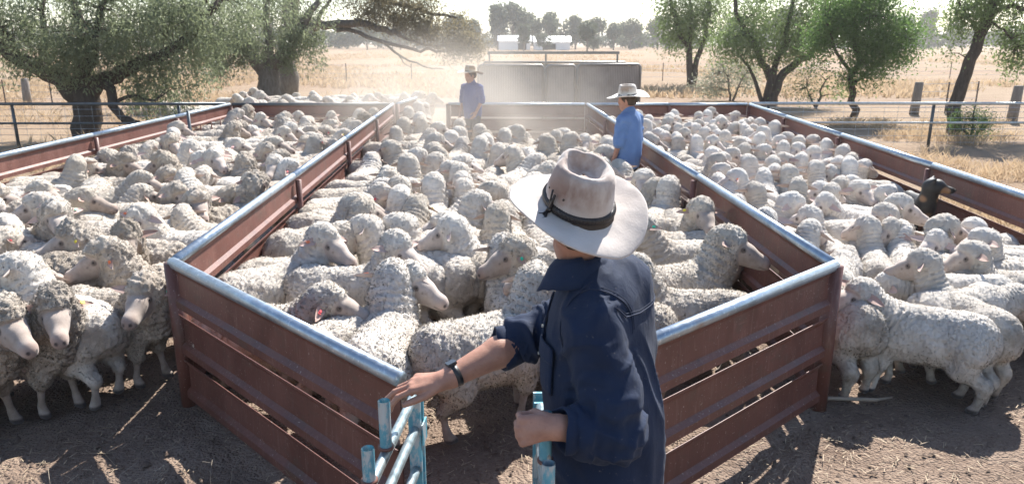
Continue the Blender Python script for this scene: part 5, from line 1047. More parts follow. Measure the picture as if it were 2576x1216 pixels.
(-4.1, 14.26, 88, 90, 'ewe', 'mid', 'tiny pale head against far rail of left pen', 'sheep in the left pen', None, False),
(-5.26, 14.4, 8, 330, 'ewe', 'up', 'woolly ewe looking right, second row from far left pen rail', 'sheep in the left pen', None, False),
(3.62, 14.57, 319, 300, 'lamb', 'mid', 'white lamb facing right forward, right pen, sixth from centre divider, seventeenth row', 'lambs in the right pen', None, False),
(2.92, 14.59, 48, 40, 'lamb', 'up', 'white lamb turned right, right pen, fourth from centre divider, seventeenth row', 'lambs in the right pen', None, False),
(-5.41, 14.62, 0, 10, 'ewe', 'low', 'plump cream back in far half of left pen', 'sheep in the left pen', None, False),
(-4.21, 14.66, 69, 90, 'ewe', 'mid', 'pale dusty head against far rail of left pen, right of the tiny one', 'sheep in the left pen', None, False),
(3.32, 14.85, 81, 90, 'lamb', 'mid', 'white lamb seen from behind, right pen, fifth from centre divider, seventeenth row', 'lambs in the right pen', None, False),
(-5.87, 14.89, 64, 40, 'shag', 'up', 'dusty dark woolly head beside the far left corner', 'sheep in the left pen', None, False),
(2.7, 14.9, 266, 260, 'lamb', 'up', 'white lamb facing the camera, right pen, third from centre divider, seventeenth row', 'lambs in the right pen', None, False),
(-3.83, 14.91, 310, 325, 'ewe', 'mid', 'pale ewe in profile just below the tall pale ewe', 'sheep in the left pen', None, False),
(3.2, 15.31, 238, 200, 'lamb', 'mid', 'white lamb looking left, right pen, fourth from centre divider, eighteenth row', 'lambs in the right pen', None, False),
(3.88, 15.32, 355, 0, 'lamb', 'mid', 'white lamb looking right, right pen, seventh from centre divider, eighteenth row', 'lambs in the right pen', None, False),
(3.49, 15.41, 98, 90, 'lamb', 'up', 'white lamb seen from behind, right pen, fifth from centre divider, eighteenth row', 'lambs in the right pen', None, False),
(-5.85, 15.54, 60, 80, 'shag', 'up', 'dusty round woolly head touching far left corner of left pen', 'sheep in the left pen', None, False),
(-4.12, 15.56, 357, 328, 'ewe', 'up', 'tall pale ewe looking right with white ear at far right of left pen', 'sheep in the left pen', None, False),
(3.68, 15.67, 310, 285, 'lamb', 'up', 'white lamb facing the camera, right pen, sixth from centre divider, eighteenth row', 'lambs in the right pen', None, False),
(4.1, 15.69, 64, 120, 'lamb', 'up', 'white lamb turned left, right pen, fourth from centre divider, nineteenth row', 'lambs in the right pen', None, False),
(-2.18, 15.73, 99, 85, 'ewe', 'up', 'second sheep running into the dust of the gateway', 'sheep running through the dusty gateway', None, False),
(4.68, 15.98, 282, 262, 'lamb', 'up', 'white lamb facing the camera, right pen, fifth from centre divider, nineteenth row', 'lambs in the right pen', None, False),
(4.01, 16.1, 26, 330, 'lamb', 'up', 'white lamb facing right forward, right pen, third from centre divider, nineteenth row', 'lambs in the right pen', None, False),
(-2.09, 16.73, 100, 88, 'ewe', 'up', 'farthest sheep running off in dust with ear out right', 'sheep running through the dusty gateway', None, False),
(-2.18, 17.38, 67, 90, 'ewe', 'up', 'sheep running away at left side of dusty gateway', 'sheep running through the dusty gateway', None, False),
(-5.41, 17.91, 173, 173, 'ewe', 'mid', 'woolly sheep looking left, behind far left rail, first row back, fourth from left', 'sheep mobbed behind the far left rail', None, False),
(-6.23, 18.23, 203, 163, 'ewe', 'low', 'woolly sheep looking left low, behind far left rail, first row back, second from left', 'sheep mobbed behind the far left rail', None, False),
(-5.55, 18.31, 341, 341, 'ewe', 'mid', 'woolly sheep looking right, behind far left rail, first row back, third from left', 'sheep mobbed behind the far left rail', None, False),
(-6.87, 18.37, 3, 3, 'ewe', 'up', 'woolly sheep looking right, behind far left rail, first row back, first from left', 'sheep mobbed behind the far left rail', None, False),
(-5.05, 18.38, 332, 332, 'ewe', 'mid', 'woolly sheep facing right forward, behind far left rail, first row back, fifth from left', 'sheep mobbed behind the far left rail', None, False),
(-8.41, 18.89, 180, 140, 'ewe', 'mid', 'woolly sheep turned left, behind far left rail, second row back, first from left', 'sheep mobbed behind the far left rail', None, False),
(-6.37, 19.26, 152, 152, 'ewe', 'mid', 'woolly sheep turned left, behind far left rail, third row back, third from left', 'sheep mobbed behind the far left rail', None, False),
(-5.54, 19.35, 211, 251, 'ewe', 'mid', 'woolly sheep facing the camera, behind far left rail, third row back, fifth from left', 'sheep mobbed behind the far left rail', None, False),
(-8.21, 19.42, 203, 203, 'ewe', 'mid', 'woolly sheep facing left forward, behind far left rail, third row back, first from left', 'sheep mobbed behind the far left rail', None, False),
(-3.75, 19.48, 218, 218, 'ewe', 'mid', 'woolly sheep facing left forward, behind far left rail, third row back, sixth from left', 'sheep mobbed behind the far left rail', None, False),
(-6.16, 19.53, 186, 226, 'ewe', 'low', 'woolly sheep facing left forward low, behind far left rail, third row back, fourth from left', 'sheep mobbed behind the far left rail', None, False),
(-7.81, 19.68, 163, 163, 'ewe', 'low', 'woolly sheep looking left low, behind far left rail, third row back, second from left', 'sheep mobbed behind the far left rail', None, False),
(-3.12, 20.08, 359, 359, 'ewe', 'mid', 'woolly sheep looking right, behind far left rail, fourth row back, first from left', 'sheep mobbed behind the far left rail', None, False),
(-2.55, 20.35, 354, 354, 'ewe', 'up', 'woolly sheep looking right, behind far left rail, fourth row back, second from left', 'sheep mobbed behind the far left rail', None, False),
(-5.81, 20.77, 164, 204, 'ewe', 'mid', 'woolly sheep facing left forward, behind far left rail, fifth row back, first from left', 'sheep mobbed behind the far left rail', None, False),
(-4.1, 21.0, 183, 183, 'ewe', 'mid', 'woolly sheep looking left, behind far left rail, fifth row back, second from left', 'sheep mobbed behind the far left rail', None, False),
(-5.93, 21.08, 357, 357, 'ewe', 'low', 'woolly sheep looking right low, behind far left rail, sixth row back, fourth from left', 'sheep mobbed behind the far left rail', None, False),
(-4.75, 21.09, 196, 196, 'ewe', 'mid', 'woolly sheep looking left, behind far left rail, sixth row back, sixth from left', 'sheep mobbed behind the far left rail', None, False),
(-7.33, 21.09, 197, 157, 'ewe', 'mid', 'woolly sheep turned left, behind far left rail, sixth row back, second from left', 'sheep mobbed behind the far left rail', None, False),
(-5.14, 21.18, 200, 160, 'ewe', 'mid', 'woolly sheep looking left, behind far left rail, sixth row back, fifth from left', 'sheep mobbed behind the far left rail', None, False),
(-6.91, 21.35, 160, 200, 'ewe', 'low', 'woolly sheep looking left low, behind far left rail, sixth row back, third from left', 'sheep mobbed behind the far left rail', None, False),
(-7.57, 21.37, 358, 358, 'ewe', 'mid', 'woolly sheep looking right, behind far left rail, sixth row back, first from left', 'sheep mobbed behind the far left rail', None, False),
(-2.71, 21.48, 172, 132, 'ewe', 'mid', 'woolly sheep turned left, behind far left rail, sixth row back, eighth from left', 'sheep mobbed behind the far left rail', None, False),
(-4.56, 21.55, 16, 16, 'ewe', 'mid', 'woolly sheep looking right, behind far left rail, sixth row back, seventh from left', 'sheep mobbed behind the far left rail', None, False),
(-4.94, 21.76, 341, 301, 'ewe', 'mid', 'woolly sheep facing right forward, behind far left rail, seventh row back, fourth from left', 'sheep mobbed behind the far left rail', None, False),
(-8.37, 22.17, 351, 351, 'ewe', 'mid', 'woolly sheep looking right, behind far left rail, seventh row back, first from left', 'sheep mobbed behind the far left rail', None, False),
(-6.52, 22.18, 7, 7, 'ewe', 'low', 'woolly sheep looking right low, behind far left rail, seventh row back, second from left', 'sheep mobbed behind the far left rail', None, False),
(-4.45, 22.23, 18, 18, 'ewe', 'mid', 'woolly sheep looking right, behind far left rail, seventh row back, fifth from left', 'sheep mobbed behind the far left rail', None, False),
(-5.51, 22.25, 183, 143, 'ewe', 'mid', 'woolly sheep turned left, behind far left rail, seventh row back, third from left', 'sheep mobbed behind the far left rail', None, False),
(-3.1, 22.35, 13, 53, 'ewe', 'mid', 'woolly sheep turned right, behind far left rail, eighth row back, fourth from left', 'sheep mobbed behind the far left rail', None, False),
(-6.9, 22.41, 357, 357, 'ewe', 'mid', 'woolly sheep looking right, behind far left rail, eighth row back, second from left', 'sheep mobbed behind the far left rail', None, False),
(-5.61, 22.57, 202, 202, 'ewe', 'low', 'woolly sheep looking left low, behind far left rail, eighth row back, third from left', 'sheep mobbed behind the far left rail', None, False),
(-8.09, 22.58, 9, 9, 'ewe', 'mid', 'woolly sheep looking right, behind far left rail, eighth row back, first from left', 'sheep mobbed behind the far left rail', None, False),
(-7.45, 22.87, 198, 198, 'ewe', 'up', 'woolly sheep looking left, behind far left rail, ninth row back, first from left', 'sheep mobbed behind the far left rail', None, False),
(-4.49, 22.92, 357, 317, 'ewe', 'low', 'woolly sheep facing right forward low, behind far left rail, ninth row back, third from left', 'sheep mobbed behind the far left rail', None, False),
(-3.4, 23.05, 3, 3, 'ewe', 'mid', 'woolly sheep looking right, behind far left rail, ninth row back, fifth from left', 'sheep mobbed behind the far left rail', None, False),
(-5.04, 23.31, 170, 170, 'ewe', 'low', 'woolly sheep looking left low, behind far left rail, ninth row back, second from left', 'sheep mobbed behind the far left rail', None, False),
(-3.77, 23.31, 351, 31, 'ewe', 'low', 'woolly sheep turned right low, behind far left rail, ninth row back, fourth from left', 'sheep mobbed behind the far left rail', None, False),
(-5.34, 10.52, 178, 218, 'ewe', 'mid', 'woolly sheep facing left forward yellow tag, left pen, second from outer rail, eleventh row', 'sheep in the left pen', 'yellow', False),
(-3.51, 15.48, 36, 36, 'ewe', 'up', 'woolly sheep turned right, left pen, fifth from outer rail, nineteenth row', 'sheep in the left pen', None, False),
(-5.3, 5.68, 344, 304, 'shag', 'mid', 'shaggy sheep facing right forward, left pen, second from outer rail, third row', 'sheep in the left pen', None, False),
(-3.98, 10.93, 81, 121, 'ewe', 'low', 'woolly sheep turned left low red tag, left pen, fifth from outer rail, twelfth row', 'sheep in the left pen', 'red', False),
(-3.03, 10.62, 65, 65, 'shag', 'low', 'shaggy sheep turned right low yellow tag, left pen, fifth from outer rail, eleventh row', 'sheep in the left pen', 'yellow', False),
(-5.6, 10.18, 356, 276, 'shag', 'up', 'shaggy sheep facing the camera yellow tag, left pen, first from outer rail, tenth row', 'sheep in the left pen', 'yellow', False),
(-3.21, 8.93, 38, 358, 'ewe', 'mid', 'woolly sheep looking right red tag, left pen, fifth from outer rail, eighth row', 'sheep in the left pen', 'red', False),
(-3.25, 13.59, 43, 43, 'ewe', 'mid', 'woolly sheep turned right, left pen, sixth from outer rail, sixteenth row', 'sheep in the left pen', None, False),
(-5.64, 6.77, 62, 22, 'ewe', 'mid', 'woolly sheep looking right yellow tag, left pen, first from outer rail, fifth row', 'sheep in the left pen', 'yellow', False),
(-5.73, 9.41, 353, 273, 'ewe', 'mid', 'woolly sheep facing the camera, left pen, second from outer rail, ninth row', 'sheep in the left pen', None, False),
(-2.97, 14.89, 292, 252, 'shag', 'up', 'shaggy sheep facing the camera red tag, left pen, seventh from outer rail, eighteenth row', 'sheep in the left pen', 'red', False),
(-5.11, 6.76, 309, 29, 'ewe', 'up', 'woolly sheep turned right, left pen, second from outer rail, fifth row', 'sheep in the left pen', None, False),
(-5.44, 15.58, 219, 219, 'ewe', 'low', 'woolly sheep facing left forward low, left pen, second from outer rail, nineteenth row', 'sheep in the left pen', None, False),
(-3.27, 14.94, 289, 9, 'ewe', 'mid', 'woolly sheep looking right, left pen, sixth from outer rail, eighteenth row', 'sheep in the left pen', None, False),
(-2.98, 13.05, 337, 257, 'shag', 'low', 'shaggy sheep facing the camera low, left pen, sixth from outer rail, fifteenth row', 'sheep in the left pen', None, False),
(-2.94, 12.45, 178, 178, 'ewe', 'mid', 'woolly sheep looking left yellow tag, left pen, seventh from outer rail, fourteenth row', 'sheep in the left pen', 'yellow', False),
(-4.84, 7.12, 327, 247, 'shag', 'mid', 'shaggy sheep facing left forward, left pen, third from outer rail, fifth row', 'sheep in the left pen', None, False),
(-3.7, 9.94, 339, 339, 'shag', 'low', 'shaggy sheep looking right low yellow tag, left pen, fifth from outer rail, tenth row', 'sheep in the left pen', 'yellow', False),
(-4.52, 7.36, 303, 23, 'ewe', 'up', 'woolly sheep turned right, left pen, third from outer rail, sixth row', 'sheep in the left pen', None, False),
(-4.93, 8.6, 301, 261, 'ewe', 'low', 'woolly sheep facing the camera low, left pen, third from outer rail, eighth row', 'sheep in the left pen', None, False),
(-5.5, 6.14, 182, 142, 'ewe', 'up', 'woolly sheep turned left red tag, left pen, first from outer rail, fourth row', 'sheep in the left pen', 'red', False),
(-5.81, 5.58, 306, 266, 'ewe', 'mid', 'woolly sheep facing the camera red tag, left pen, first from outer rail, third row', 'sheep in the left pen', 'red', False),
(-4.24, 5.35, 200, 240, 'ewe', 'up', 'woolly sheep facing left forward, left pen, fourth from outer rail, third row', 'sheep in the left pen', None, False),
(-2.57, 8.46, 83, 123, 'ewe', 'low', 'woolly sheep turned left low, left pen, seventh from outer rail, eighth row', 'sheep in the left pen', None, False),
(-4.7, 15.15, 310, 230, 'shag', 'mid', 'shaggy sheep facing left forward yellow tag, left pen, third from outer rail, eighteenth row', 'sheep in the left pen', 'yellow', False),
(-2.85, 8.81, 220, 300, 'ewe', 'mid', 'woolly sheep facing right forward, left pen, sixth from outer rail, eighth row', 'sheep in the left pen', None, False),
(-4.84, 10.08, 27, 27, 'ewe', 'up', 'woolly sheep turned right, left pen, third from outer rail, tenth row', 'sheep in the left pen', None, False),
(-5.35, 8.06, 344, 304, 'ewe', 'low', 'woolly sheep facing right forward low, left pen, first from outer rail, seventh row', 'sheep in the left pen', None, False),
(-4.9, 15.59, 43, 323, 'ewe', 'mid', 'woolly sheep facing right forward, left pen, third from outer rail, nineteenth row', 'sheep in the left pen', None, False),
(-4.79, 6.02, 301, 261, 'ewe', 'low', 'woolly sheep facing the camera low, left pen, second from outer rail, fourth row', 'sheep in the left pen', None, False),
(-3.87, 6.03, 195, 155, 'ewe', 'up', 'woolly sheep turned left, left pen, fourth from outer rail, fourth row', 'sheep in the left pen', None, False),
(-4.34, 11.09, 286, 246, 'ewe', 'mid', 'woolly sheep facing left forward, left pen, fourth from outer rail, twelfth row', 'sheep in the left pen', None, False),
(-4.8, 11.54, 4, 4, 'ewe', 'mid', 'woolly sheep looking right red tag, left pen, third from outer rail, thirteenth row', 'sheep in the left pen', 'red', False),
(-5.5, 11.58, 185, 105, 'shag', 'low', 'shaggy sheep seen from behind low yellow tag, left pen, second from outer rail, thirteenth row', 'sheep in the left pen', 'yellow', False),
(-4.06, 8.52, 358, 78, 'ewe', 'mid', 'woolly sheep seen from behind yellow tag, left pen, fourth from outer rail, eighth row', 'sheep in the left pen', 'yellow', False),
(-3.23, 10.92, 50, 50, 'ewe', 'up', 'woolly sheep turned right red tag, left pen, seventh from outer rail, twelfth row', 'sheep in the left pen', 'red', False),
(-3.42, 12.21, 297, 257, 'ewe', 'mid', 'woolly sheep facing the camera yellow tag, left pen, sixth from outer rail, fourteenth row', 'sheep in the left pen', 'yellow', False),
(-2.95, 11.63, 287, 327, 'shag', 'mid', 'shaggy sheep facing right forward red tag, left pen, seventh from outer rail, thirteenth row', 'sheep in the left pen', 'red', False),
(-4.16, 12.52, 16, 16, 'ewe', 'up', 'woolly sheep looking right, left pen, fifth from outer rail, fourteenth row', 'sheep in the left pen', None, False),
(-2.95, 13.5, 214, 214, 'ewe', 'mid', 'woolly sheep facing left forward red tag, left pen, seventh from outer rail, sixteenth row', 'sheep in the left pen', 'red', False),
(-5.38, 12.26, 354, 34, 'ewe', 'low', 'woolly sheep turned right low yellow tag, left pen, second from outer rail, fourteenth row', 'sheep in the left pen', 'yellow', False),
(-3.43, 9.6, 342, 22, 'shag', 'up', 'shaggy sheep looking right, left pen, eighth from outer rail, ninth row', 'sheep in the left pen', None, False),
(-3.29, 12.86, 329, 9, 'ewe', 'mid', 'woolly sheep looking right yellow tag, left pen, fifth from outer rail, fifteenth row', 'sheep in the left pen', 'yellow', False),
(-4.64, 12.79, 63, 63, 'ewe', 'low', 'woolly sheep turned right low, left pen, third from outer rail, fifteenth row', 'sheep in the left pen', None, False),
(-3.14, 5.9, 177, 217, 'shag', 'mid', 'shaggy sheep facing left forward yellow tag, left pen, fifth from outer rail, fourth row', 'sheep in the left pen', 'yellow', False),
(-5.75, 7.45, 341, 21, 'shag', 'mid', 'shaggy sheep looking right, left pen, first from outer rail, sixth row', 'sheep in the left pen', None, False),
(-3.82, 13.33, 345, 25, 'ewe', 'mid', 'woolly sheep turned right, left pen, fifth from outer rail, sixteenth row', 'sheep in the left pen', None, False),
(-4.73, 14.38, 41, 1, 'ewe', 'low', 'woolly sheep looking right low yellow tag, left pen, third from outer rail, seventeenth row', 'sheep in the left pen', 'yellow', False),
(-4.49, 13.6, 52, 52, 'shag', 'up', 'shaggy sheep turned right, left pen, third from outer rail, sixteenth row', 'sheep in the left pen', None, False),
(-2.68, 6.67, 197, 117, 'ewe', 'mid', 'woolly sheep turned left, left pen, sixth from outer rail, fifth row', 'sheep in the left pen', None, False),
(-5.08, 13.76, 319, 319, 'ewe', 'mid', 'woolly sheep facing right forward red tag, left pen, second from outer rail, sixteenth row', 'sheep in the left pen', 'red', False),
(-4.55, 5.62, 17, 57, 'ewe', 'mid', 'woolly sheep turned right red tag, left pen, third from outer rail, third row', 'sheep in the left pen', 'red', False),
(-4.55, 9.14, 323, 323, 'shag', 'mid', 'shaggy sheep facing right forward red tag, left pen, fourth from outer rail, ninth row', 'sheep in the left pen', 'red', False),
(-3.03, 15.74, 297, 297, 'ewe', 'up', 'woolly sheep facing right forward, left pen, sixth from outer rail, nineteenth row', 'sheep in the left pen', None, False),
(-2.81, 10.26, 214, 254, 'shag', 'low', 'shaggy sheep facing the camera low yellow tag, left pen, sixth from outer rail, eleventh row', 'sheep in the left pen', 'yellow', False),
(-2.97, 14.23, 73, 73, 'ewe', 'up', 'woolly sheep seen from behind, left pen, seventh from outer rail, seventeenth row', 'sheep in the left pen', None, False),
(0.95, 8.95, 133, 53, 'ewe', 'up', 'woolly sheep turned right red tag, centre pen, ninth from left divider, eighth row', 'sheep in the centre pen', 'red', False),
(0.8, 11.65, 110, 70, 'ewe', 'up', 'woolly sheep seen from behind, centre pen, eighth from left divider, thirteenth row', 'sheep in the centre pen', None, False),
(0.08, 10.51, 113, 113, 'ewe', 'mid', 'woolly sheep turned left, centre pen, fifth from left divider, eleventh row', 'sheep in the centre pen', None, False),
(-0.28, 12.03, 258, 298, 'ewe', 'mid', 'woolly sheep facing right forward, centre pen, fifth from left divider, thirteenth row', 'sheep in the centre pen', None, False),
(1.01, 8.28, 102, 22, 'ewe', 'up', 'woolly sheep looking right, centre pen, eighth from left divider, seventh row', 'sheep in the centre pen', None, False),
(0.67, 8.6, 33, 353, 'ewe', 'mid', 'woolly sheep looking right, centre pen, eighth from left divider, eighth row', 'sheep in the centre pen', None, False),
(1.01, 9.78, 59, 339, 'ewe', 'up', 'woolly sheep looking right red tag, centre pen, sixth from left divider, tenth row', 'sheep in the centre pen', 'red', False),
(1.36, 11.47, 66, 66, 'ewe', 'mid', 'woolly sheep turned right, centre pen, eighth from left divider, twelfth row', 'sheep in the centre pen', None, False),
(-1.54, 12.72, 64, 344, 'ewe', 'up', 'woolly sheep looking right, centre pen, first from left divider, fourteenth row', 'sheep in the centre pen', None, False),
(0.76, 6.25, 64, 64, 'ewe', 'mid', 'woolly sheep turned right red tag, centre pen, eighth from left divider, fourth row', 'sheep in the centre pen', 'red', False),
(0.31, 6.43, 106, 66, 'ewe', 'mid', 'woolly sheep turned right, centre pen, seventh from left divider, fourth row', 'sheep in the centre pen', None, False),
(1.51, 9.48, 87, 87, 'ewe', 'up', 'woolly sheep seen from behind red tag, centre pen, ninth from left divider, ninth row', 'sheep in the centre pen', 'red', False),
(0.37, 12.55, 109, 149, 'ewe', 'mid', 'woolly sheep turned left, centre pen, fifth from left divider, fourteenth row', 'sheep in the centre pen', None, False),
(0.88, 12.64, 258, 298, 'ewe', 'up', 'woolly sheep facing right forward yellow tag, centre pen, sixth from left divider, fourteenth row', 'sheep in the centre pen', 'yellow', False),
(-1.97, 9.65, 86, 86, 'ewe', 'mid', 'woolly sheep seen from behind, centre pen, first from left divider, ninth row', 'sheep in the centre pen', None, False),
(0.27, 7.5, 93, 93, 'ewe', 'up', 'woolly sheep seen from behind, centre pen, eighth from left divider, sixth row', 'sheep in the centre pen', None, False),
(1.03, 10.83, 128, 48, 'ewe', 'up', 'woolly sheep turned right, centre pen, seventh from left divider, eleventh row', 'sheep in the centre pen', None, False),
(1.28, 10.17, 118, 198, 'ewe', 'mid', 'woolly sheep looking left red tag, centre pen, seventh from left divider, tenth row', 'sheep in the centre pen', 'red', False),
(1.59, 8.58, 255, 255, 'ewe', 'up', 'woolly sheep facing the camera, centre pen, eleventh from left divider, eighth row', 'sheep in the centre pen', None, False),
(-1.53, 10.09, 110, 150, 'ewe', 'up', 'woolly sheep turned left, centre pen, first from left divider, tenth row', 'sheep in the centre pen', None, False),
(0.58, 7.93, 82, 82, 'ewe', 'up', 'woolly sheep seen from behind, centre pen, seventh from left divider, seventh row', 'sheep in the centre pen', None, False),
(1.66, 6.85, 276, 276, 'ewe', 'up', 'woolly sheep facing the camera yellow tag, centre pen, ninth from left divider, fifth row', 'sheep in the centre pen', 'yellow', False),
(-0.05, 7.42, 262, 182, 'ewe', 'up', 'woolly sheep looking left, centre pen, seventh from left divider, sixth row', 'sheep in the centre pen', None, False),
(1.32, 8.57, 77, 117, 'ewe', 'mid', 'woolly sheep turned left red tag, centre pen, tenth from left divider, eighth row', 'sheep in the centre pen', 'red', False),
(1.46, 10.84, 85, 85, 'ewe', 'mid', 'woolly sheep seen from behind red tag, centre pen, eighth from left divider, eleventh row', 'sheep in the centre pen', 'red', False),
(0.45, 7.09, 68, 348, 'ewe', 'up', 'woolly sheep looking right, centre pen, sixth from left divider, fifth row', 'sheep in the centre pen', None, False),
(1.34, 12.8, 55, 95, 'ewe', 'low', 'woolly sheep seen from behind low, centre pen, eighth from left divider, fourteenth row', 'sheep in the centre pen', None, False),
(0.49, 9.1, 58, 58, 'ewe', 'low', 'woolly sheep turned right low red tag, centre pen, seventh from left divider, ninth row', 'sheep in the centre pen', 'red', False),
(-0.61, 12.58, 83, 83, 'ewe', 'up', 'woolly sheep seen from behind red tag, centre pen, third from left divider, fourteenth row', 'sheep in the centre pen', 'red', False),
(1.17, 11.83, 263, 263, 'ewe', 'up', 'woolly sheep facing the camera red tag, centre pen, ninth from left divider, thirteenth row', 'sheep in the centre pen', 'red', False),
(-0.24, 8.89, 286, 286, 'ewe', 'low', 'woolly sheep facing the camera low, centre pen, sixth from left divider, eighth row', 'sheep in the centre pen', None, False),
(-1.25, 7.21, 70, 110, 'ewe', 'up', 'woolly sheep seen from behind red tag, centre pen, second from left divider, fifth row', 'sheep in the centre pen', 'red', False),
(-0.89, 10.97, 73, 73, 'ewe', 'mid', 'woolly sheep seen from behind, centre pen, fourth from left divider, twelfth row', 'sheep in the centre pen', None, False),
(1.23, 9.36, 105, 105, 'ewe', 'mid', 'woolly sheep seen from behind red tag, centre pen, eighth from left divider, ninth row', 'sheep in the centre pen', 'red', False),
(-0.12, 12.78, 94, 14, 'ewe', 'mid', 'woolly sheep looking right yellow tag, centre pen, fourth from left divider, fourteenth row', 'sheep in the centre pen', 'yellow', False),
(-0.83, 9.93, 110, 150, 'ewe', 'mid', 'woolly sheep turned left yellow tag, centre pen, third from left divider, tenth row', 'sheep in the centre pen', 'yellow', False),
(-1.16, 8.07, 140, 100, 'ewe', 'up', 'woolly sheep seen from behind, centre pen, second from left divider, seventh row', 'sheep in the centre pen', None, False),
(-1.48, 12.07, 87, 47, 'ewe', 'mid', 'woolly sheep turned right, centre pen, third from left divider, thirteenth row', 'sheep in the centre pen', None, False),
(-0.5, 9.51, 90, 170, 'ewe', 'mid', 'woolly sheep looking left yellow tag, centre pen, fourth from left divider, ninth row', 'sheep in the centre pen', 'yellow', False),
(2.71, 9.15, 91, 11, 'lamb', 'mid', 'white lamb looking right, right pen, third from centre divider, eighth row', 'lambs in the right pen', None, False),
(2.52, 15.59, 86, 46, 'lamb', 'low', 'white lamb turned right low, right pen, second from centre divider, eighteenth row', 'lambs in the right pen', None, False),
(2.37, 6.69, 45, 325, 'lamb', 'up', 'white lamb facing right forward, right pen, second from centre divider, fourth row', 'lambs in the right pen', None, False),
(2.25, 8.27, 49, 89, 'lamb', 'mid', 'white lamb seen from behind, right pen, first from centre divider, seventh row', 'lambs in the right pen', None, False),
(4.53, 13.82, 123, 83, 'lamb', 'up', 'white lamb seen from behind, right pen, seventh from centre divider, sixteenth row', 'lambs in the right pen', None, False),
(3.05, 15.79, 166, 166, 'lamb', 'low', 'white lamb looking left low, right pen, second from centre divider, nineteenth row', 'lambs in the right pen', None, False),
(2.54, 13.71, 77, 157, 'lamb', 'up', 'white lamb turned left, right pen, second from centre divider, fifteenth row', 'lambs in the right pen', None, False),
(2.48, 14.74, 102, 102, 'lamb', 'up', 'white lamb seen from behind, right pen, second from centre divider, seventeenth row', 'lambs in the right pen', None, False),
(4.72, 13.05, 92, 52, 'lamb', 'up', 'white lamb turned right, right pen, eighth from centre divider, fourteenth row', 'lambs in the right pen', None, False),
(2.26, 13.45, 89, 89, 'lamb', 'up', 'white lamb seen from behind, right pen, first from centre divider, fifteenth row', 'lambs in the right pen', None, False),
(4.7, 14.64, 36, 76, 'lamb', 'mid', 'white lamb seen from behind, right pen, ninth from centre divider, seventeenth row', 'lambs in the right pen', None, False),
(4.46, 14.91, 52, 12, 'lamb', 'mid', 'white lamb looking right, right pen, eighth from centre divider, seventeenth row', 'lambs in the right pen', None, False),
(2.24, 11.47, 99, 99, 'lamb', 'up', 'white lamb seen from behind, right pen, first from centre divider, twelfth row', 'lambs in the right pen', None, False),
(4.17, 12.52, 103, 103, 'lamb', 'low', 'white lamb seen from behind low, right pen, eighth from centre divider, thirteenth row', 'lambs in the right pen', None, False),
(2.34, 7.51, 253, 253, 'lamb', 'mid', 'white lamb facing the camera, right pen, first from centre divider, fifth row', 'lambs in the right pen', None, False),
(4.42, 13.4, 104, 104, 'lamb', 'mid', 'white lamb seen from behind, right pen, seventh from centre divider, fifteenth row', 'lambs in the right pen', None, False),
(4.76, 14.39, 221, 301, 'lamb', 'mid', 'white lamb facing right forward, right pen, eighth from centre divider, sixteenth row', 'lambs in the right pen', None, False),
(3.18, 13.79, 279, 279, 'lamb', 'low', 'white lamb facing the camera low, right pen, third from centre divider, fifteenth row', 'lambs in the right pen', None, False),
(2.36, 14.09, 59, 339, 'lamb', 'mid', 'white lamb looking right, right pen, second from centre divider, sixteenth row', 'lambs in the right pen', None, False),
(2.43, 6.42, 217, 257, 'lamb', 'up', 'white lamb facing the camera, right pen, third from centre divider, fourth row', 'lambs in the right pen', None, False),
(2.98, 11.59, 156, 76, 'lamb', 'low', 'white lamb seen from behind low, right pen, third from centre divider, twelfth row', 'lambs in the right pen', None, False),
(4.63, 10.6, 83, 83, 'lamb', 'up', 'white lamb seen from behind, right pen, eighth from centre divider, tenth row', 'lambs in the right pen', None, False),
(3.2, 12.5, 72, 32, 'lamb', 'up', 'white lamb turned right, right pen, fifth from centre divider, thirteenth row', 'lambs in the right pen', None, False),
(3.44, 5.61, 84, 4, 'lamb', 'up', 'white lamb looking right, right pen, fourth from centre divider, second row', 'lambs in the right pen', None, False),
(3.01, 12.08, 181, 101, 'lamb', 'up', 'white lamb seen from behind, right pen, fourth from centre divider, thirteenth row', 'lambs in the right pen', None, False),
(2.82, 13.99, 70, 350, 'lamb', 'up', 'white lamb looking right, right pen, third from centre divider, sixteenth row', 'lambs in the right pen', None, False),
(2.64, 7.23, 106, 106, 'lamb', 'up', 'white lamb seen from behind, right pen, second from centre divider, fifth row', 'lambs in the right pen', None, False),
(3.35, 9.04, 99, 59, 'lamb', 'up', 'white lamb turned right, right pen, fifth from centre divider, eighth row', 'lambs in the right pen', None, False),
(2.11, 14.66, 71, 71, 'lamb', 'mid', 'white lamb seen from behind, right pen, first from centre divider, seventeenth row', 'lambs in the right pen', None, False),
(2.34, 10.63, 135, 55, 'lamb', 'mid', 'white lamb turned right, right pen, second from centre divider, tenth row', 'lambs in the right pen', None, False),
(4.73, 15.49, 206, 126, 'lamb', 'mid', 'white lamb turned left, right pen, ninth from centre divider, eighteenth row', 'lambs in the right pen', None, False),
(3.52, 13.5, 105, 145, 'lamb', 'mid', 'white lamb turned left, right pen, fourth from centre divider, fifteenth row', 'lambs in the right pen', None, False),
(2.13, 15.29, 58, 18, 'lamb', 'mid', 'white lamb looking right, right pen, first from centre divider, eighteenth row', 'lambs in the right pen', None, False),
(2.25, 6.91, 61, 101, 'lamb', 'low', 'white lamb seen from behind low, right pen, first from centre divider, fourth row', 'lambs in the right pen', None, False),
(3.21, 5.74, 71, 71, 'lamb', 'mid', 'white lamb seen from behind, right pen, third from centre divider, second row', 'lambs in the right pen', None, False),
(4.04, 14.93, 212, 212, 'lamb', 'mid', 'white lamb facing left forward, right pen, seventh from centre divider, seventeenth row', 'lambs in the right pen', None, False),
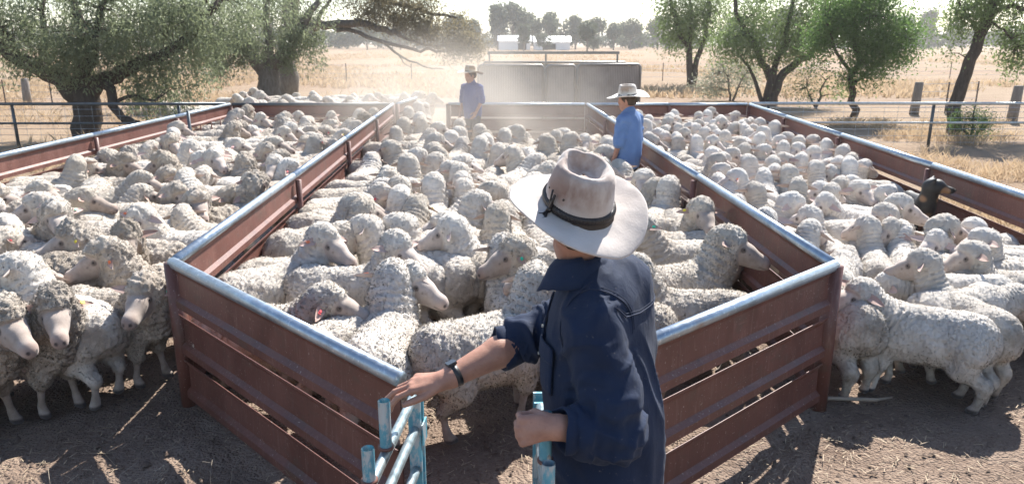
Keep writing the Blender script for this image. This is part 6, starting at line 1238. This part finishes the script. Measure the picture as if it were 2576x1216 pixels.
(4.85, 13.92, 93, 173, 'lamb', 'up', 'white lamb looking left, right pen, ninth from centre divider, sixteenth row', 'lambs in the right pen', None, False),
(2.82, 15.48, 116, 116, 'lamb', 'up', 'white lamb turned left, right pen, third from centre divider, eighteenth row', 'lambs in the right pen', None, False),
(4.39, 15.55, 44, 44, 'lamb', 'mid', 'white lamb turned right, right pen, eighth from centre divider, eighteenth row', 'lambs in the right pen', None, False),
(4.2, 11.53, 48, 88, 'lamb', 'mid', 'white lamb seen from behind, right pen, sixth from centre divider, twelfth row', 'lambs in the right pen', None, False),
(2.1, 12.08, 282, 2, 'lamb', 'up', 'white lamb looking right, right pen, first from centre divider, thirteenth row', 'lambs in the right pen', None, False),
(4.17, 14.22, 107, 147, 'lamb', 'mid', 'white lamb turned left, right pen, sixth from centre divider, sixteenth row', 'lambs in the right pen', None, False),
(2.47, 9.66, 174, 94, 'lamb', 'low', 'white lamb seen from behind low, right pen, first from centre divider, ninth row', 'lambs in the right pen', None, False),
(4.61, 12.63, 146, 106, 'lamb', 'low', 'white lamb seen from behind low, right pen, seventh from centre divider, fourteenth row', 'lambs in the right pen', None, False),
(3.19, 11.06, 255, 175, 'lamb', 'mid', 'white lamb looking left, right pen, third from centre divider, eleventh row', 'lambs in the right pen', None, False),
(2.27, 7.94, 47, 87, 'lamb', 'mid', 'white lamb seen from behind, right pen, first from centre divider, sixth row', 'lambs in the right pen', None, False),
(2.1, 15.83, 277, 237, 'lamb', 'mid', 'white lamb facing left forward, right pen, first from centre divider, nineteenth row', 'lambs in the right pen', None, False),
(2.17, 14.25, 69, 109, 'lamb', 'up', 'white lamb seen from behind, right pen, first from centre divider, sixteenth row', 'lambs in the right pen', None, False),
(3.59, 13.96, 185, 185, 'lamb', 'low', 'white lamb looking left low, right pen, fourth from centre divider, sixteenth row', 'lambs in the right pen', None, False),
(4.8, 15.08, 65, 65, 'lamb', 'mid', 'white lamb turned right, right pen, tenth from centre divider, eighteenth row', 'lambs in the right pen', None, False),
(3.93, 8.07, 258, 338, 'lamb', 'mid', 'white lamb looking right, right pen, fifth from centre divider, sixth row', 'lambs in the right pen', None, False),
]]
# ---------------------------------------------------------------- sheep
def m_sheep(name, tipA, tipB, deep, skinA, skinB, dirt, cell, crack, veg=.5):
    n = NT(name); c = n.coord(rnd=True); oi = n.node('ObjectInfo').outputs['Random']
    wool, pink, dark = n.attr('wool'), n.attr('pink'), n.attr('mark')
    f = n.noise(c, 9, 4, .6)
    w = n.ramp(f, [(.3, tipA), (.7, tipB)])
    w = n.mix(n.ramp(n.noise(c, 3.2, 4, .65), [(.45, 0), (.72, dirt)]), w, deep)
    e = n.voro(c, cell, 'DISTANCE_TO_EDGE')
    nz = n.noise(c, 150, 4, .7)
    sx = n.node('SeparateXYZ'); n.put(sx.inputs[0], n.node('TexCoord').outputs['Object'])
    rump = n.math('MULTIPLY', n.ramp(n.math('MULTIPLY', sx.outputs['X'], -1), [(.36, 0), (.52, 1)]), n.ramp(n.noise(c, 7, 4), [(.42, 0), (.6, .6)]))
    w = n.mix(rump, w, (.22,.165,.115))
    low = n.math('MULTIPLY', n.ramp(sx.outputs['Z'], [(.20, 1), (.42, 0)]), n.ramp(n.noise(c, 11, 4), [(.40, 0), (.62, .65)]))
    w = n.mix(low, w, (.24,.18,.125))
    w = n.mix(n.ramp(n.noise(c, 46, 2), [(.64, 0), (.72, veg)]), w, (.085,.060,.045))
    sk = n.ramp(n.noise(c, 14, 3), [(.3, skinA), (.7, skinB)])
    sk = n.mix(n.ramp(n.noise(c, 38, 3), [(.55, 0), (.75, .5)]), sk, (.30,.22,.18))
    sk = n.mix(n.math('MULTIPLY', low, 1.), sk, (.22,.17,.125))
    sk = n.mix(n.math('MULTIPLY', pink, .8), sk, (.52,.30,.24)); sk = n.mix(dark, sk, (.055,.04,.038))
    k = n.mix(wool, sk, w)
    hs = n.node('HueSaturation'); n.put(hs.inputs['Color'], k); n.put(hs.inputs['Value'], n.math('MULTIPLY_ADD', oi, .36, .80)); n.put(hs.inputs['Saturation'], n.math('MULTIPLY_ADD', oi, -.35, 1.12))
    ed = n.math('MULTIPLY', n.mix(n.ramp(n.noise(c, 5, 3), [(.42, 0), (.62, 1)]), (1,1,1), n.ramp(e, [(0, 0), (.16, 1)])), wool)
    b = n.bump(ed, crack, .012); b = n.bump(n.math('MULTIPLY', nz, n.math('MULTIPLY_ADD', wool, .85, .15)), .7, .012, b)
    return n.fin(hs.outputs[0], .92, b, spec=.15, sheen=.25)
M_EWE = m_sheep('ewe_fleece', (.56,.485,.40), (.74,.67,.575), (.42,.335,.265), (.37,.30,.25), (.48,.40,.345), .55, 75, .42, .2)
M_SHAG = m_sheep('dirty_shaggy_fleece', (.44,.365,.29), (.65,.565,.465), (.22,.17,.13), (.34,.27,.225), (.45,.37,.315), .75, 45, .8, .6)
M_LAMB = m_sheep('lamb_fleece', (.63,.565,.49), (.77,.71,.635), (.54,.455,.375), (.46,.375,.32), (.56,.475,.415), .45, 80, .45, .06)
M_EYE = NT('eye_dark').fin((.02,.014,.01), .15, spec=.6)
M_HOOF = plain('hoof_horn', (.10,.085,.075), .6)
def rot2(v, a): return (v[0]*math.cos(a)-v[1]*math.sin(a), v[0]*math.sin(a)+v[1]*math.cos(a), v[2])
def vadd(a, b, s=1): return tuple(a[i]+b[i]*s for i in range(3))
HEADZ = {}
def make_sheep(kind, yaw, neck, h=.011, gait=0, seed=0):
    """a merino facing +X standing on z=0: one continuous mesh; returns mesh, eyes, ear frames, poll offset"""
    lamb = kind == 'lamb'; shag = kind == 'shag'; yw = R(yaw)
    wool = []; skin = []
    bw = .85 if lamb else 1.0
    g1, g2 = (.05*gait, -.05*gait)
    wool += [((-.30,0,.525),(.22,0,.515),.195,.205,bw), ((.22,0,.50),(.335,0,.48),.185,.135,.9), ((-.36,0,.535),(-.30,0,.52),.165,.19,.95), ((-.10,0,.45),(.12,0,.44),.17,.17,1.05),
             ((-.47,0,.55),(-.505,0,.47),.045,.03)]
    for sgn, gq in ((1, g1), (-1, g2)):
        y = .105*sgn
        fx = .27; wool.append(((fx-.01,y*.95,.44),(fx+gq*.3,y,.27),.095,.062 if not lamb else .06))
        (wool if lamb else skin).append(((fx+gq*.3,y,.27),(fx+gq,y,.085),.041 if lamb else .031,.027 if lamb else .020))
        skin.append(((fx+gq,y,.085),(fx+gq+.018,y,.04),.023,.026)); skin.append(((fx+gq+.01,y,.035),(fx+gq+.045,y,.022),.03,.024))
        hx = -.33; gq = -gq
        wool.append(((hx,y*.9,.46),(hx+.075+gq*.4,y*1.08,.33),.135,.082)); 
        wool.append(((hx+.06+gq*.4,y*1.08,.33),(hx-.085+gq,y*1.05,.225),.075,.05 if lamb else .044))
        (wool if lamb else skin).append(((hx-.085+gq,y*1.05,.225),(hx-.055+gq,y*1.05,.085),.040 if lamb else .027,.028 if lamb else .021))
        skin.append(((hx-.055+gq,y*1.05,.085),(hx-.035+gq,y*1.05,.04),.024,.027)); skin.append(((hx-.04+gq,y*1.05,.035),(hx-.0+gq,y*1.05,.022),.031,.024))
    nb = (.30,0,.575)
    if neck == 'up': off = rot2((.13,0,.275), .55*yw); hp = -.34
    elif neck == 'mid': off = rot2((.205,0,.185), .6*yw); hp = -.28
    else: off = rot2((.285,0,.01), .6*yw); hp = -.55
    ne = vadd(nb, off); mid = vadd(nb, off, .5)
    nr = .112 if lamb else (.15 if shag else .138)
    wool += [(nb, mid, .165, nr), (mid, ne, nr, .098 if lamb else .112)]
    if not lamb: wool.append((vadd(nb, (.05,0,-.06)), vadd(mid, (.03,0,-.035)), .14, .12))     # loose neck skin, the apron
    # head frame
    f = rot2((math.cos(hp),0,math.sin(hp)), yw); l = (-math.sin(yw), math.cos(yw), 0); u = tuple(np.cross(f, l))
    hs = 1.16 if not lamb else 1.12
    def H(a, b, c): return tuple(ne[i]+(f[i]*a+l[i]*b+u[i]*c)*hs for i in range(3))
    wool0, skin0 = wool, skin; wool = []; skin = []
    wool += [(H(-.03,0,.01), H(.02,0,.025), .094, .080), (H(.015,0,.075), H(.062,0,.076), .058, .050)]
    if shag: wool += [(H(.01,0,.09), H(.058,0,.095), .060, .042), (H(.0,.05,.0), H(.005,.05,-.06), .055, .05), (H(.0,-.05,.0), H(.005,-.05,-.06), .055, .05)]
    skin += [(H(.035,0,.015), H(.155,0,.012), .083, .060, 1), (H(.15,0,.015), H(.275,0,-.005), .056, .043), (H(.07,0,-.035), H(.25,0,-.036), .060, .030),
             (H(.275,0,-.004), H(.292,0,-.012), .040, .036), (H(.10,.034,.042), H(.15,.028,.033), .032, .026), (H(.10,-.034,.042), H(.15,-.028,.033), .032, .026)]
    wool = wool0+[(p[0], p[1], p[2]*hs, p[3]*hs)+tuple(p[4:]) for p in wool]; skin = skin0+[(p[0], p[1], p[2]*hs, p[3]*hs)+tuple(p[4:]) for p in skin]
    ext = np.array([[p[e][q]+sg*p[2+e]*1.12 for q in range(3)] for p in wool+skin for e in (0,1) for sg in (1,-1)])
    g = Grid(ext.min(0)-.05, ext.max(0)+.05, h)
    Dw = union(g, wool, .07); Ds = union(g, skin, .03); D = smin(Dw, Ds, .025)
    V, F, (dw, ds) = nets(D, g, (Dw, Ds)); V = relax(V, F, 2, .5)
    w = sstep(-.012, .016, ds-dw)
    Nn = normals(V, F)
    P = V+seed*3.1
    lump = fbm(P*7, 2, seed)
    if lamb:
        disp = .010*lump+.004*(1-voro(P*40, seed)*1.3)+.005*fbm(P*np.array([60,60,34]), 2, 5)
    elif shag:
        q = P*np.array([24,24,17])+.4*np.stack([vnoise(P*14, 31), vnoise(P*14, 32), vnoise(P*14, 33)], 1); disp = .020*lump+.028*(.75-voro(q, seed))+.010*(.6-voro(P*48, 3))
    else:
        q = P*np.array([40,40,26])+.35*np.stack([vnoise(P*20, 31), vnoise(P*20, 32), vnoise(P*20, 33)], 1); am = sstep(-.5, .5, vnoise(P*6, 12)); disp = .012*lump+.006*am*(.7-voro(q*1.25, seed))+.006*fbm(P*np.array([60,60,34]), 2, 5)
    # the tight curls on the poll, and the folds round the neck
    hd = np.linalg.norm(V-np.array(H(.05,0,.07)), axis=1); cur = 1-sstep(.10, .16, hd)
    if not lamb: disp += cur*.012*(.75-voro(P*42, 8))*.95
    ax = np.array(off)/np.linalg.norm(off); s_ = (V-np.array(nb))@ax; L = np.linalg.norm(off)
    fold = sstep(-.10, .02, s_)*(1-sstep(L*.7, L+.03, s_))*(np.linalg.norm(V-np.array(mid), axis=1) < .28)
    disp += fold*(.006 if lamb else .004)*np.sin(s_*2*np.pi/(.040 if lamb else .055)+2.2*vnoise(P*9, 4))
    legw = sstep(.36, .22, V[:,2]); disp *= (1-.55*legw)
    V = V+Nn*(disp*w)[:,None]
    # pigment of nostrils, mouth and eye corner
    loc = lambda a, b, c: np.linalg.norm(V-np.array(H(a,b,c)), axis=1)
    mark = np.zeros(len(V))
    for sg in (1,-1):
        mark = np.maximum(mark, 1-sstep(.009, .019, loc(.318, .019*sg, -.002)))
        mark = np.maximum(mark, .8*(1-sstep(.016, .028, loc(.118, .072*sg, .034))))
        mark = np.maximum(mark, .75*(1-sstep(.008, .016, loc(.165, .055*sg, .022))))
    mline = (1-sstep(.004, .010, np.abs((V-np.array(H(.27,0,-.032)))@np.array(u))))*(loc(.28,0,-.03) < .055); mark = np.maximum(mark, .55*mline)
    mark = np.maximum(mark, .30*(1-sstep(.025, .060, loc(.315, 0, .0))))
    mark = np.maximum(mark, .35*np.clip(vnoise(V*26, seed+60)-.25, 0, 1)*(loc(.2,0,0) < .16))
    mark = np.maximum(mark, sstep(.05, .035, V[:,2]))                # dark hooves
    pink = .35*(1-sstep(.03, .09, loc(.31,0,-.01)))
    # ears: cupped leaves, part of the same mesh
    ears = []; EV = []; EF = []; en = len(V)
    for sg in (1, -1):
        root = H(.022, .066*sg, .040); droop = -.18+.25*math.sin(seed*3+sg); back = (-.12 if lamb else -.2)+.25*math.sin(seed*7+sg*2)
        d = np.array(l)*sg+np.array(f)*back+np.array((0,0,1))*droop; d /= np.linalg.norm(d)
        wv = np.cross(np.array(u)*1.0+np.array(f)*.5, d); wv /= np.linalg.norm(wv); nv = np.cross(d, wv)
        if nv@np.array(f) < 0 and False: nv = -nv
        nu, nw = 8, 6; T = []
        for side in (0, 1):
            for a in range(nu+1):
                t = a/nu; hw = .036*(math.sin(math.pi*min(1, .16+t*.84))**.7)*(1-.25*t)
                for b in range(nw+1):
                    s = b/nw*2-1; cup = .020*(1-s*s)*(1-t*.6)
                    T.append(np.array(root)+d*((.200 if lamb else .178)*t)+wv*(hw*s)+nv*(-cup+.009*side*(1-s**4)*(1-t**3)))
        o = en+len(EV); EV += T; st = (nu+1)*(nw+1)
        for side in (0, 1):
            for a in range(nu):
                for b in range(nw):
                    i = o+side*st+a*(nw+1)+b; q = (i, i+1, i+nw+2, i+nw+1); EF.append(q if side else q[::-1])
        ears.append((tuple(np.array(root)+d*.10+nv*.006), tuple(d), tuple(wv), tuple(nv)))
    rg = np.random.default_rng(seed); fa = F; ctr = V[fa].mean(1); wf = w[fa].mean(1); pr = wf*(wf > .6); nt = (20000 if h < .01 else 11000); pick = rg.choice(len(fa), nt, p=pr/pr.sum())
    Nf = normals(V, F)[fa[pick]].mean(1); c0 = ctr[pick]+rg.normal(size=(nt,3))*h*.3-Nf*.002; dr = Nf+rg.normal(size=(nt,3))*.75; dr[:,2] -= .35; dr /= np.linalg.norm(dr, axis=1)[:,None]
    ll = (.010 if lamb else .013)*rg.uniform(.5, 1.5, nt)[:,None]; sd_ = np.cross(dr, rg.normal(size=(nt,3))); sd_ /= np.linalg.norm(sd_, axis=1)[:,None]; ww = rg.uniform(.0014, .0030, nt)[:,None]
    TV = np.stack([c0-sd_*ww, c0+sd_*ww, c0+dr*ll+sd_*ww*.3, c0+dr*ll-sd_*ww*.3], 1).reshape(-1, 3)
    ne_ = len(EV); V = np.concatenate([V, np.array(EV)]); F = np.concatenate([F, np.array(EF)])
    half = np.tile(np.r_[np.zeros(ne_//4), np.ones(ne_//4)], 2)
    w = np.r_[w, np.zeros(ne_)]; pink = np.r_[pink, .25+.45*half]; mark = np.r_[mark, np.zeros(ne_)]
    nv_ = len(V); V = np.concatenate([V, TV]); F = np.concatenate([F, nv_+np.arange(4*nt).reshape(-1, 4)]); w = np.r_[w, np.ones(4*nt)]; pink = np.r_[pink, np.zeros(4*nt)]; mark = np.r_[mark, np.zeros(4*nt)]
    me = npmesh('sheep', V, F)
    NV = normals(V[:nv_], F[:len(F)-nt]); me.normals_split_custom_set_from_vertices(np.concatenate([NV, np.repeat(Nf, 4, 0)]).astype(np.float32)); attr(me, 'wool', w); attr(me, 'pink', pink); attr(me, 'mark', mark)
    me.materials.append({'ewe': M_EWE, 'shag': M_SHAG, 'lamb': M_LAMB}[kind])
    eyes = [H(.120, .0625*sg, .036) for sg in (1, -1)]
    return dict(me=me, eyes=eyes, ears=ears, poll=H(.04,0,.11), top=max(V[:,2]))
VAR = {}
def sheep_var(kind, yaw, neck, gait=1, hi=False):
    key = (kind, yaw, neck, gait, hi)
    if key not in VAR: VAR[key] = make_sheep(kind, yaw, neck, .0085 if hi else .0115, gait, len(VAR)+1)
    return VAR[key]
def _eye():
    bm = bmesh.new(); bmesh.ops.create_uvsphere(bm, u_segments=10, v_segments=8, radius=.0105); me = bpy.data.meshes.new('eye'); bm.to_mesh(me); bm.free()
    for p in me.polygons: p.use_smooth = True
    me.materials.append(M_EYE); return me
EYE = _eye()
TAGC = {'yellow': (.72,.62,.05), 'orange': (.75,.20,.08), 'red': (.70,.08,.09), 'green': (.03,.45,.28), 'purple': (.22,.09,.42), 'pink': (.75,.22,.30)}
TAGM = {}
def tag_mesh(col):
    if col not in TAGM:
        m = MB(); m.box((0,0,0),(.027,.021,.003)); m.tube([(-.008,0,-.004),(-.008,0,.006)], .010, 10); me = m.mesh('ear_tag')
        me.materials.append(NT(col+'_tag_plastic').fin(TAGC[col], .4)); TAGM[col] = me
    return TAGM[col]
NEARD = 9.5
def place_sheep(x, y, head, gaze, kind, neck, label, group, tagc=None, hi=False, scale=1.0, z=0., pitch=0., gait=None):
    rel = (gaze-head+180) % 360-180
    rel = max(-80, min(80, rel)); steps = (-80,-40,0,40,80); yw = min(steps, key=lambda s: abs(s-rel))
    if neck == 'low': yw = max(-40, min(40, yw))
    v = sheep_var(kind, yw, neck, 1, hi)
    o = bpy.data.objects.new('lamb' if kind == 'lamb' else 'sheep', v['me']); COL.objects.link(o)
    sc = scale*(.85 if kind == 'lamb' else .95)
    o.location = (x, y, z); o.rotation_euler = (0, -pitch, R(head)); o.scale = (.92*sc*(1+.04*math.sin(x*31)), sc*(1+.09*math.sin(y*17)), sc*(1.07 if kind == 'lamb' else 1.0)*(1+.04*math.sin(x*13+y*7)))
    tag(o, label, 'sheep' if kind != 'lamb' else 'lamb', group)
    if math.hypot(x, y) < NEARD:
        for e in v['eyes']: link('eye', EYE, None, o, e)
    if tagc:
        p, d, wv, nv = v['ears'][1 if (len(label) % 2) else 0]
        t = link('ear_tag', tag_mesh(tagc), None, o)
        t.matrix_local = Matrix(((d[0],wv[0],nv[0],p[0]),(d[1],wv[1],nv[1],p[1]),(d[2],wv[2],nv[2],p[2]+.004),(0,0,0,1)))
    return o
for row in SHEEP: place_sheep(**row)
# ---------------------------------------------------------------- the sheep dog
def dog():
    n = NT('kelpie_coat'); a = n.attr('tan'); k = n.mix(a, n.ramp(n.noise(n.coord(), 20, 3), [(.3, (.014,.013,.013)), (.7, (.030,.027,.026))]), (.30,.17,.09))
    coat = n.fin(k, .55, n.bump(n.noise(n.coord(scale=(1,1,.3)), 120, 3), .4, .004), spec=.4)
    r = empty('sheep_dog', (0,0,0)); tag(r, 'black and tan working dog standing up among the lambs beside outer rail', 'dog')
    P = [((-.20,0,.50),(.14,0,.49),.085,.115,.8), ((.14,0,.48),(.20,0,.52),.11,.085,.85), ((-.22,0,.50),(-.28,0,.48),.085,.07), ((.17,0,.50),(.25,0,.70),.105,.075), ((.24,0,.725),(.30,0,.735),.078,.068), ((.32,0,.72),(.41,0,.695),.050,.032), ((.41,0,.697),(.435,0,.695),.028,.024), ((-.31,0,.50),(-.42,0,.36),.025,.02), ((-.42,0,.36),(-.46,0,.22),.022,.012)]
    for s in (1,-1): P += [((.16,.06*s,.42),(.15,.065*s,.24),.048,.027),((.15,.065*s,.24),(.155,.065*s,.05),.024,.020),((.155,.065*s,.03),(.195,.065*s,.022),.024,.020), ((-.24,.06*s,.44),(-.20,.07*s,.30),.075,.045),((-.20,.07*s,.30),(-.30,.07*s,.18),.04,.024),((-.30,.07*s,.18),(-.275,.07*s,.04),.022,.019),((-.275,.07*s,.03),(-.235,.07*s,.022),.023,.019), ((.245,.055*s,.775),(.265,.085*s,.815),.030,.012)]
    def turn(p):
        q = np.array(p)-np.array((.25,0,.70)); q = np.array(rot2(q, R(72)))+np.array((.25,0,.70)); return tuple(q)
    P = [(turn(p[0]), turn(p[1]))+tuple(p[2:]) if min(p[0][2], p[1][2]) > .69 else p for p in P]
    lo, hi = bounds(P, .03); g = Grid(lo, hi, .010); V, F, _ = nets(union(g, P, .035), g); V = relax(V, F, 1)
    L = lambda c, q: 1-sstep(q*.6, q, np.linalg.norm(V-np.array(c), axis=1))
    t = np.maximum.reduce([L(turn((.37,.04,.69)), .055), L(turn((.37,-.04,.69)), .055), L((.24,.05,.60), .055), L((.24,-.05,.60), .055), L((.22,0,.46), .06), sstep(.26, .18, V[:,2])*(np.abs(V[:,1]) > .03)])
    me = npmesh('body', V, F); attr(me, 'tan', t); o = link('body', me, coat, r)
    for s in (1,-1): link('eye', EYE, None, r, turn((.345,.042*s,.752)), scale=.8)
    bm = bmesh.new(); bmesh.ops.create_uvsphere(bm, u_segments=8, v_segments=6, radius=.014); m2 = bpy.data.meshes.new('nose'); bm.to_mesh(m2); bm.free(); link('nose', m2, M_EYE, r, turn((.458,0,.70)))
    r.location = DOG; r.rotation_euler = (0,0,R(-95)); r.scale = (1.02,)*3
DOG = (4.36, 7.74, 0.12)
dog()
# ---------------------------------------------------------------- litter on the yard floor
def litter():
    rng = np.random.default_rng(12); n = 9000; X = rng.uniform(-4.6, 4.6, n); Y = rng.uniform(1.9, 6.2, n); P = np.c_[X, Y, np.full(n, .006)]
    a = rng.uniform(0, 6.28, n); l = rng.uniform(.012, .06, n)*.5; w = rng.uniform(.0012, .0028, n); d = np.c_[np.cos(a), np.sin(a), rng.normal(size=n)*.12]; s = np.c_[-np.sin(a), np.cos(a), np.zeros(n)]
    V = np.stack([P-d*l[:,None]-s*w[:,None], P-d*l[:,None]+s*w[:,None], P+d*l[:,None]+s*w[:,None]+np.array([0,0,.004]), P+d*l[:,None]-s*w[:,None]+np.array([0,0,.004])], 1).reshape(-1, 3)
    me = npmesh('straw_litter', V, np.arange(4*n).reshape(-1, 4), False); o = link('straw_litter', me, plain('broken_straw', (.36,.28,.19), .8, 0, .35, 30)); tag(o, 'scraps of broken straw scattered over the trampled yard floor', 'litter', kind='stuff')
    n = 6500; X = rng.uniform(-4.6, 4.6, n); Y = rng.uniform(1.9, 6.6, n); r = rng.uniform(.004, .013, n)*np.where(rng.random(n) < .05, 2.0, 1); C = np.c_[X, Y, r*.25]
    B = np.array([(1,0,-.2),(.3,.95,-.2),(-.8,.6,-.2),(-.8,-.6,-.2),(.3,-.95,-.2),(.15,.1,.8)]); T = np.array([(0,1,5),(1,2,5),(2,3,5),(3,4,5),(4,0,5)])
    ang = rng.uniform(0, 6.28, n); c, s = np.cos(ang), np.sin(ang); Q = B[None]*(1+.3*rng.normal(size=(n,6,1))*.6); V = np.stack([Q[:,:,0]*c[:,None]-Q[:,:,1]*s[:,None], Q[:,:,0]*s[:,None]+Q[:,:,1]*c[:,None], Q[:,:,2]], 2)*r[:,None,None]+C[:,None]
    me = npmesh('dung_crumbs', V.reshape(-1, 3), (T[None]+6*np.arange(n)[:,None,None]).reshape(-1, 3), True); o = link('dung_crumbs', me, plain('dry_dung_crumb', (.115,.08,.06), .95, 0, .45, 40)); tag(o, 'dry dung and clods strewn over the trampled yard floor', 'dung', kind='stuff')
    for x, y, a, l, lab in ((2.18,4.42,-.1,.42,'pale crooked stick lying at the foot of right corner post'), (-1.62,3.1,2.2,.3,'thin pale twig lying below the left front rail')):
        r = empty('stick', (x, y, .02), a); tag(r, lab, 'stick'); MB().tube([(-l,.03,0),(-l*.4,-.015,.012),(.0,.01,.004),(l*.5,-.01,.016),(l*.8,.05,.01)], [.008,.013,.014,.012,.006], 7).obj('wood', plain('bleached_stick', (.30,.24,.19), .9), r, True)
    # wisps of dead weed by the left front rail
    V = MB()
    for k in range(46):
        x, y = -1.75+rng.normal()*.35, 3.2+rng.normal()*.3; h = rng.uniform(.08, .22); a = rng.uniform(0, 6.28); V.tube([(x,y,0),(x+.3*h*math.cos(a),y+.3*h*math.sin(a),h*.6),(x+h*.9*math.cos(a),y+h*.9*math.sin(a),h*.75)], .0012, 3, False)
    o = V.obj('dead_weed', plain('dead_weed_stem', (.33,.28,.22), .9)); tag(o, 'wisps of dead grey weed beside the left front rail', 'weed', kind='stuff')
litter()
# ---------------------------------------------------------------- air: haze everywhere, dust over the far end of the yard
def vol(name, lo, hi, dens, col, label, aniso=.35, cloud=None):
    c = [(lo[i]+hi[i])/2 for i in range(3)]; s = [hi[i]-lo[i] for i in range(3)]
    m = bpy.data.materials.new(name); m.use_nodes = True; t = m.node_tree; t.nodes.clear(); out = t.nodes.new('ShaderNodeOutputMaterial'); pv = t.nodes.new('ShaderNodeVolumePrincipled')
    pv.inputs['Color'].default_value = (*col, 1); pv.inputs['Density'].default_value = dens; pv.inputs['Anisotropy'].default_value = aniso; t.links.new(pv.outputs[0], out.inputs['Volume'])
    if cloud:
        tc = t.nodes.new('ShaderNodeTexCoord'); nz = t.nodes.new('ShaderNodeTexNoise'); nz.inputs['Scale'].default_value = cloud; nz.inputs['Detail'].default_value = 3; nz.inputs['Distortion'].default_value = .8
        geo = t.nodes.new('ShaderNodeNewGeometry'); t.links.new(geo.outputs['Position'], nz.inputs['Vector'])
        ln = t.nodes.new('ShaderNodeVectorMath'); ln.operation = 'LENGTH'; t.links.new(tc.outputs['Object'], ln.inputs[0])
        mr = t.nodes.new('ShaderNodeMapRange'); mr.interpolation_type = 'SMOOTHSTEP'; t.links.new(ln.outputs['Value'], mr.inputs[0]); mr.inputs[1].default_value = 1.0; mr.inputs[2].default_value = .15
        m2 = t.nodes.new('ShaderNodeMapRange'); t.links.new(nz.outputs[0], m2.inputs[0]); m2.inputs[1].default_value = .36; m2.inputs[2].default_value = .68
        a = t.nodes.new('ShaderNodeMath'); a.operation = 'MULTIPLY'; t.links.new(mr.outputs[0], a.inputs[0]); t.links.new(m2.outputs[0], a.inputs[1])
        b = t.nodes.new('ShaderNodeMath'); b.operation = 'MULTIPLY'; t.links.new(a.outputs[0], b.inputs[0]); b.inputs[1].default_value = dens; t.links.new(b.outputs[0], pv.inputs['Density'])
    M = MB().box((0,0,0), (2,2,2)).mesh(name); M.materials.append(m); o = bpy.data.objects.new(name, M); COL.objects.link(o); o.location = c; o.scale = [q/2 for q in s]
    tag(o, label, 'haze' if not cloud else 'dust', kind='stuff')
    m.cycles.homogeneous_volume = not cloud
    return o
vol('haze', (-2600,-700,-1.5), (2600,3300,17.5), .0006, (.97,.97,.97), 'thin pale summer haze hanging over the yards and paddock')
vol('dust_cloud', (-5.2,10.5,-.9), (2.8,22.5,2.9), .30, (1.0,.92,.81), 'cloud of pale dust hanging over the far gateway', .05, .55)
vol('dust_cloud', (-2.3,7.5,-.3), (2.6,17.5,1.9), .075, (1.0,.93,.84), 'thin dust drifting low over the far half of centre pen', .3, .7)
